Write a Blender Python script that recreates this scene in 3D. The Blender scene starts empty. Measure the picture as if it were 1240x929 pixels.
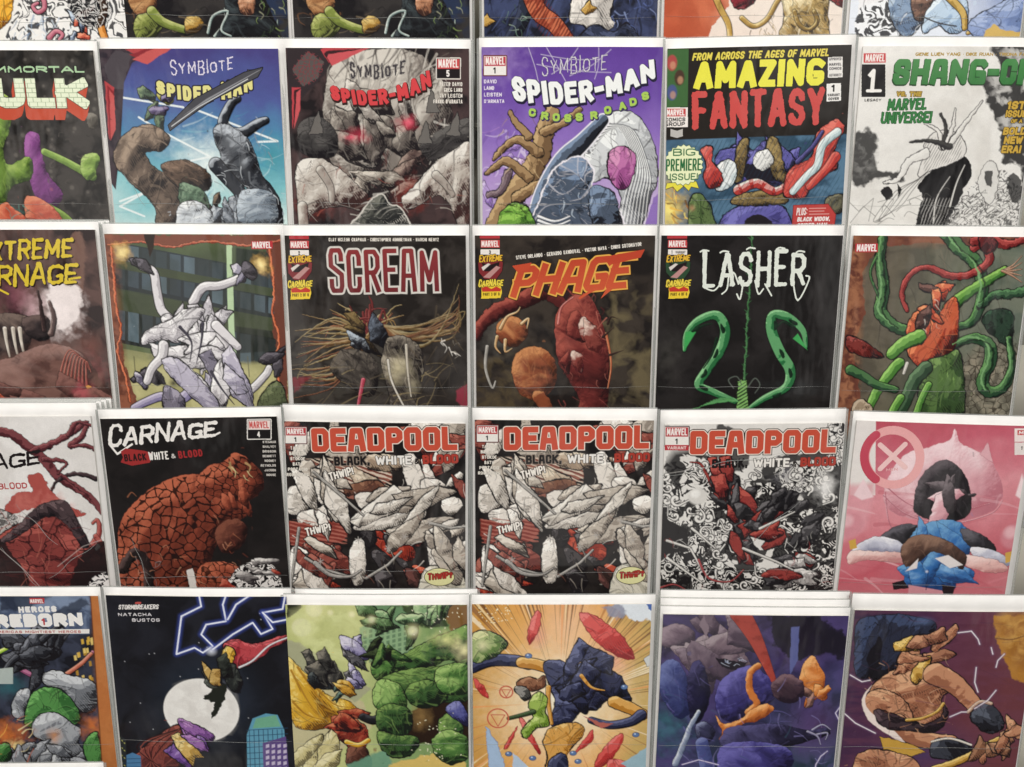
import bpy, math
import numpy as np
from mathutils import Matrix, Vector, Euler

S = bpy.context.scene
COL = S.collection
MM = 0.0008                       # one print unit (0.8 mm)
RACK_Z = 1.35                     # height of the middle of the display
CAM_D = 0.75

# ------------------------------------------------------------------ camera
cam_data = bpy.data.cameras.new("camera")
cam = bpy.data.objects.new("camera", cam_data)
COL.objects.link(cam)
cam.location = (0.0, -CAM_D, RACK_Z)
cam.rotation_euler = (math.radians(90), 0, 0)
cam_data.sensor_width = 36.0
cam_data.lens = 36.0 * CAM_D / (1240 * MM)
cam_data.clip_start = 0.01
cam_data.clip_end = 200.0
S.camera = cam

# ------------------------------------------------------------------ light: the room's soft overhead lighting, with added bright patches for gloss
world = bpy.data.worlds.new("World")
S.world = world
world.use_nodes = True
wn, wl = world.node_tree.nodes, world.node_tree.links
bg = wn["Background"]
tc = wn.new("ShaderNodeTexCoord")
sx = wn.new("ShaderNodeSeparateXYZ")
rp = wn.new("ShaderNodeValToRGB")
mp = wn.new("ShaderNodeMapRange")
mp.inputs[1].default_value = -1.0
wl.new(tc.outputs["Generated"], sx.inputs[0])
wl.new(sx.outputs["Z"], mp.inputs[0])
wl.new(mp.outputs[0], rp.inputs[0])
e = rp.color_ramp.elements
e[0].position = 0.0; e[0].color = (0.24, 0.225, 0.205, 1)
e[1].position = 1.0; e[1].color = (0.78, 0.77, 0.74, 1)
m_ = e.new(0.5); m_.color = (0.38, 0.365, 0.35, 1)
rn = wn.new("ShaderNodeTexNoise"); rn.inputs["Scale"].default_value = 2.6; rn.inputs["Detail"].default_value = 1.0
rr = wn.new("ShaderNodeMapRange"); rr.inputs[1].default_value = .55; rr.inputs[2].default_value = .64; rr.inputs[3].default_value = .36; rr.inputs[4].default_value = 3.4  # bright patches made up in the surroundings so the film picks up glare
vm = wn.new("ShaderNodeVectorMath"); vm.operation = 'SCALE'
wl.new(tc.outputs["Generated"], rn.inputs["Vector"]); wl.new(rn.outputs["Fac"], rr.inputs[0])
wl.new(rp.outputs[0], vm.inputs[0]); wl.new(rr.outputs[0], vm.inputs["Scale"]); wl.new(vm.outputs[0], bg.inputs["Color"])
bg.inputs["Strength"].default_value = WORLD_STRENGTH = 0.85

def area(name, loc, target, sxy, power, colr):
    d = bpy.data.lights.new(name, 'AREA')
    d.shape = 'RECTANGLE'; d.size, d.size_y = sxy
    d.energy = power; d.color = colr
    o = bpy.data.objects.new(name, d); COL.objects.link(o)
    o.location = loc
    o.rotation_euler = (Vector(target) - Vector(loc)).to_track_quat('-Z', 'Y').to_euler()
    return o
area("ceiling_lamp", (-0.7, -1.7, 2.75), (0.0, 0.0, RACK_Z), (1.2, 0.6), 28.5, (1.0, 0.965, 0.92))
area("ceiling_lamp", (0.95, -2.3, 2.75), (0.0, 0.0, RACK_Z), (1.2, 0.6), 32, (1.0, 0.975, 0.94))

S.view_settings.view_transform = 'Standard'
S.view_settings.look = 'None'
S.view_settings.exposure = 0.0
S.view_settings.gamma = 1.0
S.view_settings.use_curve_mapping = False
S.render.engine = 'CYCLES'
S.cycles.max_bounces = 6
S.cycles.transparent_max_bounces = 12
S.cycles.use_denoising = True

# ------------------------------------------------------------------ materials
def new_mat(name):
    m = bpy.data.materials.new(name); m.use_nodes = True
    return m, m.node_tree.nodes, m.node_tree.links, m.node_tree.nodes["Principled BSDF"]

def board_material(name, c0, c1, rough=0.5, scale=60.0):
    m, n, l, b = new_mat(name)
    t = n.new("ShaderNodeTexCoord"); no = n.new("ShaderNodeTexNoise"); no.inputs["Scale"].default_value = scale
    no.inputs["Detail"].default_value = 4
    r = n.new("ShaderNodeValToRGB")
    r.color_ramp.elements[0].position = .3; r.color_ramp.elements[0].color = (*c0, 1)
    r.color_ramp.elements[1].position = .7; r.color_ramp.elements[1].color = (*c1, 1)
    l.new(t.outputs["Object"], no.inputs["Vector"]); l.new(no.outputs["Fac"], r.inputs[0]); l.new(r.outputs[0], b.inputs["Base Color"])
    b.inputs["Roughness"].default_value = rough
    bp = n.new("ShaderNodeBump"); bp.inputs["Strength"].default_value = .06; bp.inputs["Distance"].default_value = .001
    l.new(no.outputs["Fac"], bp.inputs["Height"]); l.new(bp.outputs[0], b.inputs["Normal"])
    return m

def print_material():
    """Printed paper under tight clear film: ink colours from the print, a low wavy gloss from the film."""
    m, n, l, b = new_mat("printed_gloss_paper")
    a = n.new("ShaderNodeAttribute"); a.attribute_name = "Ink"
    t = n.new("ShaderNodeTexCoord")
    gr = n.new("ShaderNodeTexNoise"); gr.inputs["Scale"].default_value = 900; gr.inputs["Detail"].default_value = 2
    l.new(t.outputs["Object"], gr.inputs["Vector"])
    mr = n.new("ShaderNodeMapRange"); mr.inputs[3].default_value = .90; mr.inputs[4].default_value = 1.10
    l.new(gr.outputs["Fac"], mr.inputs[0])
    mx = n.new("ShaderNodeVectorMath"); mx.operation = 'SCALE'
    l.new(a.outputs["Color"], mx.inputs[0]); l.new(mr.outputs[0], mx.inputs["Scale"])
    l.new(mx.outputs[0], b.inputs["Base Color"])
    w = n.new("ShaderNodeTexNoise"); w.inputs["Scale"].default_value = 22; w.inputs["Detail"].default_value = 3
    mpn = n.new("ShaderNodeMapping"); mpn.inputs["Scale"].default_value = (1, 1, .45)
    oi = n.new("ShaderNodeObjectInfo")
    ad = n.new("ShaderNodeVectorMath"); ad.operation = 'ADD'
    l.new(t.outputs["Object"], mpn.inputs[0]); l.new(mpn.outputs[0], ad.inputs[0])
    l.new(oi.outputs["Random"], ad.inputs[1]); l.new(ad.outputs[0], w.inputs["Vector"])
    bp = n.new("ShaderNodeBump"); bp.inputs["Strength"].default_value = .5; bp.inputs["Distance"].default_value = .004
    l.new(w.outputs["Fac"], bp.inputs["Height"])
    b.inputs["Roughness"].default_value = .42
    b.inputs["Specular IOR Level"].default_value = .05
    b.inputs["Coat Weight"].default_value = .8
    b.inputs["Coat Roughness"].default_value = .07
    l.new(bp.outputs[0], b.inputs["Coat Normal"])
    return m

def film_material():
    m, n, l, b = new_mat("clear_film")
    out = n["Material Output"]
    tr = n.new("ShaderNodeBsdfTransparent"); tr.inputs[0].default_value = (.86, .87, .86, 1)
    b.inputs["Base Color"].default_value = (.62, .63, .61, 1)
    b.inputs["Roughness"].default_value = .16
    no = n.new("ShaderNodeTexNoise"); no.inputs["Scale"].default_value = 40
    t = n.new("ShaderNodeTexCoord"); l.new(t.outputs["Object"], no.inputs["Vector"])
    mr = n.new("ShaderNodeMapRange"); mr.inputs[3].default_value = .18; mr.inputs[4].default_value = .5
    l.new(no.outputs["Fac"], mr.inputs[0])
    mix = n.new("ShaderNodeMixShader"); l.new(mr.outputs[0], mix.inputs[0])
    l.new(tr.outputs[0], mix.inputs[1]); l.new(b.outputs[0], mix.inputs[2]); l.new(mix.outputs[0], out.inputs["Surface"])
    return m

M_BOARD = board_material("white_board", (.80, .785, .76), (.86, .845, .82))
M_PAPER = board_material("paper_edge", (.62, .60, .56), (.72, .70, .66), .7)
M_PRINT = print_material()
M_FILM = film_material()
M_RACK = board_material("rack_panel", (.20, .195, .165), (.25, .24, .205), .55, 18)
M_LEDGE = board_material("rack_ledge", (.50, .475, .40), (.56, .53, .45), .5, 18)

# ------------------------------------------------------------------ colour and noise
PRINT_GAIN = 1.05
def lin(h):
    if not isinstance(h, str): return np.asarray(h, np.float32)
    v = np.array([int(h[i:i + 2], 16) for i in (1, 3, 5)], np.float32) / 255
    return np.where(v <= .04045, v / 12.92, ((v + .055) / 1.055) ** 2.4).astype(np.float32)

_T = np.random.default_rng(7).random((256, 256)).astype(np.float32)
def vnoise(x, y, seed=0):
    x = x + seed * 17.31; y = y + seed * 9.77
    xi = np.floor(x).astype(np.int64); yi = np.floor(y).astype(np.int64)
    fx = (x - xi).astype(np.float32); fy = (y - yi).astype(np.float32)
    fx = fx * fx * (3 - 2 * fx); fy = fy * fy * (3 - 2 * fy)
    a = _T[xi & 255, yi & 255]; b = _T[(xi + 1) & 255, yi & 255]
    c = _T[xi & 255, (yi + 1) & 255]; d = _T[(xi + 1) & 255, (yi + 1) & 255]
    return (a * (1 - fx) + b * fx) * (1 - fy) + (c * (1 - fx) + d * fx) * fy
def fbm(x, y, seed=0, o=4):
    r = 0; a = .5; s = 0
    for i in range(o):
        r = r + a * vnoise(x, y, seed + i * 3); s += a
        x = x * 2.03; y = y * 2.03; a *= .5
    return r / s

def smooth_path(p, closed=False, k=4):
    p = np.asarray(p, float); n = len(p)
    if n < 3: return p
    out = []
    rng = range(n) if closed else range(n - 1)
    for i in rng:
        if closed: a, b, c, d = p[i - 1], p[i], p[(i + 1) % n], p[(i + 2) % n]
        else: a, b, c, d = p[max(i - 1, 0)], p[i], p[i + 1], p[min(i + 2, n - 1)]
        for j in range(k):
            t = j / k
            out.append(.5 * ((2 * b) + (-a + c) * t + (2 * a - 5 * b + 4 * c - d) * t * t + (-a + 3 * b - 3 * c + d) * t ** 3))
    if not closed: out.append(p[-1])
    return np.array(out)

def poly_sdf(X, Y, P):
    """Signed distance, positive inside."""
    d = np.full(X.shape, 1e9, np.float32); ins = np.zeros(X.shape, bool)
    n = len(P)
    for i in range(n):
        ax, ay = P[i]; bx, by = P[(i + 1) % n]
        ex, ey = bx - ax, by - ay; L = ex * ex + ey * ey
        if L < 1e-9: continue
        wx = X - ax; wy = Y - ay
        t = np.clip((wx * ex + wy * ey) / L, 0, 1)
        d = np.minimum(d, (wx - ex * t) ** 2 + (wy - ey * t) ** 2)
        if ay != by:
            c = ((ay > Y) != (by > Y)) & (X < ex * (Y - ay) / (by - ay) + ax)
            ins ^= c
    d = np.sqrt(d)
    return np.where(ins, d, -d)

# ------------------------------------------------------------------ the printed picture of one cover
class Art:
    """Ink of one cover on a fine grid of points.  Points are given in the photograph's scale and turned into the cover's own units by q()."""
    W, H = 220.0, 332.0
    def __init__(s, q, fine=(0, 236), step=.8):
        s.q = q
        s.xs = np.arange(0, s.W + .01, step, dtype=np.float32); s.xs *= s.W / s.xs[-1]
        f0, f1 = fine
        ys = [np.arange(f0, f1, step)]
        if f0 > 0: ys.insert(0, np.arange(0, f0, 5.0))
        ys.append(np.arange(f1, s.H, 4.0)); ys.append([s.H])
        s.ys = np.concatenate(ys).astype(np.float32)
        s.X, s.Y = np.meshgrid(s.xs, s.ys)
        s.C = np.ones(s.X.shape + (3,), np.float32) * .8
        s.rng = np.random.default_rng(5); s.style = 0      # 0 painted, 1 flat inked colour, 2 soft airbrush
    def pts(s, p): return np.array([s.q(*a) for a in p], float)
    def win(s, P, m):
        lo = P.min(0) - m; hi = P.max(0) + m
        x0, x1 = np.searchsorted(s.xs, [lo[0], hi[0]]); y0, y1 = np.searchsorted(s.ys, [lo[1], hi[1]])
        if x1 - x0 < 2 or y1 - y0 < 2: return None
        return slice(y0, y1), slice(x0, x1)
    def put(s, w, col, a):
        col = lin(col) if isinstance(col, str) else col
        s.C[w] += (col - s.C[w]) * a[..., None]
    # --- grounds
    def fill(s, c): s.C[:] = lin(c)
    def grad(s, p0, p1, stops, a=1.0, noise=0):
        (x0, y0), (x1, y1) = s.q(*p0), s.q(*p1)
        t = ((s.X - x0) * (x1 - x0) + (s.Y - y0) * (y1 - y0)) / ((x1 - x0) ** 2 + (y1 - y0) ** 2)
        if noise: t = t + noise * (fbm(s.X / 30, s.Y / 30, 3) - .5) * 2
        t = np.clip(t, 0, 1); k = np.linspace(0, 1, len(stops)); L = np.array([lin(c) for c in stops])
        c = np.stack([np.interp(t, k, L[:, i]) for i in range(3)], -1).astype(np.float32)
        s.C += (c - s.C) * a
    def glow(s, c, r, col, a=1.0, ry=None, rough=0):
        x, y = s.q(*c); ry = ry or r
        w = s.win(np.array([[x - r, y - ry], [x + r, y + ry]]), 4)
        if not w: return
        X, Y = s.X[w], s.Y[w]
        d = np.sqrt(((X - x) / r) ** 2 + ((Y - y) / ry) ** 2)
        if rough: d = d + rough * (fbm(X / 7, Y / 7, 4) - .5) * 2
        s.put(w, col, np.clip(1 - d, 0, 1) ** 1.3 * a)
    def cloud(s, c0, c1, scale=25, seed=1, a=1.0, lo=.35, hi=.65, sy=1.0, warp=1.5, box=None):
        X, Y = s.X / scale, s.Y / scale * sy
        if warp: X = X + warp * fbm(X * .8, Y * .8, seed + 20, 3); Y = Y + warp * fbm(X * .8 + 5, Y * .8, seed + 31, 3)
        t = np.clip((fbm(X, Y, seed) - lo) / (hi - lo), 0, 1)
        m = np.ones_like(t)
        if box is not None:
            P = s.pts(box); m = np.clip(poly_sdf(s.X, s.Y, smooth_path(P, True)) / 12 + .3, 0, 1)
        if c0: s.put((slice(None), slice(None)), c0, (1 - t) * a * m)
        if c1: s.put((slice(None), slice(None)), c1, t * a * m)
    # --- shapes
    def poly(s, p, col, a=1.0, soft=.7, rough=0, rs=6, sm=False, ink=0, inkc='#15131a', seed=2, clip=None):
        P = s.pts(p)
        if sm: P = smooth_path(P, True)
        w = s.win(P, 3 + soft + rough + ink)
        if not w: return
        X, Y = s.X[w], s.Y[w]
        if rough:
            X, Y = X + rough * 2 * (fbm(X / rs, Y / rs, seed) - .5), Y + rough * 2 * (fbm(X / rs, Y / rs, seed + 9) - .5)
        d = poly_sdf(X, Y, P)
        if ink: s.put(w, inkc, np.clip((d + ink) / .8 + .5, 0, 1) * a)
        s.put(w, col, np.clip(d / soft + .5, 0, 1) * a)
    def ell(s, c, rx, ry, col, rot=0, a=1.0, soft=.8, ink=0, inkc='#15131a', arc=None, ring=0):
        x, y = s.q(*c); r = max(rx, ry)
        w = s.win(np.array([[x - r, y - r], [x + r, y + r]]), 3 + soft + ink)
        if not w: return
        ca, sa = math.cos(rot), math.sin(rot)
        X, Y = s.X[w] - x, s.Y[w] - y
        u, v = X * ca + Y * sa, -X * sa + Y * ca
        k = np.sqrt((u / rx) ** 2 + (v / ry) ** 2) + 1e-6
        d = (1 - k) * np.sqrt(u * u + v * v + .01) / k * 1.0
        d = np.where(k < .3, min(rx, ry) * .7, d)
        if ring: d = ring / 2 - np.abs(d + ring / 2 - ring)
        if ink: s.put(w, inkc, np.clip(d + ink + .5, 0, 1) * a)
        s.put(w, col, np.clip(d / soft + .5, 0, 1) * a)
    def blob(s, p, cols, R=12, tex=.4, ts=8, ink=.9, inkc='#161317', light=(-.45, -.7), sm=True, rough=1.7, seed=2, a=1.0, stretch=1.0, post=.35, det=1.0):
        """A painted rounded mass: dark, middle and light inks by how its relief meets the picture's own light."""
        P = s.pts(p)
        if sm: P = smooth_path(P, True)
        w = s.win(P, 3 + rough + ink)
        if not w: return
        X0, Y0 = s.X[w], s.Y[w]
        X, Y = X0 + rough * 2 * (fbm(X0 / 6, Y0 / 6, seed) - .5), Y0 + rough * 2 * (fbm(X0 / 6, Y0 / 6, seed + 9) - .5)
        d = poly_sdf(X, Y, P)
        t = np.clip(d / R, 0, 1); h = R * (1 - (1 - t) ** 2) * (.34, .16, .30)[s.style]
        ca, sa = math.cos(seed * 1.7 + len(P)), math.sin(seed * 1.7 + len(P))
        u, v = (X0 * ca + Y0 * sa) / (ts * 1.1), (-X0 * sa + Y0 * ca) / (ts * 3.0) * stretch
        wu = u + 1.1 * fbm(u * .7, v * .7, seed + 3, 2); wv = v + 1.1 * fbm(u * .7 + 4, v * .7, seed + 8, 2)
        n = fbm(wu, wv, seed + 5, 3)
        gy, gx = np.gradient(h, s.ys[w[0]], s.xs[w[1]])
        lz = .7; il = 1 / math.sqrt(light[0] ** 2 + light[1] ** 2 + lz ** 2)
        lam = np.clip((-gx * light[0] - gy * light[1] + lz) * il / np.sqrt(1 + gx * gx + gy * gy), 0, 1)
        sp = np.ptp(P, axis=0); gl = ((X0 - P[:, 0].mean()) * light[0] + (Y0 - P[:, 1].mean()) * light[1]) / (.5 * math.hypot(*sp) * math.hypot(*light) + 1e-6)
        lam = np.clip((lam - .62) * 1.25 + (.47, .56, .5)[s.style] + (.34, .26, .42)[s.style] * gl + (n - .5) * (1.0 + .8 * tex) * (.9, .75, .6)[s.style], 0, 1)
        lam0 = lam
        if post:
            q = np.clip(lam, 0, .999) * 5; q = (np.floor(q) + np.clip((q % 1 - .5) * 3 + .5, 0, 1)) / 5
            if s.style == 0: lam = lam * .35 + q * .65
            elif s.style == 1:
                k3 = lam * 3; lam = np.clip((np.floor(k3) + np.clip((k3 % 1 - .5) * 9 + .5, 0, 1)) / 3, 0, 1)
        cr = np.abs((fbm(wu * 1.3 + 9, wv * 1.1, seed + 15, 2) * 5.5) % 1 - .5) * 2
        crease = np.clip((.10 + .12 * tex - (1 - cr)) * 9, 0, 1) * np.clip(fbm(X0 / 9, Y0 / 9, seed + 21, 2) * 2.6 - .9, 0, 1)
        c0, c1, c2 = (lin(c) for c in cols)
        k = lam[..., None]
        c = np.where(k < .55, c0 + (c1 - c0) * (k / .55), c1 + (c2 - c1) * np.clip((k - .55) / .42, 0, 1))
        c = c + (lin(inkc) * .6 + c0 * .4 - c) * (crease * (.75, .9, .25)[s.style])[..., None]
        if ink and s.style < 2:
            fa = math.atan2(light[1], light[0]) + (seed % 5 - 2) * .22
            fu = (-X0 * math.sin(fa) + Y0 * math.cos(fa)) + 2.5 * fbm(X0 / 11, Y0 / 11, seed + 30, 2)
            fw = np.clip((.40 - lam0) / .28, 0, 1.25); sh = np.clip((fw * 1.15 - np.abs((fu / 2.7) % 1 - .5) * 2.7) / .55 + .3, 0, 1) * np.clip(fw * 4, 0, 1)
            c = c + (lin(inkc) * .8 + c0 * .2 - c) * (sh * .8)[..., None]
        if ink: s.put(w, inkc, np.clip((d + ink * (1, 1.5, .5)[s.style] * (.5 + 1.2 * vnoise(X0 / 8, Y0 / 8, seed))) + .5, 0, 1) * a)
        m = np.clip(d / .8 + .5, 0, 1) * a
        s.C[w] += (c - s.C[w]) * m[..., None]
        if ink and R > 5 and s.style < 2:
            ar = abs(np.sum(P[:, 0] * np.roll(P[:, 1], -1) - P[:, 1] * np.roll(P[:, 0], -1))) / 2; keep = s.C[w].copy(); qq = s.q; s.q = lambda x, y: (x, y); r = np.random.default_rng(int(ar) + 3 * seed); cen = P.mean(0)
            for i in range(int(min(16, ar / 150))):
                a_ = P[r.integers(len(P))]; b_ = cen + r.normal(0, .22, 2) * np.ptp(P, axis=0); f_ = r.uniform(.35, .8); e_ = a_ + (b_ - a_) * f_
                nrm = np.array([-(e_ - a_)[1], (e_ - a_)[0]]) * r.normal(0, .16); m_ = (a_ + e_) / 2 + nrm; wd = r.uniform(.6, 1.5)
                s.tube([a_, m_, e_], wd, .15, (lin(inkc) * .75 + lin(cols[0]) * .25,) * 3, 0, a=.6)
                o_ = np.array([-light[0], -light[1]]) * -1.6 * wd
                s.tube([a_ + o_, m_ + o_, e_ + o_ * .4], wd * .7, .1, (lin(cols[2]),) * 3, 0, a=.22)
            s.q = qq; s.C[w] = keep + (s.C[w] - keep) * m[..., None]
        area = abs(np.sum(P[:, 0] * np.roll(P[:, 1], -1) - P[:, 1] * np.roll(P[:, 0], -1))) / 2
        nd = int(min(90, area / (55, 150, 70)[s.style] * det))
        if area > 130 and nd:
            keep = s.C[w].copy(); r = np.random.default_rng(int(area) + seed)
            Q = P - P.mean(0); ev, evec = np.linalg.eigh(Q.T @ Q); ax = evec[:, 1]; an0 = math.atan2(ax[1], ax[0])
            lo, hi = P.min(0), P.max(0); sz = math.sqrt(area)
            dm, mm, lm = (lin(k) for k in cols); pal = [dm, dm * .6 + mm * .4, mm, mm * .5 + lm * .5, lm, lin(inkc) * .7 + dm * .3]
            qq = s.q; s.q = lambda x, y: (x, y)
            for i in range(nd):
                x, y = r.uniform(lo[0], hi[0]), r.uniform(lo[1], hi[1])
                # lighter strokes towards the lit side of the picture, darker away from it
                side = ((x - P[:, 0].mean()) * light[0] + (y - P[:, 1].mean()) * light[1]) / sz
                k = int(np.clip(round(2.2 + 2.2 * side + r.normal(0, 1.1)), 0, 4)) if r.random() > .14 else 5
                an = an0 + r.normal(0, .55); L = r.uniform(.08, .26) * min(sz, 46); wd = r.uniform(.8, 2.6) if k < 4 else r.uniform(.5, 1.1)
                dx, dy = math.cos(an) * L, math.sin(an) * L; cv = r.normal(0, .22)
                s.tube([(x - dx, y - dy), (x - dy * cv, y + dx * cv), (x + dx, y + dy)], wd, wd * .25, (pal[k],) * 3, 0, a=r.uniform(.25, .6) * (1, 1, .55)[s.style])
            s.q = qq
            s.C[w] = keep + (s.C[w] - keep) * m[..., None]
    def tube(s, p, w0, w1, cols, ink=.8, inkc='#141214', sm=True, a=1.0, ring=0, wob=0, seed=3, mid=None):
        P = s.pts(p)
        if sm: P = smooth_path(P, False, 5)
        w = s.win(P, max(w0, w1, mid or 0) + 3)
        if not w: return
        X, Y = s.X[w], s.Y[w]
        if wob: X, Y = X + wob * 2 * (fbm(X / 5, Y / 5, seed) - .5), Y + wob * 2 * (fbm(X / 5, Y / 5, seed + 9) - .5)
        n = len(P) - 1; best = np.full(X.shape, -1e9, np.float32); side = np.zeros(X.shape, np.float32); along = np.zeros(X.shape, np.float32)
        for i in range(n):
            ax, ay = P[i]; ex, ey = P[i + 1] - P[i]; L = ex * ex + ey * ey
            if L < 1e-9: continue
            wx, wy = X - ax, Y - ay
            t = np.clip((wx * ex + wy * ey) / L, 0, 1)
            dd = np.sqrt((wx - ex * t) ** 2 + (wy - ey * t) ** 2)
            f = (i + t) / n
            r = w0 + (w1 - w0) * f
            if mid is not None: r = r + (mid - (w0 + w1) / 2) * 4 * f * (1 - f)
            v = r - dd
            sg = ((wx - ex * t) * -.54 + (wy - ey * t) * -.84) / np.maximum(r, .3)
            m = v > best
            best = np.where(m, v, best); side = np.where(m, sg, side); along = np.where(m, f, along)
        lam = np.clip(.5 + .5 * side, 0, 1)
        if ring: lam = np.clip(lam - .25 * (np.sin(along * ring * 6.28) > .6), 0, 1)
        lam = np.clip((lam - .5) * (1.25, 1.0, 1.25)[s.style] + (.46, .56, .46)[s.style] + (.55, .3, .4)[s.style] * (fbm(X / 7, Y / 7, seed + 2, 3) - .5), 0, .999)
        pq = lam * 4; lam = (lam * .4 + .6 * (np.floor(pq) + np.clip((pq % 1 - .5) * 3 + .5, 0, 1)) / 4)[..., None] if s.style != 1 else ((np.floor(lam * 3) + np.clip((lam * 3 % 1 - .5) * 9 + .5, 0, 1)) / 3)[..., None]
        ink = ink * ((1, 1.35, .7)[s.style] if max(w0, w1) > 2 else 1)
        c0, c1, c2 = (lin(c) for c in cols)
        c = np.where(lam < .55, c0 + (c1 - c0) * (lam / .55), c1 + (c2 - c1) * np.clip((lam - .55) / .35, 0, 1))
        if ink: s.put(w, inkc, np.clip(best + ink + .5, 0, 1) * a)
        m = np.clip(best / .8 + .5, 0, 1) * a
        s.C[w] += (c - s.C[w]) * m[..., None]
    def line(s, p, wd, col, a=1.0, sm=False, taper=False):
        s.tube(p, wd / 2, 0 if taper else wd / 2, (col, col, col), 0, sm=sm, a=a)
    def bolt(s, p, wd=1.6, core='#eef2ff', halo='#4a63c8', hr=6):
        P = s.pts(p); w = s.win(P, hr + 3)
        if not w: return
        X, Y = s.X[w], s.Y[w]; d = np.full(X.shape, 1e9, np.float32)
        for i in range(len(P) - 1):
            ax, ay = P[i]; ex, ey = P[i + 1] - P[i]; L = ex * ex + ey * ey + 1e-9
            t = np.clip(((X - ax) * ex + (Y - ay) * ey) / L, 0, 1)
            d = np.minimum(d, np.hypot(X - ax - ex * t, Y - ay - ey * t))
        s.put(w, halo, np.clip(1 - d / hr, 0, 1) ** 1.5 * .85)
        s.put(w, core, np.clip((wd / 2 - d) / .8 + .5, 0, 1))
    def daub(s, n, box, pal, ln=(8, 18), wd=(1, 3), ang=0, av=.6, a=.8, seed=1, curve=4):
        r = np.random.default_rng(seed); P0 = np.asarray(box, float)
        x0, y0 = P0.min(0); x1, y1 = P0.max(0)
        for i in range(n):
            x, y = r.uniform(x0, x1), r.uniform(y0, y1)
            an = ang + r.normal(0, av); L = r.uniform(*ln) / 2
            dx, dy = math.cos(an) * L, math.sin(an) * L; cv = r.normal(0, curve)
            wv = r.uniform(*wd) / 2
            c = pal[r.integers(len(pal))]
            s.tube([(x - dx, y - dy), (x - dy / L * cv * .5, y + dx / L * cv * .5), (x + dx, y + dy)], wv, wv * .3, (c, c, c), 0, a=a * r.uniform(.6, 1))
    def shards(s, n, box, pals, size=(12, 30), seed=1, ink=.9, tex=.35, R=8, elong=1.8, inkc='#161317', ang=None):
        r = np.random.default_rng(seed); P0 = np.asarray(box, float)
        x0, y0 = P0.min(0); x1, y1 = P0.max(0)
        for i in range(n):
            cx, cy = r.uniform(x0, x1), r.uniform(y0, y1); sz = r.uniform(*size) / 2
            a0 = r.uniform(0, 6.28) if ang is None else ang + r.normal(0, .35); k = r.integers(5, 9); ps = []
            for j in range(k):
                t = 6.2832 * (j + r.uniform(-.25, .25)) / k; rr = sz * r.uniform(.5, 1.35)
                u, v = rr * math.cos(t) * elong, rr * math.sin(t) / elong ** .5
                ps.append((cx + u * math.cos(a0) - v * math.sin(a0), cy + u * math.sin(a0) + v * math.cos(a0)))
            s.blob(ps, pals[r.integers(len(pals))], R=R, tex=tex, ts=7, ink=ink, seed=seed * 13 + i, inkc=inkc, sm=bool(r.random() < .45))
    def rays(s, c, n, pal, r0=20, r1=240, seed=1, a=.9, w=(.5, 3), a0=0, a1=6.283):
        x, y = s.q(*c); r = np.random.default_rng(seed)
        dx, dy = s.X - x, s.Y - y; R = np.hypot(dx, dy); T = np.arctan2(dy, dx)
        for i in range(n):
            t0 = r.uniform(a0, a1); wd = r.uniform(*w) / 100; st = r0 * r.uniform(.7, 2.6)
            dt = np.abs((T - t0 + np.pi) % (2 * np.pi) - np.pi)
            m = np.clip((wd * np.clip((R - st) / (r1 - st), 0, 1) - dt) * R + .5, 0, 1) * np.clip((R - st) / 15, 0, 1) * a
            s.put((slice(None), slice(None)), pal[r.integers(len(pal))], m)
    def cracks(s, p, col, scale=10, wd=.09, a=.9, seed=1, sx=1.0):
        """Vein pattern (cell borders) inside an outline."""
        P = smooth_path(s.pts(p), True); w = s.win(P, 2)
        if not w: return
        X0, Y0 = s.X[w], s.Y[w]
        X = X0 / scale * sx + .35 * fbm(X0 / 8, Y0 / 8, seed); Y = Y0 / scale + .35 * fbm(X0 / 8, Y0 / 8, seed + 4)
        xi, yi = np.floor(X).astype(int), np.floor(Y).astype(int)
        f1 = np.full(X.shape, 9., np.float32); f2 = f1.copy()
        for i in (-1, 0, 1):
            for j in (-1, 0, 1):
                cx, cy = xi + i, yi + j
                px = cx + _T[(cx * 7 + seed) & 255, (cy * 13) & 255]; py = cy + _T[(cx * 11) & 255, (cy * 5 + seed) & 255]
                d = np.hypot(X - px, Y - py)
                f2 = np.where(d < f1, f1, np.minimum(f2, d)); f1 = np.minimum(f1, d)
        e = f2 - f1
        m = np.clip((wd * (.6 + .8 * fbm(X0 / 9, Y0 / 9, seed + 2)) - e) / .06 + .5, 0, 1)
        s.put(w, col, m * a * np.clip(poly_sdf(X0, Y0, P) / .8 + .5, 0, 1))
    def inkswirl(s, p, dark, lt, scale=18, k=5.0, seed=1, a=1.0, bias=0.0, soft=.12):
        P = smooth_path(s.pts(p), True); w = s.win(P, 2)
        if not w: return
        X0, Y0 = s.X[w], s.Y[w]; X, Y = X0 / scale, Y0 / scale
        u = X + 1.6 * fbm(X, Y, seed, 2); v = Y + 1.6 * fbm(X + 7, Y + 3, seed + 5, 2)
        n = fbm(u, v, seed + 9, 3)
        t = np.clip((np.sin(n * k * 6.283) + bias) / soft * .5 + .5, 0, 1)[..., None]
        c = lin(dark) + (lin(lt) - lin(dark)) * t
        m = np.clip(poly_sdf(X0 + 5 * (fbm(X0 / 6, Y0 / 6, seed) - .5), Y0, P) / 1.2 + .5, 0, 1) * a
        s.C[w] += (c - s.C[w]) * m[..., None]
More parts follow.
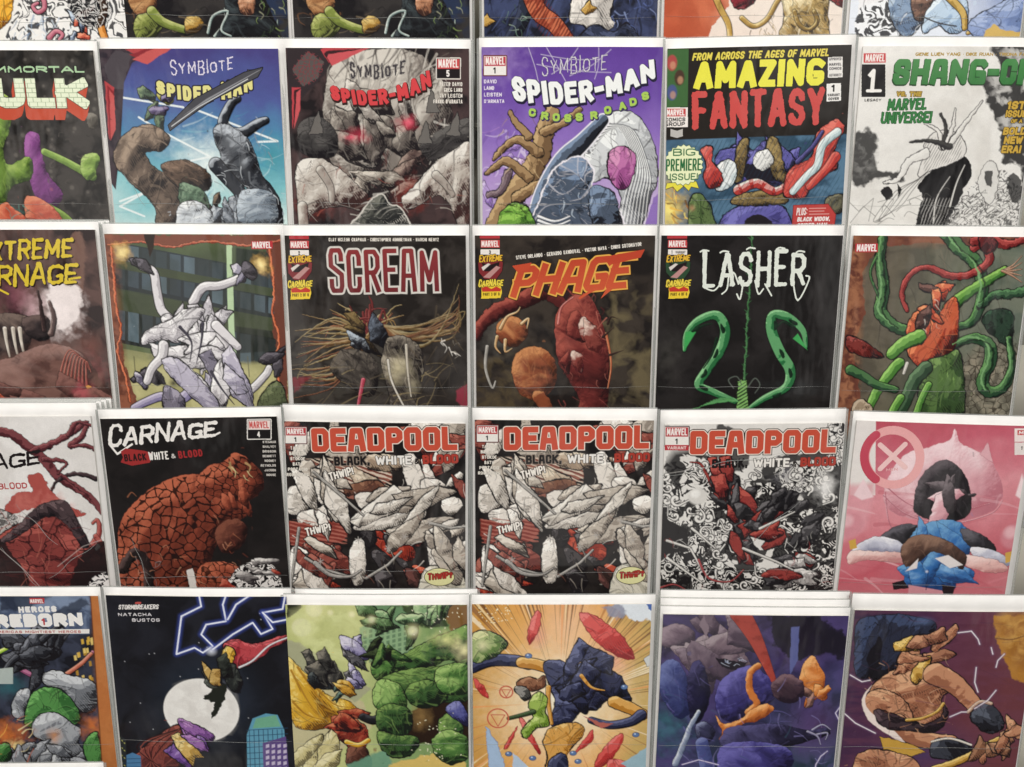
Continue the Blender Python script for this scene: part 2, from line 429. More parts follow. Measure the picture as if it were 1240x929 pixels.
    def curls(s, n, box, lt='#e2dfda', ink='#19171a', r=(3, 8), w=1.3, seed=1):
        """Small ink scrolls."""
        g = np.random.default_rng(seed); B = smooth_path(np.asarray(box, float), True); lo, hi = B.min(0), B.max(0); k = 0; tries = 0
        while k < n and tries < n * 12:
            tries += 1
            x, y = g.uniform(lo[0], hi[0]), g.uniform(lo[1], hi[1])
            if poly_sdf(np.array([[x]], np.float32), np.array([[y]], np.float32), B)[0, 0] < 0: continue
            k += 1
            R = g.uniform(*r); a0 = g.uniform(0, 6.28); sg = g.choice([-1, 1]); tn = g.uniform(3.5, 7.5); P = []
            for i in range(15):
                f = i / 14; q = R * (1 - f) ** .8 + .3; a = a0 + sg * tn * f
                P.append((x + q * math.cos(a), y + q * math.sin(a)))
            tail = (P[0][0] + R * g.uniform(.6, 1.8) * math.cos(a0 - sg * 1.2), P[0][1] + R * g.uniform(.6, 1.8) * math.sin(a0 - sg * 1.2))
            ww = w * g.uniform(.6, 1.4)
            s.tube([tail] + P, ww * .4, ww * .8, (lt,) * 3, 1.0, ink, mid=ww)
    def hatch(s, p, col, ang=.6, gap=2.4, wd=.7, a=.8, seed=2):
        P = s.pts(p); w = s.win(P, 1)
        if not w: return
        X, Y = s.X[w], s.Y[w]
        u = X * math.cos(ang) + Y * math.sin(ang) + 3 * fbm(X / 14, Y / 14, seed)
        g = np.abs((u / gap) % 1 - .5) * gap
        s.put(w, col, np.clip((wd * fbm(X / 10, Y / 10, seed + 3, 2) * 1.6 - g) / .5 + .5, 0, 1) * a * np.clip(poly_sdf(X, Y, P) / 2 + .5, 0, 1))
    def paper(s, amount=.05, seed=4):
        s.C *= (1 + amount * 2 * (fbm(s.X / 5, s.Y / 5, seed, 3) - .5))[..., None]

# ------------------------------------------------------------------ lettering
_O = [(.28, 0), (.06, .12), (0, .3), (0, .7), (.06, .88), (.28, 1), (.72, 1), (.94, .88), (1, .7), (1, .3), (.94, .12), (.72, 0), (.28, 0)]
G = {
 'A': (.86, [[(0, 0), (.44, 1), (.56, 1), (1, 0)], [(.2, .32), (.8, .32)]]),
 'B': (.74, [[(0, 0), (0, 1), (.7, 1), (.95, .88), (.95, .66), (.7, .53), (0, .53)], [(.7, .53), (1, .38), (1, .13), (.75, 0), (0, 0)]]),
 'C': (.74, [[(1, .74), (.94, .88), (.72, 1), (.28, 1), (.06, .88), (0, .7), (0, .3), (.06, .12), (.28, 0), (.72, 0), (.94, .12), (1, .26)]]),
 'D': (.76, [[(0, 0), (0, 1), (.62, 1), (.9, .86), (1, .66), (1, .34), (.9, .14), (.62, 0), (0, 0)]]),
 'E': (.66, [[(1, 1), (0, 1), (0, 0), (1, 0)], [(0, .52), (.82, .52)]]),
 'F': (.64, [[(1, 1), (0, 1), (0, 0)], [(0, .5), (.82, .5)]]),
 'G': (.8, [[(.98, .9), (.74, 1), (.28, 1), (.06, .88), (0, .7), (0, .3), (.06, .12), (.28, 0), (.74, 0), (1, .1), (1, .4), (.62, .4)]]),
 'H': (.78, [[(0, 0), (0, 1)], [(1, 0), (1, 1)], [(0, .5), (1, .5)]]),
 'I': (.02, [[(.5, 0), (.5, 1)]]),
 'J': (.6, [[(1, 1), (1, .25), (.85, .06), (.6, 0), (.3, 0), (.08, .08), (0, .28)]]),
 'K': (.78, [[(0, 0), (0, 1)], [(1, 1), (0, .44)], [(.3, .58), (1, 0)]]),
 'L': (.62, [[(0, 1), (0, 0), (1, 0)]]),
 'M': (1.0, [[(0, 0), (.04, 1), (.5, .25), (.96, 1), (1, 0)]]),
 'N': (.8, [[(0, 0), (0, 1), (1, 0), (1, 1)]]),
 'O': (.78, [_O]),
 'P': (.72, [[(0, 0), (0, 1), (.72, 1), (1, .86), (1, .58), (.72, .44), (0, .44)]]),
 'Q': (.8, [_O, [(.6, .25), (1, -.06)]]),
 'R': (.76, [[(0, 0), (0, 1), (.72, 1), (1, .86), (1, .6), (.72, .46), (0, .46)], [(.5, .46), (1, 0)]]),
 'S': (.72, [[(1, .8), (.9, .92), (.7, 1), (.28, 1), (.04, .88), (0, .7), (.12, .57), (.85, .43), (1, .3), (.96, .12), (.72, 0), (.28, 0), (.08, .08), (0, .22)]]),
 'T': (.74, [[(0, 1), (1, 1)], [(.5, 1), (.5, 0)]]),
 'U': (.76, [[(0, 1), (0, .28), (.06, .12), (.28, 0), (.72, 0), (.94, .12), (1, .28), (1, 1)]]),
 'V': (.8, [[(0, 1), (.5, 0), (1, 1)]]),
 'W': (1.1, [[(0, 1), (.24, 0), (.5, .8), (.76, 0), (1, 1)]]),
 'X': (.8, [[(0, 0), (1, 1)], [(0, 1), (1, 0)]]),
 'Y': (.8, [[(0, 1), (.5, .48), (1, 1)], [(.5, .48), (.5, 0)]]),
 'Z': (.72, [[(0, 1), (1, 1), (0, 0), (1, 0)]]),
 '1': (.3, [[(0, .8), (.7, 1), (.7, 0)]]),
 '2': (.66, [[(0, .76), (.1, .93), (.35, 1), (.7, 1), (1, .86), (1, .62), (0, 0), (1, 0)]]),
 '4': (.7, [[(.75, 0), (.75, 1), (0, .32), (1, .32)]]),
 '5': (.66, [[(.95, 1), (.08, 1), (.02, .55), (.65, .6), (1, .44), (1, .16), (.7, 0), (.25, 0), (0, .14)]]),
 '8': (.68, [[(.3, .53), (.06, .66), (.06, .88), (.3, 1), (.7, 1), (.94, .88), (.94, .66), (.7, .53), (.3, .53), (0, .36), (0, .12), (.26, 0), (.74, 0), (1, .12), (1, .36), (.7, .53)]]),
 '3': (.64, [[(0, .9), (.3, 1), (.7, 1), (1, .86), (1, .66), (.7, .53), (.4, .53)], [(.7, .53), (1, .4), (1, .14), (.7, 0), (.28, 0), (0, .12)]]),
 '!': (.04, [[(.5, .34), (.5, 1)], [(.5, 0), (.5, .04)]]),
 '?': (.6, [[(0, .76), (.1, .93), (.35, 1), (.7, 1), (1, .86), (1, .64), (.5, .45), (.5, .3)], [(.5, 0), (.5, .03)]]),
 '.': (.03, [[(.5, 0), (.5, .03)]]), ',': (.06, [[(.7, .06), (.2, -.12)]]), "'": (.03, [[(.5, 1), (.5, .75)]]),
 ':': (.03, [[(.5, .2), (.5, .23)], [(.5, .7), (.5, .73)]]),
 '-': (.36, [[(0, .48), (1, .48)]]), '*': (.05, [[(.5, .45), (.5, .5)]]),
 '&': (.74, [[(1, 0), (.2, .75), (.25, .95), (.5, 1), (.7, .88), (.65, .7), (.1, .4), (0, .2), (.2, 0), (.6, 0), (1, .4)]]),
 ' ': (.3, []),
}
BLOCKY = dict(G)   # heavy poster letters with squared bowls
_B = [(0, .12), (0, .88), (.16, 1), (.84, 1), (1, .88), (1, .12), (.84, 0), (.16, 0), (0, .12)]
BLOCKY.update({'O': (.76, [_B]), 'D': (.76, [[(0, 0), (0, 1), (.8, 1), (1, .86), (1, .14), (.8, 0), (0, 0)]]),
 'C': (.7, [[(1, .7), (1, .88), (.84, 1), (.16, 1), (0, .88), (0, .12), (.16, 0), (.84, 0), (1, .12), (1, .3)]]),
 'S': (.7, [[(1, .78), (1, .9), (.86, 1), (.14, 1), (0, .88), (0, .62), (1, .4), (1, .12), (.86, 0), (.14, 0), (0, .1), (0, .24)]]),
 'G': (.76, [[(1, .9), (.84, 1), (.16, 1), (0, .88), (0, .12), (.16, 0), (1, 0), (1, .4), (.6, .4)]]),
 'A': (.8, [[(0, 0), (.2, 1), (.8, 1), (1, 0)], [(.1, .36), (.9, .36)]])})

class Print:
    """Lettering and boxes printed on a cover: collected shapes, built as one thin mesh part of the cover."""
    def __init__(s, q): s.q = q; s.ops = []
    def _letters(s, txt, P0, P1, h, t, h1=None, slant=0, gap=.28, sag=0, style='round', font=G, jit=0, seed=1, topjit=0, px=True, spans=None):
        a = np.array(s.q(*P0)); b = np.array(s.q(*P1)); L = np.linalg.norm(b - a); ux = (b - a) / L; uy = np.array([ux[1], -ux[0]])
        h1 = h if h1 is None else h1
        tot = sum(font[c][0] for c in txt); ng = max(1, len(txt) - 1)
        # every glyph's stroke needs t of its own width; the rest of the length is shared by the glyph widths and gaps
        g = gap * (h + h1) / 2 * .5
        base = L - len(txt) * t - g * ng
        r = np.random.default_rng(seed); out = []; x = 0.0
        for i, c in enumerate(txt):
            w, ps = font[c]; gw = max(.01, base * w / max(tot, 1e-6)); fx = (x + gw / 2) / L
            hh = (h + (h1 - h) * fx); dy = r.uniform(-jit, jit) * hh; sc = 1 + r.uniform(-topjit, topjit); rot = r.uniform(-jit, jit) * .5
            segs = []
            for pl in ps:
                Q = []
                for (px_, py_) in pl:
                    X = x + t / 2 + px_ * gw; f = X / L; yy = t / 2 + py_ * max(.1, hh * sc - t) + dy
                    X += slant * yy + rot * (py_ - .5) * hh
                    pos = a + ux * X + uy * yy
                    pos = pos + np.array([0, 1.0]) * sag * 4 * f * (1 - f)
                    Q.append(pos)
                n_ = len(Q) - 1; cl = np.hypot(*(Q[0] - Q[-1])) < 1e-6
                for k in range(n_): segs.append((Q[k], Q[k + 1], (k == 0 and not cl), (k == n_ - 1 and not cl)))
            out.append(segs); x += gw + t + g
        return out
    def text(s, txt, P0, P1, h, col='#ffffff', t=None, out=(), shadow=None, style='round', rough=0, rs=4, brick=None, col2=None, taper=0, **kw):
        t = t or h * .18
        L_ = math.dist(s.q(*P0), s.q(*P1)); t = min(t, .34 * L_ / max(1, sum(1 if c not in " .'!,-*:I1" else .6 for c in txt)))
        Ls = s._letters(txt, P0, P1, h, t, style=style, **kw)
        if shadow:
            (dx, dy), c, e = shadow
            n = max(1, int(max(abs(dx), abs(dy)) / .7))
            for k in range(n, 0, -1):
                for sg in Ls: s.ops.append(('seg', [(g[0] + np.array([dx, dy]) * k / n, g[1] + np.array([dx, dy]) * k / n, *g[2:]) for g in sg], t / 2 + e, c, style, rough, rs, None, None, taper))
        for e, c in out:
            for sg in Ls: s.ops.append(('seg', sg, t / 2 + e, c, style, rough, rs, None, None, taper))
        for sg in Ls: s.ops.append(('seg', sg, t / 2, col, style, rough, rs, brick, col2, taper))
    def rect(s, p0, p1, col, frame=None, skew=0):
        (x0, y0), (x1, y1) = p0, p1
        s.poly([(x0, y0), (x1, y0 + skew), (x1, y1 + skew), (x0, y1)], col, frame)
    def poly(s, p, col, frame=None):
        P = np.array([s.q(*a) for a in p])
        if frame: s.ops.append(('poly', P, frame[0], frame[1]))
        s.ops.append(('poly', P, 0, col))
    def ell(s, c, rx, ry, col, frame=None, spikes=0, amp=0, rot=0):
        cx, cy = s.q(*c); n = spikes * 2 if spikes else 40
        P = []
        for i in range(n):
            k = 1 + (amp if i % 2 else 0); t = 6.2832 * i / n + rot
            P.append((cx + rx * k * math.cos(t), cy + ry * k * math.sin(t)))
        P = np.array(P)
        if frame: s.ops.append(('poly', P, frame[0], frame[1]))
        s.ops.append(('poly', P, 0, col))
    def stroke(s, p, wd, col, sm=False, style='round'):
        P = np.array([s.q(*a) for a in p])
        if sm: P = smooth_path(P)
        s.ops.append(('seg', [(P[i], P[i + 1]) for i in range(len(P) - 1)], wd / 2, col, style, 0, 4, None, None, 0))
    def bbox(s, op):
        if op[0] == 'poly': P = op[1]; m = op[2]
        else: P = np.array([p for sg in op[1] for p in sg[:2]]) if op[1] else None; m = op[2] + op[5]
        return None if P is None or not len(P) else (P.min(0) - m - 1, P.max(0) + m + 1)
    def raster(s, step):
        bb = [b for b in map(s.bbox, s.ops) if b is not None]
        lo = np.maximum(np.min([b[0] for b in bb], 0), .3); hi = np.minimum(np.max([b[1] for b in bb], 0), [Art.W - .3, Art.H - .3])
        xs = np.arange(lo[0], hi[0], step).astype(np.float32); ys = np.arange(lo[1], hi[1], step).astype(np.float32)
        C = np.zeros((len(ys), len(xs), 3), np.float32); A = np.zeros((len(ys), len(xs)), np.float32)
        for op in s.ops:
            b = s.bbox(op)
            if b is None: continue
            x0, x1 = np.searchsorted(xs, [b[0][0], b[1][0]]); y0, y1 = np.searchsorted(ys, [b[0][1], b[1][1]])
            if x1 - x0 < 1 or y1 - y0 < 1: continue
            w = (slice(y0, y1), slice(x0, x1)); X, Y = np.meshgrid(xs[x0:x1], ys[y0:y1])
            if op[0] == 'poly': d = poly_sdf(X, Y, op[1]) + op[2]; c = lin(op[3])
            else:
                _, segs, r, c, style, rough, rs, brick, col2, taper = op
                if rough: X, Y = X + rough * 2 * (fbm(X / rs, Y / rs, 3) - .5), Y + rough * 2 * (fbm(X / rs, Y / rs, 12) - .5)
                d = np.full(X.shape, -1e9, np.float32)
                for sg_ in segs:
                    p, q = sg_[0], sg_[1]; e0, e1 = sg_[2:] if len(sg_) > 2 else (False, False)
                    ex, ey = q - p; L = math.hypot(ex, ey)
                    if L < 1e-6: L = 1e-6
                    ux, uy = ex / L, ey / L; wx, wy = X - p[0], Y - p[1]
                    u = wx * ux + wy * uy; v = np.abs(wx * uy - wy * ux)
                    if style == 'block':
                        bx = np.minimum(r - v, np.minimum(u + (r if e0 else 0), L + (r if e1 else 0) - u))
                        dd = bx
                        if not e0: dd = np.maximum(dd, r - np.hypot(wx, wy))
                        if not e1: dd = np.maximum(dd, r - np.hypot(X - q[0], Y - q[1]))
                    else:
                        tt = np.clip(u, 0, L); rr = r * (1 - taper * tt / L) if taper else r
                        dd = rr - np.hypot(u - tt, v)
                    d = np.maximum(d, dd)
                c = lin(c)
                if col2 is not None:
                    k = ((Y - b[0][1]) / (b[1][1] - b[0][1]))[..., None]; c = c + (lin(col2) - c) * np.clip(k, 0, 1)
                if brick is not None:
                    row = np.floor(Y / 5.5); ln = (np.abs((Y / 5.5) % 1 - .5) > .43) | (np.abs(((X + row * 5) / 10) % 1 - .5) > .46)
                    c = np.where(ln[..., None], lin(brick), c)
            m = np.clip(d / step + .5, 0, 1)
            a0 = A[w]; an = np.maximum(a0, m)
            mm = np.where(a0 > .01, m, np.where(m > 0, 1.0, 0))[..., None]
            C[w] += (c - C[w]) * mm; A[w] = an
        return xs, ys, C, A

# ------------------------------------------------------------------ mesh builders
def mesh_from(name, V, F, mats, ink=None, smooth=False, midx=None):
    me = bpy.data.meshes.new(name)
    V = np.asarray(V, np.float32); F = np.asarray(F, np.int32)
    me.vertices.add(len(V)); me.vertices.foreach_set("co", V.ravel())
    k = F.shape[1]
    me.loops.add(F.size); me.loops.foreach_set("vertex_index", F.ravel())
    me.polygons.add(len(F)); me.polygons.foreach_set("loop_start", np.arange(0, F.size, k, dtype=np.int32))
    for m in mats: me.materials.append(m)
    if midx is not None: me.polygons.foreach_set("material_index", np.asarray(midx, np.int32))
    if ink is not None:
        at = me.color_attributes.new("Ink", 'FLOAT_COLOR', 'POINT')
        at.data.foreach_set("color", np.concatenate([np.clip(ink * PRINT_GAIN, 0, 1), np.ones((len(ink), 1))], 1).astype(np.float32).ravel())
    me.update(calc_edges=True)
    if smooth: me.polygons.foreach_set("use_smooth", np.ones(len(F), bool))
    me.validate()
    return me

def link(name, data, parent=None, kind=None):
    o = bpy.data.objects.new(name, data); COL.objects.link(o)
    if parent: o.parent = parent
    if kind: o['kind'] = kind
    return o

def grid_faces(ny, nx):
    i = np.arange(ny * nx).reshape(ny, nx)
    return np.stack([i[:-1, :-1], i[1:, :-1], i[1:, 1:], i[:-1, 1:]], -1).reshape(-1, 4)

def slab(name, x0, x1, z0, z1, y0, y1, bow, mats, nx=14, nz=20, wave=0, seed=0):
    """A thin bowed sheet with real thickness: front at y0 (towards the viewer), back at y1."""
    xs = np.linspace(x0, x1, nx); zs = np.linspace(z1, z0, nz); X, Z = np.meshgrid(xs, zs)
    half = max(abs(x0), abs(x1))
    B = bend(X, Z, bow, half, wave, seed)
    f = np.stack([X, y0 + B, Z], -1).reshape(-1, 3); b = np.stack([X, y1 + B, Z], -1).reshape(-1, 3)
    n = nx * nz; F = [*grid_faces(nz, nx), *(grid_faces(nz, nx)[:, ::-1] + n)]
    i = np.arange(n).reshape(nz, nx)
    for e in (i[0], i[:, -1], i[-1][::-1], i[:, 0][::-1]):
        for a, c in zip(e[:-1], e[1:]): F.append([a, c, c + n, a + n])
    me = mesh_from(name, np.concatenate([f, b]), F, mats)
    return me

def bend(X, Z, bow, half, wave=0, seed=0):
    b = -bow * (1 - (X / half) ** 2)
    if wave: b = b + wave * (np.sin(X * 34 + seed) * .5 + np.sin(X * 17 + Z * 21 + seed * 2.1) * .5)
    return b
# ------------------------------------------------------------------ the rack
ROW_TOP = [-176, 47, 272, 494, 718, 926]
WALL_Y = 0.066
def rack():
    r = link("display_rack", None)
    r.location = (0, WALL_Y, RACK_Z - .6)
    r['label'] = "beige display rack with ledges seen in the gaps between the comics"; r['category'] = "rack"
    def box(name, x0, x1, y0, y1, z0, z1, m):
        V = [(x, y - WALL_Y, z - RACK_Z + .6) for x in (x0, x1) for y in (y0, y1) for z in (z0, z1)]
        F = [(0, 1, 3, 2), (4, 6, 7, 5), (0, 4, 5, 1), (2, 3, 7, 6), (0, 2, 6, 4), (1, 5, 7, 3)]
        return link(name, mesh_from(name, V, F, [m]), r)
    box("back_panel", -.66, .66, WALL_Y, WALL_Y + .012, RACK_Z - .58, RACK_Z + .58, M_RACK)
    k = 1 + (WALL_Y - .004) / CAM_D
    for t in ROW_TOP:
        zt = RACK_Z + (464.5 - (t + 146)) * MM * k; zb = RACK_Z + (464.5 - (t + 240)) * MM * k
        box("ledge_strip", -.655, .655, WALL_Y - .005, WALL_Y - .0005, zb, zt, M_LEDGE)
        zs = RACK_Z + (464.5 - (t + 106)) * MM * k
        box("ledge", -.655, .655, WALL_Y - .014, WALL_Y - .0006, zs - .003, zs, M_LEDGE)
rack()

# ------------------------------------------------------------------ one comic in its sleeve
TH = 0.0022
class Comic:
    def __init__(s, TL, TR, strip, il=3, ir=3, tilt=11.0, bow=.0012, y=0.0, drop=0.0, seed=0):
        s.k = 1 + y / CAM_D; s.y = y; s.seed = seed; s.bow = bow
        P = lambda p: Vector(((p[0] - 620) * MM * s.k, y, RACK_Z + (464.5 - p[1]) * MM * s.k))
        a, b = P(TL), P(TR); s.w = (b - a).length; s.L = 1.525 * s.w
        roll = math.atan2(a.z - b.z, b.x - a.x)
        s.R = Euler((math.radians(tilt), roll, 0)); s.M = s.R.to_matrix()
        s.o = (a + b) / 2 - s.M @ Vector((0, 0, s.L))
        s.xl, s.xr = -s.w / 2 + il * MM, s.w / 2 - ir * MM
        s.su = (s.xr - s.xl) / 220.0; s.zt = s.L - strip * MM; s.zb = s.zt - 332 * s.su
    def q(s, px, py):
        d = Vector(((px - 620) * MM, CAM_D, (464.5 - py) * MM)); c = Vector((0, -CAM_D, RACK_Z))
        n = s.M @ Vector((0, 1, 0)); p0 = s.o + s.M @ Vector((0, -TH - s.bow * .6, 0))
        t = (p0 - c).dot(n) / d.dot(n); l = s.M.transposed() @ (c + d * t - s.o)
        return ((l.x - s.xl) / s.su, (s.zt - l.z) / s.su)
    def build(s, label, category="comic", group="bagged comics hung in rows on the rack", art=None, prints=(), board=None, creases=()):
        r = link("comic_book", None); s.root = r
        r.location = s.o; r.rotation_euler = s.R
        r['label'] = label; r['category'] = category; r['group'] = group
        hw = s.w / 2
        link("backing_board", slab("backing_board", -hw, hw, 0, s.L, 0, .0007, s.bow, [board or M_BOARD], wave=.0003, seed=s.seed), r)
        if art is not None:
            s.cover(r, art, prints)
        s.sleeve(r, art is not None, creases)
        return r
    def cover(s, r, A, prints):
        A.paper()
        X = s.xl + A.X * s.su; Z = s.zt - A.Y * s.su
        B = bend(X, Z, s.bow, s.w / 2, .0003, s.seed)
        V = np.stack([X, -TH + B, Z], -1); ny, nx = A.X.shape
        i = np.arange(ny * nx).reshape(ny, nx); F = grid_faces(ny, nx)
        rim = np.concatenate([i[0, :-1], i[:-1, -1], i[-1, :0:-1], i[:0:-1, 0]])
        Vf = V.reshape(-1, 3); n = len(Vf)
        V2 = Vf[rim].copy(); V3 = V2.copy(); V3[:, 1] += TH - .0001
        m = len(rim); j = np.arange(m); k = (j + 1) % m
        F2 = np.stack([n + j, n + k, n + m + k, n + m + j], -1)
        ink = np.concatenate([A.C.reshape(-1, 3), np.full((2 * m, 3), .6, np.float32)])
        me = mesh_from("cover", np.concatenate([Vf, V2, V3]), np.concatenate([F, F2]), [M_PRINT, M_PAPER], ink,
                       midx=np.concatenate([np.zeros(len(F)), np.ones(len(F2))]))
        c = link("cover", me, r)
        for lvl, (nm, p, step) in enumerate(prints):
            xs, ys, C, Al = p.raster(step)
            ny, nx = Al.shape; F = grid_faces(ny, nx); al = Al.ravel()
            keep = al[F].mean(1) > .5
            if not keep.any(): continue
            F = F[keep]; u, inv = np.unique(F, return_inverse=True); F = inv.reshape(-1, 4)
            X, Y = np.meshgrid(xs, ys); X = s.xl + X * s.su; Z = s.zt - Y * s.su
            B = bend(X, Z, s.bow, s.w / 2, .0003, s.seed)
            V = np.stack([X, -TH - .00006 * (1 + .6 * lvl) + B, Z], -1).reshape(-1, 3)[u]
            link(nm, mesh_from(nm, V, F, [M_PRINT], C.reshape(-1, 3)[u]), c)
    def sleeve(s, r, lip=False, creases=()):
        V, F = [], []
        hw = s.w / 2; rg = np.random.default_rng(s.seed + 11)
        def ribbon(pts, wv, off):
            # pts run along the edge; a flat film ribbon with a fine welded rim
            n0 = len(V)
            for (p, o) in pts:
                for f, y in ((0, .0001), (.55, off * .5), (1, off), (1.0, off + .00035), (.5, off * .5 + .0004), (0, .0005)):
                    V.append((p[0] + o[0] * wv * f, y + p[2], p[1] + o[1] * wv * f))
            for i in range(len(pts) - 1):
                for k in range(6):
                    a = n0 + i * 6 + k; b = n0 + i * 6 + (k + 1) % 6
                    F.append((a, b, b + 6, a + 6))
        zs = np.linspace(.002, s.L - .0002, 16)
        for sg in (-1, 1):
            ribbon([((sg * (hw + .0001), z, .0004 * math.sin(z * 40 + s.seed)), (sg, 0)) for z in zs], .0024, float(rg.uniform(-.0008, .0012)))
        xs = np.linspace(-hw, hw, 16)
        ribbon([((x, s.L + .0001, float(bend(np.array(x), np.array(s.L), s.bow, hw, .0003, s.seed))), (0, 1)) for x in xs], .0011, .0003)
        def ridge(P, wd):
            # a fold standing a hair proud of the film, tapering out at both ends
            P = np.array(P); n0 = len(V); m = len(P)
            for i, (u, v) in enumerate(P):
                x = s.xl + u * s.su; z = s.zt - v * s.su; y = -TH - .00035 + float(bend(np.array(x), np.array(z), s.bow, hw, .0003, s.seed))
                t = (P[min(i + 1, m - 1)] - P[max(i - 1, 0)]); t = t / np.linalg.norm(t); k = wd * (.35 + .65 * math.sin(math.pi * (i + .5) / m))
                for f, h in ((-.5, 0), (0, -.00025), (.5, 0)): V.append((x - t[1] * k * f, y + h, z - t[0] * k * f))
            for i in range(m - 1):
                for k in (0, 1): a = n0 + i * 3 + k; F.append((a, a + 1, a + 4, a + 3))
        if lip:
            # the welded foot of the sleeve shows as a faint line across the cover
            rows = [t for t in ROW_TOP if t > 465 - (s.o.z + s.L - RACK_Z) / MM + 60]
            if rows:
                v0 = s.q(620, rows[0] - 25)[1]
                ridge([(2 + 216 * i / 19, v0 + .8 * math.sin(i * .7 + s.seed)) for i in range(20)], .00042)
        for (p0, p1) in creases:
            a, b = np.array(s.q(*p0)), np.array(s.q(*p1)); nn = np.array([-(b - a)[1], (b - a)[0]])
            ridge([a + (b - a) * i / 11 + nn * .02 * math.sin(i * .9) for i in range(12)], .0008)
        link("sleeve", mesh_from("sleeve", V, F, [M_FILM]), r)

def duplicate(root, name_parts=True):
    """A copy of a comic with copies of its parts and their parts, sharing the meshes."""
    r = root.copy(); COL.objects.link(r)
    for ch in list(root.children):
        c = ch.copy(); COL.objects.link(c); c.parent = r
        for g in list(ch.children):
            d = g.copy(); COL.objects.link(d); d.parent = c
    return r

def behind(cm, n, dx, dy, labels, tilt=0):
    """Further copies of the same issue standing directly behind the front one, offset so that their edges show."""
    for i in range(1, n + 1):
        r = duplicate(cm.root)
        v = cm.M @ Vector((dx * i * MM, .0033 * i, dy * i * MM))
        r.location = cm.o + v
        r['label'] = labels[i - 1]; r['group'] = "spare copies stacked behind the front comics"

RED = '#c4484a'
def corner(p, x0, y0, x1, y1, num, numbg='#e9e5df', numc='#1b191b', red=RED, frac=.52, frame='#3a2426', skew=0, pub='#f1e9e4'):
    """Publisher's box: red name panel over a numbered panel."""
    p.rect((x0, y0), (x1, y1), numbg, (1.2, frame) if frame else None, skew)
    ym = y0 + (y1 - y0) * frac
    p.rect((x0 + .6, y0 + .6), (x1 - .6, ym), red, None, skew)
    p.text("MARVEL", (x0 + 2, ym - 1.6), (x1 - 2, ym - 1.6 + skew), (ym - y0) - 3, pub, t=1.7, gap=.1, style='block')
    if num:
        h = (y1 - ym) * .66; xm = (x0 + x1) / 2
        p.rect((x0 + .6, ym + .5), (x1 - .6, y1 - .6), numbg, None, skew)
        p.text(num, (xm - h * .32, ym + (y1 - ym) * .83 + skew / 2), (xm + h * .32, ym + (y1 - ym) * .83 + skew / 2), h, numc, t=1.5)
def credits(p, names, x0, x1, y0, pitch, h=4.4, col='#dcd6ce', right=False, t=1.05, slant=0, per=3.6, centre=False):
    for i, nm in enumerate(names):
        w = min(x1 - x0, per * len(nm)); xa = x1 - w if right else (x0 + x1 - w) / 2 if centre else x0
        p.text(nm, (xa, y0 + i * pitch), (xa + w, y0 + i * pitch), h, col, t=t, gap=.18, slant=slant)
# ================================================================== covers, row by row from the top
# how each issue's picture is drawn: 0 painted, 1 flat inked colour, 2 soft airbrush
STYLE = {1: 1, 4: 1, 5: 0, 6: 1, 7: 2, 8: 0, 9: 0, 10: 1, 11: 1, 12: 1, 20: 2, 21: 1, 22: 0, 23: 2, 24: 1, 25: 1, 30: 1, 31: 2, 32: 1, 33: 1, 34: 1, 35: 2, 40: 1, 42: 1, 43: 0, 45: 1, 46: 2, 47: 1}
def start(cm, fine=(0, 238)):
    a = Art(cm.q, fine); a.style = STYLE.get(cm.seed, 0)
    return a, Print(cm.q), Print(cm.q)

# ---- topmost row: only the feet of these comics show
F0 = (150, 236)
cm = Comic((-90, -172), (137, -174), 12, tilt=11.2, seed=1); A, P, K = start(cm, F0)
A.fill('#e4e1dc'); A.cloud(None, '#b9c3cf', 16, 3, .7)
A.inkswirl([(20, -40), (140, -40), (150, 60), (0, 60)], '#1d1c22', '#eceae6', 16, 4, 5, .9, .35)
A.daub(30, [(10, 25), (90, 52)], ['#8fa4bd', '#c9d3dd', '#6f86a4', '#e6ecef'], ang=1.9, seed=3)
A.tube([(42, -8), (52, -2), (54, 10), (46, 15), (40, 8), (46, 4)], 3.2, 1.6, ('#7d3a4c', '#b9687a', '#d998a2'), 1)
A.tube([(60, 46), (68, 38), (76, 42), (72, 48)], 3, 1.5, ('#7d3a4c', '#b9687a', '#d998a2'), 1)
A.shards(7, [(72, 14), (108, 50)], [('#7d2a22', '#c45240', '#e69a7c'), ('#20202a', '#5d6d88', '#c9d5e2')], (8, 16), 5)
A.tube([(118, -10), (126, 10), (122, 30), (129, 52)], 5, 4, ('#8a4a18', '#d98a3a', '#f1c27a'), 1)
A.inkswirl([(84, -10), (122, -10), (134, 20), (112, 36), (88, 18)], '#141318', '#c9c7c4', 9, 4, 8, .95, -.3)
A.poly([(-10, -30), (36, -30), (5, 50), (-10, 50)], '#ece9e2')
A.blob([(-10, -30), (18, -30), (15, 10), (12, 24), (0, 36), (-10, 36)], ('#b06a14', '#e8a52c', '#f6cf62'), 12, .6, 8, .6)
cm.build("comic of black and white ink swirls with pink curls, at the top left edge", art=A)

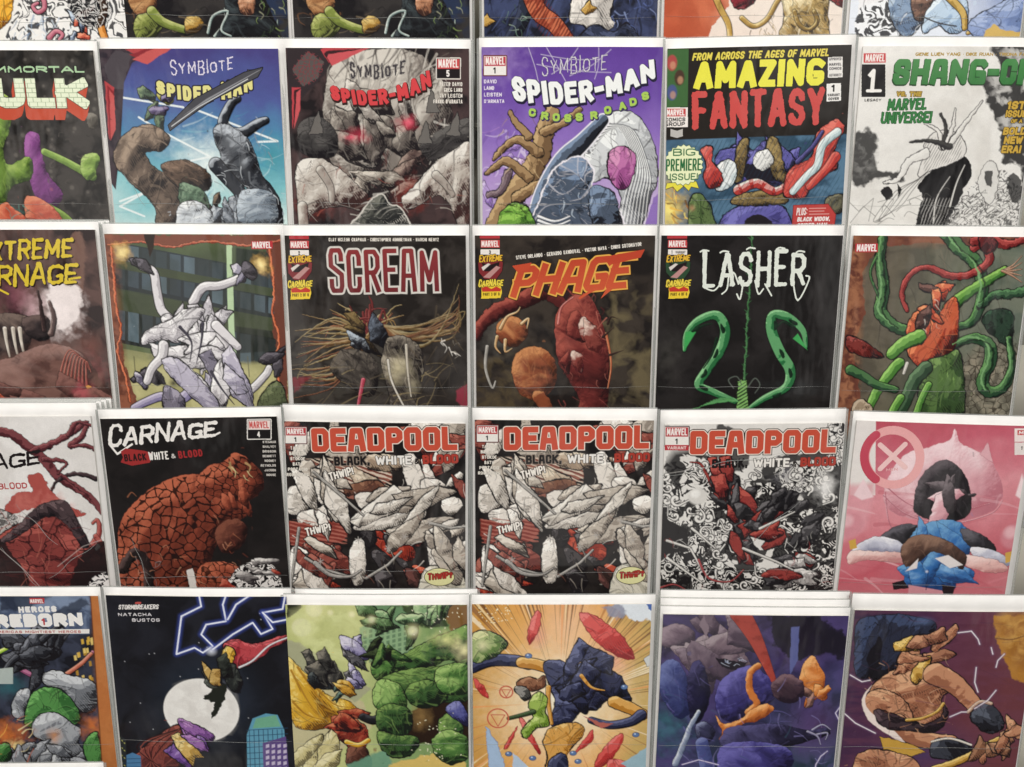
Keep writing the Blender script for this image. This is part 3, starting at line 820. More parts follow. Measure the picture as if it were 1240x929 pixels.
def night_band(cm, ox):
    A, P, K = start(cm, F0)
    X = lambda *p: [(x + ox, y) for x, y in p]
    A.fill('#211e20'); A.cloud('#171518', '#33302f', 22, 4)
    A.cloud(None, '#23304a', 20, 9, .9, box=X((150, -20), (210, -20), (210, 60), (165, 50)))
    A.daub(24, X((5, -10), (60, 45)), ['#3b3328', '#57452f', '#2b2620', '#6a4a33'], seed=4, ang=1.2)
    A.blob(X((14, -10), (44, -10), (50, 8), (36, 22), (22, 14)), ('#4a2d1c', '#8d5f3c', '#c89a6a'), 9, .5, 8)
    A.blob(X((26, 20), (42, 16), (60, 26), (48, 44), (30, 50), (22, 36)), ('#3d4420', '#7f8a45', '#b9be74'), 10, .5, 8)
    A.tube(X((44, 14), (56, 26), (76, 34), (92, 38)), 6, 4, ('#38401c', '#7d8a42', '#c0c47e'), 1)
    A.blob(X((84, 24), (98, 20), (106, 28), (100, 38), (86, 40)), ('#5a3f14', '#a8803a', '#dcc07a'), 7, .7, 5)
    A.tube(X((62, -10), (74, -4), (88, -8)), 4, 2, ('#6b6a66', '#b9b6ae', '#e8e4da'), .8)
    for i, (a, b) in enumerate([((120, 44), (132, 10)), ((142, 8), (166, 34)), ((156, 50), (148, 28)), ((180, 46), (196, 24))]):
        A.tube(X(a, ((a[0] + b[0]) / 2 + 6, (a[1] + b[1]) / 2), b), 1.4, .4, ('#5d6f6c', '#a9b9b2', '#dfe8e0'), .8)
    A.blob(X((136, -16), (170, -16), (188, 16), (196, 50), (126, 50), (132, 22)), ('#08080a', '#17181c', '#3d4548'), 16, .7, 10, .5)
    A.blob(X((150, -14), (166, -14), (168, 10), (160, 20), (150, 12)), ('#5a3526', '#a87456', '#d9ab8a'), 6, .5, 6)
    A.tube(X((112, 40), (118, 20), (136, 14), (128, 36), (140, 44)), 1.6, 1, ('#4d5c5c', '#9fb0ab', '#dfe6de'), .8)
    A.daub(16, X((168, 4), (206, 48)), ['#5d7a44', '#8ba25c', '#3b4a30', '#a5a58a'], ln=(5, 14), wd=(.8, 2), ang=1.1, seed=8)
    A.daub(12, X((60, 10), (130, 48)), ['#0d0c0e', '#4a4038', '#6f6250'], ln=(6, 16), wd=(1, 2.4), seed=18)
    return A
cm = Comic((117, -176), (344, -174), 12, tilt=11, seed=2, y=.0006); cm1 = cm
cm.build("dark comic showing brown and olive painted shapes, left one of two alike at the top", art=night_band(cm, 140))
cm = Comic((343, -176), (570, -176), 12, tilt=11, seed=3)
cm.build("dark comic showing brown and olive painted shapes, right one of two alike at the top", art=night_band(cm, 355))

cm = Comic((582, -176), (805, -176), 12, tilt=11, seed=4); A, P, K = start(cm, F0)
A.fill('#272c44'); A.cloud('#1a1c28', '#3c4566', 16, 5)
A.daub(60, [(585, -5), (800, 48)], ['#11121a', '#2e3654', '#46527a', '#191b28'], ln=(10, 30), wd=(1, 4), ang=2.0, av=.4, seed=7)
A.tube([(616, 52), (634, 20), (640, -10)], 8, 10, ('#0b0b10', '#171a26', '#3b4258'), .5)
A.blob([(700, -12), (740, -12), (738, 20), (744, 30), (724, 42), (706, 30), (690, 24)], ('#8f8a86', '#d4cec6', '#efeae2'), 10, .5, 9)
A.tube([(640, -15), (652, 14), (672, 30), (688, 52)], 11, 9, ('#5a2018', '#b5553a', '#d98a62'), 1, ring=7)
A.hatch([(628, -10), (654, -10), (700, 50), (660, 50)], '#5d1e16', .5, 4, .9)
A.blob([(705, 42), (720, 30), (742, 40), (760, 28), (770, 52), (700, 54)], ('#0c0c12', '#1d2233', '#4a5370'), 8, .6, 7)
for c in ((588, 25), (712, 10)):
    A.blob([(c[0] - 8, c[1] + 2), (c[0] - 2, c[1] - 3), (c[0] + 2, c[1] - 9), (c[0] + 5, c[1] - 2), (c[0] + 11, c[1] + 1), (c[0] + 4, c[1] + 5), (c[0] - 3, c[1] + 8)], ('#7d5a22', '#b98e44', '#e0bd72'), 6, .3, 6, sm=False)
A.daub(14, [(610, 10), (640, 50)], ['#6d8a7a', '#9fb3a4', '#3b4a4a'], ln=(5, 14), wd=(.8, 2), ang=1.9, seed=9)
A.daub(18, [(740, -4), (800, 46)], ['#55659a', '#7d8cb5', '#20263c'], ln=(6, 18), wd=(.8, 2.4), ang=1.0, seed=19)
cm.build("navy blue comic with an orange twisted strand and pale puff, top row", art=A)

cm = Comic((806, -177), (1035, -179), 12, tilt=11, seed=5, y=.0004); A, P, K = start(cm, F0)
A.grad((810, 0), (1030, 10), ['#bc5a3c', '#c9704f', '#dba98c', '#e6cfc0', '#d9b7a4'], noise=.1)
A.cloud(None, '#a5482f', 22, 3, .5, box=[(808, -20), (880, -20), (870, 50), (800, 50)])
A.poly([(868, 52), (880, 10), (905, -20), (1040, -20), (1034, 52)], '#e8dcd0', rough=3, sm=True)
A.blob([(885, -20), (920, -20), (912, 4), (890, 10)], ('#4f1620', '#8a2b35', '#b0535a'), 8, .3, 8)
A.blob([(995, -20), (1032, -20), (1030, 8), (1008, 2)], ('#6a1a20', '#a83a3a', '#cf6a60'), 8, .3, 8)
A.tube([(898, 22), (912, 32), (928, 24), (940, 4), (950, -12)], 2.6, 3, ('#6f5520', '#b3924c', '#e6d39a'), .8)
A.tube([(862, -14), (872, 10), (882, 30), (884, 52)], 3.5, 3, ('#6f5520', '#c3a057', '#f0e0ac'), .8)
A.blob([(948, -20), (1000, -20), (1002, 14), (1000, 52), (946, 52), (950, 20)], ('#5d4a22', '#b3965a', '#f0e4bc'), 12, 1.0, 8)
A.tube([(962, 14), (968, 30), (980, 36), (990, 26), (986, 14)], 2.2, 2.2, ('#40301a', '#8f7336', '#e0cb8d'), .8)
A.daub(26, [(925, -6), (1010, 48)], ['#3b2f1c', '#f3ead0', '#7f6a3a', '#d9c48a'], ln=(5, 16), wd=(.7, 2.2), ang=1.4, av=.5, seed=11)
A.daub(10, [(905, 30), (940, 50)], ['#4a3b28', '#a08a5c'], ln=(6, 16), wd=(.8, 1.8), ang=1.2, seed=12)
cm.build("peach and red comic with gold ornament, second from the right at the top", art=A)

cm = Comic((1040, -177), (1262, -177), 12, tilt=11, seed=6); A, P, K = start(cm, F0)
A.fill('#e3e5e8')
A.grad((1160, 0), (1240, 30), ['#dfe5ee', '#8e9fc6', '#6f83b2'], .9, .15)
A.poly([(1040, -20), (1130, -20), (1100, 30), (1060, 52), (1040, 52)], '#e9e9ea', rough=3)
A.inkswirl([(1040, 12), (1070, 0), (1092, -20), (1120, 20), (1090, 52), (1040, 52)], '#191a20', '#eceef0', 14, 3, 7, .95, .1)
A.blob([(1078, -10), (1108, -18), (1118, 20), (1100, 44), (1082, 30)], ('#3a4a62', '#6f88a8', '#b7c8d8'), 9, .7, 7)
A.blob([(1106, -20), (1128, -20), (1126, 14), (1112, 26), (1104, 8)], ('#2d211d', '#6b4c40', '#a07c66'), 8, .7, 7)
A.blob([(1122, 14), (1144, -10), (1164, -16), (1172, 14), (1166, 36), (1150, 40), (1136, 30), (1118, 40)], ('#6d86a8', '#a9c2da', '#e2eef5'), 12, .4, 9)
A.tube([(1136, -16), (1152, 0), (1166, 16), (1168, 34)], 5, 3, ('#6f5218', '#b99544', '#e3c77e'), .8)
A.tube([(1116, 20), (1136, 28), (1158, 32)], .8, .8, ('#1a1716', '#2b2624', '#3a3330'), 0)
A.tube([(1172, 40), (1196, 30), (1212, 34), (1240, 44)], 2, 4, ('#8a6a2a', '#c9a458', '#ecd596'), .8)
A.blob([(1172, 30), (1204, 8), (1245, -6), (1245, 52), (1190, 50)], ('#4f6492', '#7f93c0', '#a9b9da'), 18, .4, 14, .8)
A.poly([(1192, 38), (1204, 28), (1212, 36), (1245, 40), (1245, 50), (1190, 48)], '#cfae62', rough=2)
A.daub(24, [(1046, -4), (1120, 48)], ['#17181c', '#2c3038', '#f4f5f6', '#4a5260'], ln=(6, 18), wd=(.6, 2), ang=1.9, av=.7, seed=13)
cm.build("white and blue comic with black ink strokes and gold bands, top right corner", art=A)

# ---- second row
# green lettered dark comic at the left edge
cm = Comic((-107, 50), (117, 50), 11, 3, 4, seed=7, tilt=11.4); A, P, K = start(cm)
A.fill('#2c2926'); A.cloud('#1f1d1c', '#3f3b38', 18, 5)
for i in range(70):
    x, y = A.rng.uniform(-10, 136), A.rng.uniform(62, 275); r = A.rng.uniform(2, 7)
    A.ell((x, y), r, r, '#4a4642', a=.45, soft=2.5); A.ell((x - r * .3, y - r * .3), r * .4, r * .4, '#77716a', a=.45, soft=2)
A.grad((-100, 60), (-90, 66), ['#7a3f33', '#2c2926'], 0)
A.blob([(30, 165), (46, 162), (50, 185), (58, 210), (76, 236), (60, 256), (44, 240), (34, 205)], ('#3d1c42', '#7d4380', '#a565a4'), 10, .5, 8, .6)
A.blob([(-20, 120), (10, 118), (13, 150), (4, 180), (10, 200), (36, 190), (38, 216), (14, 226), (4, 250), (-20, 270)], ('#33461f', '#6d8c3c', '#a4bd62'), 12, .8, 9)
A.tube([(54, 184), (76, 194), (98, 206), (112, 214)], 4, 5, ('#41582a', '#86a550', '#b4cc7a'), .8)
A.blob([(100, 190), (118, 186), (118, 204), (108, 218), (98, 208)], ('#41582a', '#86a550', '#b4cc7a'), 6, .6, 5)
A.tube([(60, 252), (78, 262), (92, 276)], 5, 4, ('#3a4a22', '#6f8c3c', '#9ab860'), .8)
A.blob([(30, 242), (48, 240), (70, 258), (80, 285), (40, 285)], ('#6b2a22', '#b85645', '#d98a6c'), 10, .5, 8)
A.blob([(4, 246), (16, 252), (44, 275), (60, 300), (0, 300), (-20, 270)], ('#7a2f22', '#c25a42', '#e08c68'), 10, .6, 7)
A.daub(18, [(8, 250), (40, 275)], ['#2f5a52', '#5d9488', '#1d2c2a'], ln=(6, 14), wd=(1, 2.4), ang=.7, seed=3)
A.blob([(104, 138), (116, 138), (118, 152), (108, 155)], ('#38342f', '#5f5a52', '#8a847a'), 6, .6, 4, .3)
A.daub(30, [(50, 150), (135, 270)], ['#1a1817', '#514b45', '#68615a'], ln=(3, 8), wd=(1, 3), seed=30, a=.5)
P.text("IMMORTAL", (-13, 88), (102, 88), 7.6, '#a9c9a0', t=2, gap=.5, style='block')
P.text("HULK", (-46, 131), (108, 131), 35, '#e6eed2', t=12, gap=.12, style='block', font=BLOCKY, brick='#a9b898', shadow=((-4, 14), '#c0523c', 0), out=[(.7, '#33302c')])
cm.build("dark comic with big pale green brick lettering over a red drop shadow", art=A, prints=[("title_lettering", P, .45)])

# indigo and teal comic with a grey blade
cm = Comic((117, 47), (342, 47), 12, 3, 5, seed=8); A, P, K = start(cm)
A.grad((240, 58), (250, 272), ['#47427c', '#4f5b96', '#5288ac', '#7dbcc2', '#d4e8e4'], noise=.12)
A.glow((255, 200), 70, '#e9f3ef', .95, 55, .3); A.glow((180, 250), 60, '#59b0ba', .7)
A.glow((330, 190), 40, '#2d8f96', .6)
A.daub(40, [(150, 130), (335, 260)], ['#3f86a8', '#8cc7cc', '#dff0ee', '#4e9fb4'], ln=(14, 40), wd=(1, 5), ang=-.5, av=.5, a=.35, seed=4)
for p in ([(147, 118), (222, 130)], [(240, 134), (336, 171), (312, 172)], [(168, 142), (190, 156), (255, 190), (230, 195)], [(145, 244), (178, 232), (145, 250), (175, 262)]):
    A.line(p, 2.4, '#e8efee', .9)
A.poly([(118, 56), (200, 56), (160, 76), (150, 100), (146, 170), (140, 230), (120, 200)], '#3b2f36')
A.cloud('#2b2730', '#4a4046', 8, 6, .8, box=[(118, 56), (196, 56), (158, 80), (146, 110), (140, 200), (118, 150)])
A.poly([(126, 80), (140, 60), (160, 66), (148, 108), (134, 108)], '#4d474c', rough=2)
for k in range(3):
    A.poly([(152 + k * 4, 60 + k * 6), (196 + 0 * k, 54), (216, 54), (172 + k * 3, 70 + k * 4)], ['#b0474a', '#8a2f36', '#c25a58'][k], rough=1)
    A.poly([(126 + k * 3, 98 + k * 5), (138, 106 + k * 5), (136 + k * 2, 140 + k * 8), (132 + k, 170)], ['#b0474a', '#8a2f36', '#c25a58'][k], rough=1)
A.shards(6, [(176, 104), (206, 150)], [('#2c3a34', '#5b6e58', '#8fa07c'), ('#3a3048', '#64587c', '#9a90ac'), ('#6d6a2c', '#a8a24e', '#d4cf84')], (10, 20), 3)
# brown rocky heap, lower left, and dark ribboned mass, right
A.blob([(140, 178), (160, 156), (186, 152), (206, 168), (196, 182), (176, 186), (190, 206), (216, 214), (232, 232), (258, 252), (268, 280), (196, 290), (188, 250), (160, 222), (140, 200)], ('#2b2320', '#66574c', '#a5917e'), 14, .9, 11)
A.blob([(196, 200), (222, 194), (250, 206), (256, 226), (232, 236), (206, 218)], ('#1c1715', '#4d3d33', '#8a7260'), 10, .9, 6)
A.blob([(218, 222), (246, 232), (252, 256), (222, 258)], ('#25352a', '#56705a', '#8aa287'), 8, 1, 5)
A.shards(8, [(258, 238), (292, 268)], [('#2d2622', '#6f5e50', '#a8937c'), ('#3c4046', '#7d838c', '#c7ccd2')], (14, 24), 9)
A.blob([(216, 250), (240, 244), (258, 262), (252, 285), (218, 285)], ('#6f7378', '#c7ccd2', '#eef0f0'), 8, .6, 6)
dk = ('#0d0e13', '#2e3138', '#b9bfc6')
A.tube([(276, 158), (270, 148), (280, 126), (288, 120)], 7, 4, dk, 1)
A.tube([(272, 160), (292, 162), (312, 150), (322, 146)], 8, 4, dk, 1)
A.blob([(258, 160), (272, 150), (296, 164), (308, 184), (318, 214), (338, 240), (342, 285), (326, 285), (318, 250), (290, 220), (262, 206), (268, 190)], dk, 13, .5, 14)
A.tube([(262, 200), (276, 216), (290, 232), (300, 252)], 9, 7, dk, 1)
A.blob([(292, 232), (326, 232), (336, 250), (330, 272), (290, 268)], ('#4a525c', '#7d8894', '#c3ccd4'), 10, .5, 9)
A.daub(26, [(262, 160), (335, 250)], ['#d7dde2', '#14151a', '#7f8790'], ln=(6, 18), wd=(.6, 2), ang=1.0, av=.5, seed=6)
A.line([(148, 208), (160, 220), (178, 236), (196, 262)], 1, '#1f1a18', .8, True)
# title, then the blade that crosses it
P.text("SYMBIOTE", (207, 92), (283, 83), 15, '#d5cfe0', h1=15, t=2.1, rough=.9, rs=3, jit=.10, topjit=.28, gap=.3, slant=.12, taper=.55, sag=2)
P.text("SPIDER-MAN", (190, 112), (306, 108), 15, '#ddd68c', h1=23, t=4.6, sag=13, gap=.25, slant=.05, out=[(1.6, '#2e2a3c')], style='block')
B = Print(cm.q)
B.poly([(204, 152), (236, 120), (296, 88), (318, 82), (312, 93), (256, 122), (222, 146), (206, 158)], '#4b4b50', (1, '#1d1c22'))
B.poly([(222, 140), (250, 120), (312, 86), (317, 84), (258, 118)], '#8b8c90')
B.stroke([(208, 153), (240, 130), (300, 96)], 1.1, '#c9cbcc')
cm.build("blue and teal comic with jagged lilac and yellow title crossed by a grey blade", art=A, creases=[((150, 210), (176, 250))], prints=[("title_lettering", P, .42), ("blade_picture", B, .5)])

# grey and red comic
cm = Comic((342, 47), (570, 48), 11, 4, 2, seed=9); A, P, K = start(cm)
A.fill('#2d2628'); A.cloud('#1e1a1c', '#4a3a3a', 24, 6)
A.grad((455, 62), (455, 250), ['#8f8880', '#a8a29a', '#554c4a', '#3a2c2c'], .0)
A.blob([(404, 76), (440, 62), (500, 62), (532, 92), (548, 140), (530, 196), (500, 238), (462, 250), (424, 236), (398, 190), (392, 130)], ('#3a3232', '#8b837b', '#cfc9bf'), 40, .8, 22, .6)
A.daub(90, [(395, 62), (545, 130)], ['#6d655e', '#b3aca2', '#4a4240', '#d4cec4', '#332c2c'], ln=(14, 42), wd=(1, 3.4), ang=1.9, av=.5, a=.7, seed=5)
A.daub(70, [(400, 130), (540, 235)], ['#565050', '#c7c1b7', '#3b3234', '#8a7f78', '#e2ddd4', '#5d3a38'], ln=(8, 26), wd=(1, 3.6), ang=.3, av=1.0, a=.65, seed=15)
A.shards(14, [(405, 120), (530, 185)], [('#3a3434', '#a09890', '#e0dad0'), ('#2a2426', '#6d655f', '#b5ada2')], (18, 44), 33, ang=.9)
A.glow((430, 164), 24, '#c43a50', .75, 12, .4); A.glow((492, 150), 18, '#c43a50', .8, 14, .4)
A.glow((426, 166), 9, '#e8667a', .8, 5, .4); A.glow((495, 148), 8, '#e8667a', .8, 6, .4)
A.shards(9, [(420, 190), (505, 236)], [('#3a3030', '#8f867c', '#d8d0c4'), ('#2c2424', '#5d4a46', '#a89488')], (16, 34), 31, ang=-.5)
A.blob([(362, 150), (388, 142), (408, 164), (404, 190), (366, 186)], ('#1c1a1c', '#3b3939', '#5f5c5a'), 14, .5, 9, .4)
A.blob([(508, 180), (536, 156), (572, 144), (572, 190), (536, 200)], ('#1c1a1c', '#403d3d', '#65625f'), 14, .5, 9, .4)
for (x, y, dx) in ((382, 146, 4), (514, 158, 2), (548, 148, 6), (524, 120, -2)):
    A.poly([(x - 8, y + 16), (x + dx, y - 12), (x + 9, y + 16)], '#6b6763', rough=2, ink=.8)
A.glow((380, 245), 40, '#a8453c', .5, 26, .4); A.glow((500, 235), 30, '#a8453c', .6, 30, .4); A.glow((408, 215), 18, '#a8453c', .4)
# two pale boulders reaching in
pb = ('#5a3a36', '#b7aea4', '#e6e1d8')
A.blob([(360, 200), (384, 192), (410, 204), (436, 228), (446, 240), (440, 256), (418, 250), (392, 252), (376, 262), (366, 286), (360, 240)], pb, 18, .7, 10)
A.tube([(388, 206), (400, 226), (402, 244)], 5, 3, ('#6b5a54', '#a89f96', '#d8d2c8'), .8); A.tube([(366, 250), (368, 280)], 6, 6, pb, .8)
A.blob([(486, 240), (500, 228), (524, 200), (550, 182), (572, 180), (572, 285), (560, 285), (546, 250), (530, 236), (512, 246), (494, 254)], pb, 18, .7, 10)
A.tube([(528, 212), (540, 224), (548, 236)], 5, 3, ('#6b5a54', '#a89f96', '#d8d2c8'), .8)
A.daub(60, [(362, 196), (568, 265)], ['#8a7f76', '#ded8ce', '#4a3432', '#a0584c', '#c9c1b6'], ln=(5, 16), wd=(.6, 2.2), ang=.9, av=.9, a=.6, seed=17)
A.blob([(436, 262), (448, 244), (462, 236), (472, 248), (488, 256), (494, 290), (424, 290), (426, 272)], ('#17181a', '#2d2e2e', '#74756c'), 12, .4, 9, 1.6, '#d3cfc6')
A.poly([(347, 58), (430, 58), (400, 78), (392, 92), (372, 112), (358, 128), (352, 170)], '#332b2e')
A.poly([(354, 84), (372, 62), (392, 76), (384, 96), (366, 104)], '#57514f', rough=2); A.cracks([(354, 84), (372, 62), (392, 76), (384, 96), (366, 104)], '#7d3a40', 5, .12)
for k in range(3):
    A.poly([(388 + k * 4, 60 + k * 5), (392 + k * 3, 58 + k * 4), (448, 58), (398 + k * 2, 76 + k * 2)], ['#b8434a', '#3a2226', '#c4555a'][k], rough=.7)
    A.poly([(353 + k * 3, 106 + k * 3), (364, 106 + k), (361 + k, 116 + k * 9), (354 + k, 156)], ['#b8434a', '#3a2226', '#c4555a'][k], rough=.7)
P.text("SYMBIOTE", (424, 95), (491, 88), 15, '#403c40', t=2.4, rough=.8, rs=3, jit=.1, topjit=.25, gap=.3, slant=.1, taper=.5, sag=3, out=[(.9, '#9a958f')])
P.text("SPIDER-MAN", (402, 120), (523, 104), 17, '#d0464a', h1=19, t=5.0, sag=14, gap=.22, slant=-.02, shadow=((.8, 1.8), '#33201f', 1.0), style='block')
corner(K, 529, 71, 557, 95, "5", '#1f1c1e', '#efebe6', frame='#d8d2ca')
credits(K, ["PETER DAVID", "GREG LAND", "JAY LEISTEN", "FRANK D'ARMATA"], 524, 560, 104.5, 7, 4.8, '#d9d3ca', right=True, per=2.5)
cm.build("grey and red comic with two glowing red spots and a slanted red title", art=A, prints=[("title_lettering", P, .42), ("corner_box", K, .42)])

# purple comic
cm = Comic((580, 46), (806, 46), 11, 3, 3, seed=10); A, P, K = start(cm)
A.grad((690, 57), (690, 272), ['#5c3c90', '#6a4aa0', '#8a6cb8', '#a98cc6', '#c5b2d6'], noise=.1)
A.glow((600, 70), 50, '#a58cc4', .7, 40, .4); A.glow((770, 250), 60, '#dcd0e4', .6)
A.daub(50, [(585, 130), (660, 270)], ['#d9c9e6', '#8f6cb8', '#e9dfee', '#b58cc4', '#6d4c9c'], ln=(10, 26), wd=(1, 5), ang=2.2, av=.8, a=.6, seed=2)
A.shards(8, [(586, 150), (640, 270)], [('#8a5ca8', '#c9a4d8', '#eedff2'), ('#6a4a9a', '#a384c4', '#d8c8e8')], (10, 24), 6, ink=.6, inkc='#5a4a70')
for a, b in (((640, 58), (652, 100)), ((662, 58), (690, 108)), ((700, 58), (668, 90)), ((725, 58), (720, 96)), ((740, 60), (690, 92)), ((650, 78), (740, 88)), ((655, 66), (725, 72))):
    A.line([a, ((a[0] + b[0]) / 2 + 2, (a[1] + b[1]) / 2 + 3), b], .8, '#cfc6da', .8, True)
tr = ('#3a2a1e', '#8a6c4c', '#c4a67a')
A.tube([(604, 272), (620, 240), (640, 215), (652, 190), (660, 160), (668, 140)], 16, 10, tr, 1, wob=3)
A.tube([(652, 185), (628, 170), (612, 178), (598, 192)], 6, 2, tr, .9, wob=2); A.tube([(640, 165), (626, 150), (618, 136)], 5, 2, tr, .9, wob=2)
A.tube([(640, 215), (616, 196), (600, 202), (590, 210)], 6, 2.5, tr, .9, wob=2); A.tube([(660, 160), (684, 148), (702, 132)], 6, 3, tr, .9, wob=2)
A.tube([(626, 240), (650, 226), (664, 236), (656, 256)], 7, 4, tr, .9, wob=2); A.tube([(616, 210), (606, 232), (592, 236)], 5, 3, ('#3d2f36', '#6d5a62', '#98868a'), .9, wob=2)
A.daub(40, [(606, 140), (668, 260)], ['#4a3626', '#b5966a', '#6f5438', '#d8bd8e'], ln=(8, 22), wd=(.7, 2), ang=1.9, av=.5, a=.7, seed=12)
# silver flowing sweep, magenta oval and black glossy folds
A.blob([(708, 180), (722, 150), (750, 134), (776, 144), (792, 176), (796, 214), (786, 244), (770, 285), (746, 285), (752, 240), (736, 214), (716, 222), (700, 206)], ('#7d7f84', '#c3c6c8', '#eceeed'), 18, .6, 16)
for k in range(16):
    t = k / 15; A.tube([(716 + 20 * t, 186 - 46 * t + 10 * t * t), (742 + 26 * t, 150 + 8 * t), (766 + 22 * t, 190 + 20 * t), (756 + 30 * t, 240), (748 + 34 * t, 280)], .8, .4, ('#55585e',) * 3 if k % 2 else ('#f5f6f4',) * 3, 0, a=.8)
A.blob([(738, 186), (752, 178), (768, 186), (768, 206), (760, 226), (748, 228), (738, 212)], ('#6d2a60', '#b0619c', '#d695bc'), 10, .4, 9)
bk = ('#0c0d12', '#22252e', '#7f92ac')
A.tube([(652, 280), (662, 236), (682, 196), (706, 172), (730, 146)], 17, 7, bk, 1.2, inkc='#e9e6ec')
A.blob([(648, 285), (656, 240), (672, 206), (700, 190), (718, 206), (716, 232), (734, 234), (748, 252), (748, 290)], bk, 16, .4, 16, 1.2, '#e9e6ec')
A.blob([(714, 230), (734, 228), (748, 246), (744, 275), (720, 275)], bk, 9, .4, 9)
for k in range(4): A.tube([(652, 262 + k * 5), (672, 268 + k * 5), (690, 262 + k * 5)], 1.6, .7, ('#aeb4bc', '#e9ebec', '#ffffff'), .5)
A.daub(20, [(660, 205), (715, 262)], ['#5d7494', '#c6d2de', '#0a0a0e'], ln=(6, 16), wd=(.7, 2.2), ang=1.9, av=.7, seed=21)
A.blob([(606, 260), (622, 246), (640, 254), (648, 290), (604, 290)], ('#26401c', '#5a8f36', '#98c85c'), 9, 1, 6); A.daub(14, [(606, 246), (644, 258)], ['#151a14', '#2a3a24'], ln=(5, 12), wd=(1.4, 3), seed=3)
A.poly([(776, 285), (792, 240), (806, 226), (806, 285)], '#8f72b8', rough=2)
P.text("SYMBIOTE", (656, 93), (735, 84), 18, '#cfcad6', t=1.6, rough=.8, rs=3, jit=.08, topjit=.25, gap=.3, slant=.1, taper=.5, out=[(.5, '#4a3c66')])
P.text("SPIDER-MAN", (622, 121), (794, 94), 29, '#eef0ee', h1=22, t=8.0, sag=16, gap=.17, slant=.02, shadow=((1.2, 2.2), '#25203a', 1.1), style='block')
for i, (c, x, y) in enumerate(zip("CROSSROADS", (641, 656, 670, 684, 698, 716, 733, 751, 764, 779), (141, 145, 147, 148, 147, 145, 139, 134, 129, 122))):
    P.text(c, (x - 1, y), (x + 9, y - [-.5, -.5, 0, 0, .5, 1, 1.5, 2, 2, 2.5][i]), 9.5, '#a8c95c', t=2.9, shadow=((1, 1), '#3d3458', .9))
corner(K, 586, 68, 613, 91, "1", frame='#6a1f2c', red='#b8404e')
credits(K, ["DAVID", "LAND", "LEISTEN", "D'ARMATA"], 586, 612, 101, 8, 4.6, '#d9d0e2', per=3.1)
cm.build("purple comic with white arched title and green spaced letters beneath it", art=A, prints=[("title_lettering", P, .42), ("corner_box", K, .42)])

# black comic with yellow and red stacked title
cm = Comic((806, 47), (1037, 42), 12, 2, 6, seed=11, tilt=10.6); A, P, K = start(cm)
A.fill('#26221f')
A.grad((900, 158), (920, 275), ['#3f5a72', '#44657f', '#37556e', '#2b4154'], 0)
A.poly([(800, 168), (1032, 160), (1032, 300), (790, 300)], '#41607a', rough=2)
A.cloud('#2c4456', '#5d7f98', 26, 8, .75, box=[(800, 172), (1030, 164), (1030, 320), (795, 320)], sy=1.5)
A.poly([(800, 58), (1034, 53), (1033, 162), (800, 170)], '#26221f')
A.poly([(805, 60), (834, 59), (833, 129), (803, 130)], '#41663c')
for (x, y, c) in ((814, 76, '#a84a48'), (823, 94, '#4a362c'), (814, 112, '#4a5684')):
    A.ell((x, y), 6, 9, c, soft=2); A.ell((x + 1, y + 3), 3.4, 4.5, '#c99a78', a=.6, soft=2)
# generic painted masses in the picture's colours
bl = ('#26244a', '#544f94', '#7d7ac0')
A.blob([(868, 280), (876, 262), (896, 250), (930, 246), (952, 256), (958, 290), (900, 300), (866, 300)], bl, 16, .4, 14)
A.poly([(902, 268), (916, 260), (934, 268), (936, 285), (898, 285)], '#231f24', rough=2, sm=True)
A.blob([(872, 196), (890, 176), (912, 182), (930, 170), (952, 184), (968, 180), (960, 206), (948, 226), (920, 214), (898, 226), (884, 208)], bl, 16, .5, 12)
A.shards(6, [(880, 176), (960, 222)], [bl, ('#1d1b2c', '#3a3764', '#6d69a8')], (18, 34), 44)
A.poly([(902, 200), (944, 196), (946, 218), (904, 218)], '#201d26', rough=3, sm=True)
ol = ('#3d3220', '#77643f', '#a08a5a')
A.blob([(896, 172), (906, 170), (902, 196), (898, 218), (886, 218), (890, 194)], ol, 7, .8, 5); A.blob([(930, 168), (942, 170), (948, 200), (956, 220), (940, 218), (930, 196)], ol, 7, .8, 5)
A.blob([(888, 240), (904, 234), (944, 232), (950, 246), (892, 248)], ol, 6, .9, 5)
A.tube([(894, 230), (916, 222), (938, 232), (956, 222)], 6, 4, ('#7d211f', '#c5463f', '#e6e2da'), .8, ring=5)
A.blob([(916, 186), (930, 182), (936, 196), (924, 206), (912, 198)], ('#9a9a98', '#dcdcd8', '#f3f3ef'), 6, .2, 6)
A.blob([(872, 198), (886, 194), (892, 210), (884, 226), (868, 230), (864, 214)], ('#9fb3b8', '#dfe6e6', '#f4f5f2'), 7, .2, 8)
A.blob([(849, 182), (862, 178), (862, 196), (872, 208), (874, 222), (860, 228), (852, 214), (856, 200)], ('#7d211f', '#c5463f', '#de746a'), 8, .3, 7)
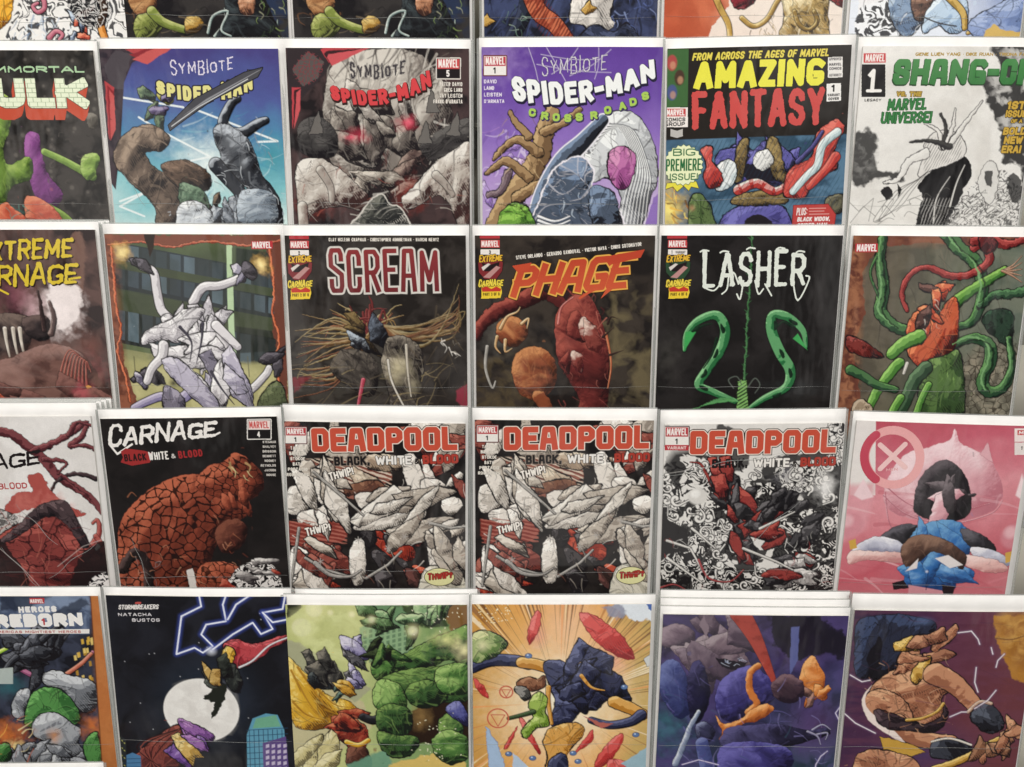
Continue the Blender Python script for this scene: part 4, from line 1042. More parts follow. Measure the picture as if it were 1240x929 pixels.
# loose red and silver ribbons
A.blob([(950, 236), (956, 206), (984, 190), (988, 164), (1012, 144), (1022, 156), (1010, 182), (1014, 204), (986, 214), (974, 238)], ('#8a2522', '#c94a42', '#e07a6c'), 16, .3, 14, 1.1)
A.tube([(960, 232), (978, 212), (990, 200), (996, 176), (1014, 160)], 4, 5, ('#8fa4a8', '#c9dadb', '#eef3f0'), .6)
A.tube([(980, 226), (1000, 206), (1012, 190)], 4, 6, ('#8a2522', '#c94a42', '#e07a6c'), .6)
A.tube([(966, 196), (984, 178), (996, 160)], 3, 2, ('#1d1b26', '#3a3560', '#6d69a8'), .6)
A.glow((806, 250), 36, '#f0c84e', .95, 40, .4); A.glow((808, 256), 20, '#f7e88a', .9, 22, .3)
A.daub(20, [(800, 225), (838, 270)], ['#e8b348', '#f4dc74', '#b5762c', '#6d4a28'], ln=(8, 20), wd=(1, 3.4), ang=1.0, av=.5, seed=4)
A.blob([(836, 242), (846, 234), (856, 244), (862, 258), (866, 285), (836, 285), (834, 262)], ('#24331f', '#4c6238', '#7b8f5c'), 8, .7, 6)
A.glow((838, 252), 6, '#b98a68', .8)
A.blob([(1000, 242), (1020, 236), (1020, 256), (1004, 256)], ('#38362c', '#5d5a4a', '#858066'), 6, .5, 5)
A.hatch([(840, 170), (1020, 165), (1015, 250), (860, 262)], '#22384a', .5, 5, .5, .5)
P.text("FROM ACROSS THE AGES OF MARVEL", (838, 73.6), (1003, 68), 8.6, '#e3d25a', t=1.8, slant=.22, gap=.15, style='block', out=[(.5, '#1e1a18')])
P.text("AMAZING", (840, 108), (997, 103.5), 31, '#e6e14e', h1=31, t=9.4, gap=.14, slant=.04, style='block')
P.text("FANTASY", (838, 158), (998, 151), 44, '#c9504c', t=9.4, gap=.1, slant=.0, style='round', rough=1.3, rs=4, topjit=.03)
K.rect((804.5, 130), (833, 154), '#ece6e0'); K.rect((806, 131.5), (830.5, 141), RED)
K.text("MARVEL", (807.5, 139.8), (829, 139.8), 7, '#f3ece8', t=1.8, gap=.1, style='block')
K.text("COMICS", (805.5, 147.5), (830, 147), 4.6, '#262224', t=1.1); K.text("GROUP", (805, 153), (829.5, 152.5), 4.6, '#262224', t=1.1)
K.poly([(812, 156), (820, 158.5), (827, 156), (827, 165), (820, 167), (812, 165)], '#b9b6b2')
K2 = Print(cm.q)
K2.rect((1002.5, 69.5), (1020.5, 94.5), '#e6e3de', None, -1)
for i, (t_, y) in enumerate((("APPROVED", 73.5), ("MARVEL", 80), ("COMICS", 85), ("AUTHORITY", 93))):
    K2.text(t_, (1004, y), (1019, y - .6), 3.2, '#4a4648', t=.8, gap=.15)
K2.rect((1001, 101.5), (1018.5, 123), '#eceae6', None, -1)
K2.text("1", (1006.5, 111.5), (1012.5, 111.3), 8.5, '#1c191b', t=2); K2.text("VARIANT", (1002, 117), (1017, 116.4), 3.2, '#2a2628', t=.9, gap=.15); K2.text("COVER", (1003, 121.6), (1016, 121), 3.2, '#2a2628', t=.9, gap=.15)
Bd = Print(cm.q)
Bd.poly([(808, 222), (843, 220), (846, 228), (837, 226), (834, 231), (828, 225), (820, 232), (815, 226), (806, 229)], '#e3d84c', (.6, '#3a3420'))
Bd.ell((827.5, 200), 22, 22, '#e8edc2', (.7, '#3b5a3c'), 22, .10)
Bd.text("BIG", (815, 189), (842, 188.6), 8.6, '#3c7046', t=1.5, gap=.3); Bd.text("PREMIERE", (806.5, 207.5), (849, 206.6), 14.5, '#27683c', t=2.6, gap=.1, style='block'); Bd.text("ISSUE!", (811, 218.6), (845, 218), 8.2, '#3c7046', t=1.4, gap=.25)
Pl = Print(cm.q)
Pl.poly([(961, 249), (1003, 247.5), (1012, 260), (1010, 276), (959, 277)], '#b9423f', (.8, '#7a2b2b'))
Pl.text("PLUS:", (964, 261), (977, 260.5), 9, '#efe9e4', t=1.5, slant=.1, gap=.1)
for y in (252.5, 256, 259.5): Pl.text("FEATURING TALES", (980, y), (1003, y - .4), 2.2, '#dba9a4', t=.6, gap=.1) if False else Pl.stroke([(980, y), (998 + (y % 2) * 4, y - .4)], 1.0, '#d99f98')
Pl.text("BLACK WIDOW,", (965, 268.5), (1005, 267.5), 5.4, '#f1ece8', t=1.2, slant=.15, gap=.15); Pl.text("SPIDER-MAN", (965, 276), (1001, 275), 5.4, '#f1ece8', t=1.2, slant=.15, gap=.15)
cm.build("black comic with yellow and red stacked title and round pale yellow badge", art=A, prints=[("title_lettering", P, .45), ("corner_box", K, .4), ("number_box", K2, .4), ("badge", Bd, .42), ("blurb_panel", Pl, .42)])

# white ink-drawn comic
cm = Comic((1040, 45), (1262, 46), 11, 5, 3, seed=12); A, P, K = start(cm)
A.fill('#e2e0db'); A.cloud('#d8d5cf', '#e8e6e1', 40, 4, .8)
ik = '#1b1a1c'
A.poly([(1200, 57), (1262, 57), (1262, 250), (1240, 240), (1236, 200), (1214, 196), (1208, 150), (1196, 128), (1190, 96), (1214, 84)], ik, .95, 3, 6, 9, sm=True)
A.cloud(None, '#e2e0db', 10, 6, .65, .5, .7, box=[(1194, 60), (1262, 60), (1262, 220), (1220, 190)])
A.poly([(1034, 164), (1050, 156), (1064, 164), (1060, 184), (1066, 206), (1090, 210), (1094, 222), (1072, 216), (1040, 226), (1030, 200)], ik, .92, 3, 6, 9, sm=True)
A.cloud(None, '#8a8986', 8, 9, .7, .45, .7, box=[(1034, 160), (1060, 160), (1060, 210), (1034, 214)])
A.ell((1118, 176), 0.1, .1, ik)
# a windblown bundle of lines and dark drapery
A.poly([(1110, 285), (1116, 240), (1112, 226), (1128, 206), (1156, 190), (1172, 192), (1176, 212), (1164, 236), (1150, 285)], ik, 1, .7, 2.5, 7, sm=True)
A.tube([(1150, 250), (1158, 222), (1168, 200)], 1.2, .5, ('#cfcdc8',) * 3, 0); A.tube([(1130, 270), (1134, 240), (1150, 214)], 1, .4, ('#cfcdc8',) * 3, 0)
A.hatch([(1116, 240), (1150, 240), (1146, 280), (1114, 280)], '#d3d0cb', .3, 4, .6, .5)
A.poly([(1122, 170), (1140, 158), (1164, 166), (1166, 190), (1128, 206), (1112, 214), (1116, 196)], '#dddad5', 1, .7, 1.5, 6, ink=1, inkc='#3a393a', sm=True)
A.hatch([(1120, 168), (1164, 164), (1164, 192), (1118, 208)], '#6a6866', .4, 3, .5, .7)
for k, (x, y) in enumerate([(1120, 150), (1138, 138), (1156, 132), (1176, 140), (1190, 122), (1102, 172)]):
    A.tube([(1140 + k * 2, 178), ((1140 + x) / 2 + 6, (178 + y) / 2 - 4), (x, y)], 3.4, .5, ('#2a282a', '#3a393a', '#55534f') if k % 2 else ('#bdbab5', '#dddad5', '#e9e7e2'), .7, '#2a282a', wob=1.5)
A.tube([(1120, 186), (1100, 196), (1088, 216), (1070, 222)], 6, 1, ('#d2cfca', '#e2e0db', '#e9e7e2'), .8, '#3a393a', wob=2)
A.poly([(1066, 232), (1076, 226), (1082, 236), (1074, 242)], '#2a282a', 1, .7, 2, 4, sm=True); A.poly([(1086, 222), (1092, 230), (1088, 240)], ik, rough=1.5)
A.inkswirl([(1164, 240), (1190, 214), (1216, 206), (1240, 230), (1262, 250), (1262, 285), (1150, 285)], '#3b3a3b', '#e0deda', 11, 5, 4, .85, .6, .25)
A.hatch([(1160, 246), (1200, 220), (1240, 230), (1240, 280), (1150, 280)], '#55534f', .8, 5, .5, .6)
A.poly([(1184, 222), (1196, 196), (1206, 200), (1208, 226), (1198, 248)], '#e2e0db', .9, .7, 2, 5, ink=.9, inkc='#2a282a', sm=True); A.poly([(1192, 208), (1202, 206), (1200, 226), (1194, 224)], ik, .9, rough=2)
A.poly([(1220, 216), (1232, 212), (1240, 236), (1226, 246)], '#2a292a', .9, 1, 3, 5, sm=True)
for i in range(34):
    x, y = A.rng.uniform(1060, 1240), A.rng.uniform(235, 275)
    A.tube([(x, y), (x + A.rng.normal(6, 6), y - A.rng.uniform(2, 9)), (x + A.rng.normal(14, 8), y + A.rng.normal(0, 6))], .4, .3, ('#55534f',) * 3, 0, a=.8)
for k in range(5): A.tube([(1124 - k * 3, 206 + k * 3), (1104 - k * 5, 232), (1090 - k * 8, 250 + k * 4), (1060 + k * 2, 268)], .5, .4, ('#4a4846',) * 3, 0, a=.8)
for p in ([(1024, 240), (1040, 256), (1058, 240), (1052, 268)], [(1030, 270), (1046, 250), (1060, 262)]): A.line(p, .8, '#6a6865', .8)
P.text("SHANG-CHI", (1080, 102.5), (1262, 102), 30, '#4c8a4e', t=10, gap=.12, style='block', font=BLOCKY, slant=.06, shadow=((-.6, 1.4), '#2a4a2c', .4), col2='#3f7a44')
P.text("VS. THE", (1085, 117), (1115, 117), 6, '#b89a44', t=1.9, gap=.15, slant=.1, style='block', out=[(.6, '#6a5a30')])
P.text("MARVEL", (1074, 134), (1121, 133), 14, '#3f7c48', t=3.9, gap=.12, slant=.08, style='block', out=[(.4, '#2a4a30')]); P.text("UNIVERSE!", (1066, 150), (1127, 149), 14, '#3f7c48', t=3.9, gap=.1, slant=.08, style='block', out=[(.4, '#2a4a30')])
gd = '#c9a548'
for tx, x0, x1, y, h in (("1ST", 1219, 1241, 132.5, 10), ("ISSUE", 1217, 1243, 142, 8.5), ("OF A", 1224, 1238, 149, 4.5), ("BOLD", 1214, 1242, 163.5, 9.5), ("NEW", 1215, 1238, 174.5, 9.5), ("ERA!", 1212, 1236, 185.5, 9.5)):
    P.text(tx, (x0, y), (x1, y), h, gd, t=h * .27, gap=.1, slant=.1, style='block', out=[(.6, '#3a2f16')])
P.text("GENE LUEN YANG * DIKE RUAN * TRIONA FARRELL", (1108, 68), (1262, 68), 4.2, '#b3985a', t=1.1, gap=.12)
K.rect((1046, 64.5), (1072.5, 76), RED, (.6, '#efe8e4')); K.text("MARVEL", (1048, 74.6), (1071, 74.6), 8.6, '#f1e9e4', t=1.9, gap=.1, style='block')
K.rect((1043.5, 78), (1072, 117.5), '#201e20'); K.text("1", (1050, 112), (1063.5, 112), 28, '#efece7', t=7.2, style='block'); K.stroke([(1050.5, 110), (1066, 110)], 3.6, '#efece7')
K.text("LGY #127", (1046, 123), (1069, 123), 3.6, '#3a3838', t=.9) if False else K.text("LEGACY", (1047, 123), (1067, 123), 3.4, '#4a4846', t=.8)
cm.build("white comic drawn in black ink with a green title and big numeral 1 box", art=A, prints=[("title_lettering", P, .45), ("corner_box", K, .42)])
# ---- third row
def smoke_corner(K, x0, y0, num, small=None, tint='#7d2c30'):
    """Corner stack printed on three covers: red tab, publisher, number, yellow scrawls over a dark emblem left plain."""
    K.rect((x0, y0), (x0 + 24, y0 + 5), '#b3393f')
    K.rect((x0 + 1, y0 + 6.5), (x0 + 24, y0 + 16), RED); K.text("MARVEL", (x0 + 2, y0 + 15), (x0 + 23, y0 + 15), 7.4, '#f1e7e2', t=1.8, gap=.1, style='block')
    K.rect((x0 + 1, y0 + 18), (x0 + 24, y0 + 24.5), '#e9e3dc')
    if small: K.text("1", (x0 + 5, y0 + 23.8), (x0 + 7, y0 + 23.8), 4.6, '#241f20', t=1.1); K.text("VARIANT", (x0 + 10, y0 + 23), (x0 + 22, y0 + 23), 3, '#4a4244', t=.8, gap=.1)
    else: K.text(num, (x0 + 11, y0 + 23.8), (x0 + 14, y0 + 23.8), 4.6, '#241f20', t=1.1)
    K.poly([(x0 - 2, y0 + 34), (x0 + 4, y0 + 28), (x0 + 22, y0 + 28), (x0 + 28, y0 + 34), (x0 + 27, y0 + 44), (x0 + 20, y0 + 54), (x0 + 6, y0 + 54), (x0 - 1, y0 + 46)], tint, (.6, '#1a1414'))
    K.poly([(x0 + 2, y0 + 34), (x0 + 12, y0 + 37), (x0 + 24, y0 + 33), (x0 + 22, y0 + 44), (x0 + 6, y0 + 45)], '#241a1c')
    K.poly([(x0 + 4, y0 + 52), (x0 + 20, y0 + 38), (x0 + 25, y0 + 40), (x0 + 12, y0 + 53)], '#b98a86')
    K.poly([(x0 + 2, y0 + 40), (x0 + 10, y0 + 35), (x0 + 13, y0 + 36), (x0 + 4, y0 + 44)], '#d8d0c8')
    K.text("EXTREME", (x0 - 1, y0 + 34), (x0 + 27, y0 + 32), 8, '#e3b53c', t=1.6, rough=.6, rs=3, slant=.2, gap=.05, topjit=.15, out=[(.5, '#2a1a14')])
    K.rect((x0 + 2, y0 + 58), (x0 + 25, y0 + 76), '#e8c83c'); K.poly([(x0, y0 + 62), (x0 + 2, y0 + 60), (x0 + 2, y0 + 76), (x0 + 1, y0 + 78), (x0 + 25, y0 + 77), (x0 + 27, y0 + 70), (x0 + 25, y0 + 60)], '#e8c83c')
    K.text("CARNAGE", (x0 - 2, y0 + 64), (x0 + 28, y0 + 62), 8, '#ead24e', t=1.5, rough=.6, rs=3, slant=.2, gap=.05, topjit=.15, out=[(.6, '#2a1a14')])
    K.poly([(x0 + 2, y0 + 65), (x0 + 8, y0 + 63), (x0 + 14, y0 + 66), (x0 + 20, y0 + 63), (x0 + 26, y0 + 66), (x0 + 25, y0 + 69), (x0 + 3, y0 + 69.5)], '#c0392f')
    K.text("PART %s OF 8" % num, (x0 + 4, y0 + 74.5), (x0 + 24, y0 + 74), 3.8, '#3a2a14', t=.9, gap=.15)

# brown smoky comic with yellow brush title, left edge
cm = Comic((-104, 269), (119, 269), 9, 3, 3.5, seed=20, tilt=11.2); A, P, K = start(cm)
A.fill('#3a2a28'); A.cloud('#2a1d1d', '#5d4540', 26, 4)
A.poly([(86, 290), (100, 282), (104, 320), (100, 350), (92, 362), (88, 330)], '#77594e', .9, 3, 6, 10, sm=True)
A.glow((72, 376), 38, '#f3e4e2', 1.0, 44, .5); A.glow((40, 372), 22, '#d7b6ba', .8, 26, .4); A.glow((20, 360), 34, '#8a5460', .7, 34, .4)
A.poly([(58, 352), (66, 344), (92, 346), (98, 360), (94, 384), (78, 402), (62, 384)], '#f6ecea', .85, 4, 5, sm=True)
A.glow((100, 450), 40, '#a85458', .7, 34, .4); A.glow((110, 418), 24, '#7d4a40', .6)
A.blob([(-10, 384), (30, 382), (40, 396), (30, 434), (16, 442), (-10, 430)], ('#1c1718', '#3a3030', '#77675f'), 12, .6, 8)
A.blob([(28, 386), (54, 382), (62, 396), (58, 412), (36, 408)], ('#151214', '#332b2c', '#6b5a56'), 8, .5, 8)
for x in (6, 16, 24): A.tube([(x, 398), (x + 2, 414), (x + 6, 432)], 2.6, 1, ('#8a8076', '#d4cabd', '#f0e8dd'), .6)
A.tube([(54, 400), (50, 372), (46, 352)], 3, 1, ('#1c1718', '#3a2c2c', '#6a5450'), .6, wob=1); A.tube([(62, 404), (66, 386), (60, 366)], 4, 2, ('#2a2020', '#5a4644', '#a8938c'), .6, wob=1)
A.blob([(-10, 446), (16, 432), (44, 420), (64, 416), (92, 424), (112, 444), (128, 476), (134, 510), (-10, 510)], ('#3b2624', '#6d4c46', '#a3827a'), 20, .9, 14, .4, det=2)
A.cloud('#3d2a26', '#86645a', 16, 8, .5, box=[(-10, 440), (60, 415), (120, 440), (136, 520), (-10, 520)])
for k in range(8): A.tube([(70 + k * 5, 470), (76 + k * 4, 440 + k), (84 + k * 3, 424 + 2 * k), (96 + k * 2, 430 + 3 * k)], 1.4, .4, ('#5d2c2a', '#a05a50', '#c98c7c'), .3)
A.shards(12, [(0, 468), (120, 505)], [('#4a1c18', '#8f3c30', '#c9684c'), ('#5a3a1c', '#a06a30', '#d8a050'), ('#2a1a1a', '#5a3c38', '#8a6058')], (14, 34), 4, ang=.2)
A.glow((100, 478), 20, '#c05a64', .7, 24, .5)
P.text("EXTREME", (-28, 318), (88, 312), 25, '#d9bf3a', t=4.8, slant=.22, rough=.9, rs=5, gap=.1, topjit=.08, taper=.35, shadow=((1.2, 1.4), '#2a1d18', .3))
P.text("CARNAGE", (-44, 350), (94, 343), 27, '#d9bf3a', t=4.8, slant=.22, rough=.9, rs=5, gap=.08, topjit=.12, jit=.04, taper=.35, shadow=((1.2, 1.4), '#2a1d18', .3))
P.stroke([(84, 338), (97, 336)], 2.6, '#d9bf3a'); P.stroke([(-2, 350), (10, 356)], 2.6, '#d9bf3a')
cm.build("smoky brown comic with slanting yellow brush lettering at the left edge", art=A, prints=[("title_lettering", P, .45)])
behind(cm, 2, 4.5, 1.0, ["spare copy behind the smoky brown comic, its clear edge showing first", "rearmost spare copy behind the smoky brown comic at the left edge"])

# green building comic
cm = Comic((124, 271), (343, 272), 12, 2.5, 3.5, seed=21); A, P, K = start(cm)
A.fill('#4c5840')
A.grad((200, 285), (210, 470), ['#5d6a4a', '#4a5540', '#3a4238', '#8a8a62', '#b9b680'], 1)
for (y0, h, c) in ((292, 26, '#353d42'), (322, 26, '#2e3438'), (372, 42, '#282c2c')):
    A.poly([(136, y0), (345, y0 + 40), (345, y0 + 40 + h), (136, y0 + h)], c)
    for k in range(13):
        x = 138 + k * 17; sl = 40 / 209 * (x - 136)
        A.poly([(x, y0 + sl + 2), (x + 13, y0 + sl + 4), (x + 13, y0 + sl + h - 2), (x, y0 + sl + h - 5)], ['#55646d', '#46525a', '#3b444a', '#687a84'][(k * 7 + y0) % 4], .8)
for (y0, h) in ((314, 10), (350, 24), (414, 6)):
    A.poly([(136, y0), (345, y0 + 38), (345, y0 + 38 + h), (136, y0 + h)], ['#5a6748', '#6a7652', '#4a533c'][y0 % 3], .9)
A.cloud('#33392e', None, 30, 3, .35)
A.grad((0, 425), (0, 470), ['#9a9a6c', '#c3bd86'], 0)
A.poly([(136, 436), (345, 440), (345, 560), (136, 560)], '#aaa674', .9, 6, 2)
A.cloud(None, '#d2cc9a', 20, 6, .5, box=[(150, 450), (340, 450), (340, 520), (150, 520)])
for x in (162, 205, 240, 300, 322): A.line([(x, 432), (x + 2, 456)], 1.6, '#5d5c44', .7)
A.poly([(274, 284), (281, 284), (284, 400), (288, 442), (279, 442), (276, 380)], '#b7cfa6'); A.poly([(281, 300), (285, 296), (285, 330), (281, 334)], '#55604a')
A.poly([(286, 300), (330, 306), (330, 330), (286, 326)], '#1f2625', .8, 2)
A.poly([(286, 395), (338, 402), (338, 425), (286, 428)], '#262a26', .8, 2)
og = ('#3b1f18', '#8a4a36', '#b9745a')
A.poly([(125, 284), (342, 284), (342, 292), (300, 298), (250, 293), (205, 300), (170, 292), (138, 300), (140, 350), (146, 400), (150, 440), (168, 492), (150, 520), (120, 520)], '#7d4a3a', 1, 1, 3, 6)
A.poly([(322, 284), (345, 284), (350, 520), (338, 520), (334, 470), (338, 430), (330, 400), (332, 350), (326, 320)], '#6d4034', 1, 1, 3, 6)
A.cloud('#4a2a22', '#a0654c', 9, 5, .55, box=[(124, 284), (142, 284), (150, 420), (165, 500), (130, 520)])
A.tube([(134, 298), (138, 340), (140, 372), (146, 398), (142, 424), (150, 452), (158, 486)], 1.3, 1.2, ('#8a3c28', '#d06a48', '#e89a70'), .4, wob=2)
A.tube([(326, 300), (332, 350), (330, 380), (338, 410), (334, 440), (344, 480)], 1.3, 1.2, ('#8a3c28', '#d06a48', '#e89a70'), .4, wob=2)
A.tube([(130, 297), (170, 293), (210, 299), (250, 292), (300, 297), (342, 291)], 1.2, 1.2, ('#7d3426', '#b9604a', '#d88a6c'), .4, wob=2)
A.poly([(174, 284), (188, 284), (186, 300), (182, 312), (178, 298)], '#2c2018', rough=1)
for c, r in (((147, 306), 17), ((316, 322), 15)):
    A.glow(c, r, '#e8b45a', 1, r, .5); A.glow(c, r * .7, '#f8e6a4', 1, r * .7, .5)
# pale lilac masses linked by hoses: a generic knot of smooth forms
wh = ('#7d7880', '#d0cccf', '#f6f4f4')
A.tube([(172, 322), (186, 330), (190, 352), (196, 376), (212, 390)], 5, 5.5, wh, .9)
A.tube([(234, 366), (246, 348), (266, 346), (288, 338), (298, 330)], 5.5, 4.5, wh, .9)
A.tube([(262, 420), (278, 440), (282, 466), (300, 474), (320, 456), (326, 446)], 6, 4, wh, .9)
A.tube([(232, 474), (216, 484), (196, 480), (174, 488), (162, 494)], 7, 4, ('#5d5680', '#9a92b4', '#cfc8dc'), .9)
A.shards(3, [(164, 314), (178, 332)], [('#2c2830', '#77728a', '#d8d4dc'), ('#1a181c', '#3a363c', '#6d6870')], (10, 16), 2); A.shards(3, [(290, 324), (304, 340)], [('#2c2830', '#77728a', '#d8d4dc'), ('#1a181c', '#3a363c', '#6d6870')], (10, 16), 3)
A.shards(3, [(168, 446), (184, 464)], [('#2c2830', '#77728a', '#d8d4dc'), ('#1a181c', '#3a363c', '#6d6870')], (12, 18), 4); A.shards(3, [(318, 430), (340, 448)], [('#1a181c', '#3a363c', '#6d6870')], (12, 20), 5)
A.shards(16, [(202, 376), (262, 440)], [wh, ('#68646c', '#b4b0b6', '#e6e3e6'), wh], (20, 42), 14, R=10, tex=.25)
A.tube([(198, 418), (196, 432), (184, 446), (178, 462)], 6, 4.5, wh, .9); A.tube([(262, 394), (276, 408), (288, 420)], 6, 4.5, wh, .9)
A.shards(9, [(206, 440), (288, 500)], [wh, ('#68647a', '#aaa4b8', '#dcd8e2'), ('#2c2830', '#5d586a', '#a8a2b2')], (24, 46), 16, R=10, tex=.25, ang=1.2)
for p in ([(218, 396), (232, 414), (230, 438)], [(246, 392), (244, 414), (238, 440)], [(256, 450), (268, 470), (284, 490)]):
    A.tube(p, 2.2, .5, ('#18161e', '#2a2632', '#4a4656'), 0)
A.glow((210, 464), 8, '#26222c', .9, 8)
A.blob([(312, 492), (322, 472), (340, 464), (348, 510), (310, 510)], ('#2a3024', '#4c553c', '#77805c'), 9, .5, 8)
K.rect((304.5, 292), (330, 301.5), '#b9393f'); K.text("MARVEL", (306, 300.6), (328.5, 300.6), 8, '#f3ece8', t=2, gap=.1, style='block')
cm.build("comic of a pale many-limbed shape before a green building, framed in rust orange", art=A, prints=[("publisher_tag", K, .42)])

# dark comic, tall outlined white title
cm = Comic((342, 273), (568, 273), 12, 2.5, 4, seed=22); A, P, K = start(cm)
A.fill('#2d2825'); A.cloud('#221e1c', '#3b3633', 26, 3)
A.cloud(None, '#4a4640', 14, 7, .6, sy=2.2, box=[(350, 400), (480, 380), (470, 500), (350, 500)])
hp = [('#5d4526', '#a8875a', '#d8c094'), ('#4a2a20', '#8a5238', '#b98464'), ('#6d5530', '#b39a68', '#e0cfa4')]
r_ = np.random.default_rng(3)
for k in range(34):
    a = r_.uniform(-2.9, -.35); L = r_.uniform(30, 74); c = (446 + r_.normal(0, 6), 410 + r_.normal(0, 4))
    m = (c[0] + math.cos(a) * L * .5 + r_.normal(0, 6), c[1] + math.sin(a) * L * .45 - 6); e_ = (c[0] + math.cos(a) * L, c[1] + math.sin(a) * L * .62 + r_.normal(0, 10))
    A.tube([c, m, e_], r_.uniform(1, 3), .3, hp[k % 3] if abs(e_[0] - 446) > 26 else ('#4a1c1e', '#7d3434', '#a8605a'), .2, wob=.7, a=.8)
for k in range(26):
    y = r_.uniform(398, 480); x = r_.uniform(352, 372); A.tube([(438, 405 + (y - 400) * .25), (405, y - 8 + r_.normal(0, 5)), (x, y + r_.normal(0, 8))], r_.uniform(1.2, 3.6), .3, hp[k % 3], .15, wob=.7, a=.6)
for k in range(20):
    A.tube([(462, 396), (496 + r_.normal(0, 6), 404 + r_.normal(0, 6)), (536 + r_.normal(0, 12), 398 + r_.normal(0, 10)), (556, 380 + r_.normal(0, 16))], r_.uniform(1.2, 3.4), .3, hp[k % 3], .15, wob=.7, a=.45)
A.shards(7, [(428, 392), (466, 424)], [('#101013', '#23242a', '#6d7684'), ('#15130f', '#3a2f22', '#8a744c'), ('#101013', '#2c2d34', '#b4bec8')], (14, 28), 61, ang=.9)
A.blob([(470, 410), (492, 408), (510, 424), (512, 452), (504, 480), (512, 510), (480, 510), (470, 470), (462, 440)], ('#26211e', '#57504a', '#a49a8a'), 13, .8, 10)
A.glow((482, 446), 22, '#cabf9c', .75, 26, .4); A.glow((500, 466), 12, '#b0a68c', .6, 20, .3)
A.tube([(470, 436), (474, 460), (486, 486), (500, 510)], 1.3, .8, ('#a39c90', '#d8d2c6', '#efe9dd'), .5); A.tube([(492, 418), (494, 450), (498, 480)], 1.6, .8, ('#8a8276', '#c9c0b0', '#e6dfd0'), .4)
A.blob([(414, 424), (440, 426), (458, 444), (452, 480), (424, 470), (400, 446)], ('#1c1917', '#393431', '#6d655c'), 12, .9, 9, .3)
A.tube([(440, 460), (436, 480), (432, 500)], 2.6, 1.4, ('#7d2a36', '#b8485a', '#d87a86'), .5)
A.daub(9, [(536, 412), (558, 434)], ['#ded8ce', '#a39c92', '#f3eee6'], ln=(5, 12), wd=(.8, 1.8), ang=.9, seed=62)
A.poly([(552, 474), (566, 464), (568, 500), (552, 485)], '#8f3444', .9, 2, 2); A.poly([(352, 458), (376, 456), (356, 476)], '#7d2a34', .8, 3, 2)
A.daub(50, [(352, 440), (560, 492)], ['#6d6150', '#a8966e', '#3d3630', '#8a7a5c'], ln=(14, 40), wd=(.6, 2.2), ang=-.5, av=.5, a=.5, seed=8)
A.daub(30, [(500, 380), (562, 490)], ['#4a4034', '#2a2522', '#5d5140'], ln=(14, 34), wd=(1, 3), ang=1.9, av=.5, a=.5, seed=9)
T = dict(t=5.6, gap=.14, style='block', font=BLOCKY, topjit=.03)
P.text("SCREAM", (400, 355), (532, 353), 53, '#8a3638', h1=51, out=[(3.4, '#3a3634'), (2.3, '#d5d0c8')], col2='#6d2a2e', **T)
credits(K, ["CLAY MCLEOD CHAPMAN * CHRISTOPHER MOONEYHAM * MARCIO MENYZ"], 398, 532, 292.5, 6, 4.4, '#d4cec4', per=2.3)
K.ops = K.ops; smoke_corner(K, 350, 285, "2")
cm.build("dark comic with tall white outlined title and golden streaming strands", art=A, prints=[("title_lettering", P, .42), ("corner_box", K, .42)])

# dark comic with orange slanted title
cm = Comic((572, 273), (797, 273), 12, 3, 3.5, seed=23, bow=.0018); A, P, K = start(cm)
A.fill('#2b2522'); A.cloud('#1f1b1a', '#3c352f', 24, 5)
A.cloud(None, '#6d6248', 18, 9, .8, .4, .7, box=[(715, 350), (795, 350), (792, 500), (735, 500)])
A.cloud(None, '#5d5038', 14, 4, .6, .4, .7, box=[(575, 440), (640, 430), (660, 510), (575, 510)])
A.glow((600, 400), 26, '#6d6a64', .5, 50, .4)
rb = ('#2a1214', '#6b2c2a', '#a8564a'); ob = ('#3a1f16', '#8a4a30', '#c98a5a')
A.tube([(690, 366), (664, 352), (640, 360), (612, 372), (588, 388), (576, 406)], 13, 7, rb, 1, wob=3)
A.tube([(690, 362), (676, 344), (684, 336)], 5, 1, ('#1a1214', '#332224', '#5d4442'), .6); A.tube([(662, 350), (656, 340), (664, 334)], 4, 1, ('#1a1214', '#332224', '#5d4442'), .6)
A.blob([(602, 394), (618, 382), (636, 392), (638, 408), (622, 420), (604, 412)], ob, 9, .7, 7)
for p in ([(606, 398), (614, 384), (626, 378), (630, 372)], [(602, 408), (600, 420), (606, 428)], [(612, 412), (612, 426), (620, 422)], [(632, 392), (640, 386), (638, 398)]):
    A.tube(p, 2, .4, ('#7d5a3a', '#cfa878', '#f0dcb4'), .6)
A.blob([(620, 446), (626, 428), (644, 420), (664, 426), (674, 446), (670, 470), (652, 484), (634, 480), (624, 466)], ob, 15, .8, 9, det=2)
A.tube([(652, 480), (662, 496), (656, 520)], 8, 9, ob, .9, wob=2)
A.blob([(674, 380), (688, 362), (706, 354), (722, 372), (732, 402), (738, 440), (736, 480), (728, 520), (694, 520), (702, 486), (690, 462), (676, 438), (672, 404)], rb, 18, .8, 10, det=2)
A.shards(6, [(680, 396), (716, 440)], [('#3d1418', '#7d2a34', '#b85a5e'), rb, ('#4a1c1c', '#8a443c', '#e0c8ba')], (14, 28), 63, ang=1.3)
A.tube([(676, 392), (680, 372), (694, 360)], 1.6, .6, ('#8a3c3a', '#c9756c', '#e8aaa0'), .3); A.tube([(734, 404), (740, 440), (736, 470)], 1.4, .6, ('#8a3c2a', '#c97550', '#e8aa80'), .3)
A.daub(40, [(680, 360), (735, 490)], ['#3a1618', '#8a4440', '#c27464', '#571f22'], ln=(6, 18), wd=(.6, 1.8), ang=1.4, av=.5, a=.7, seed=5)
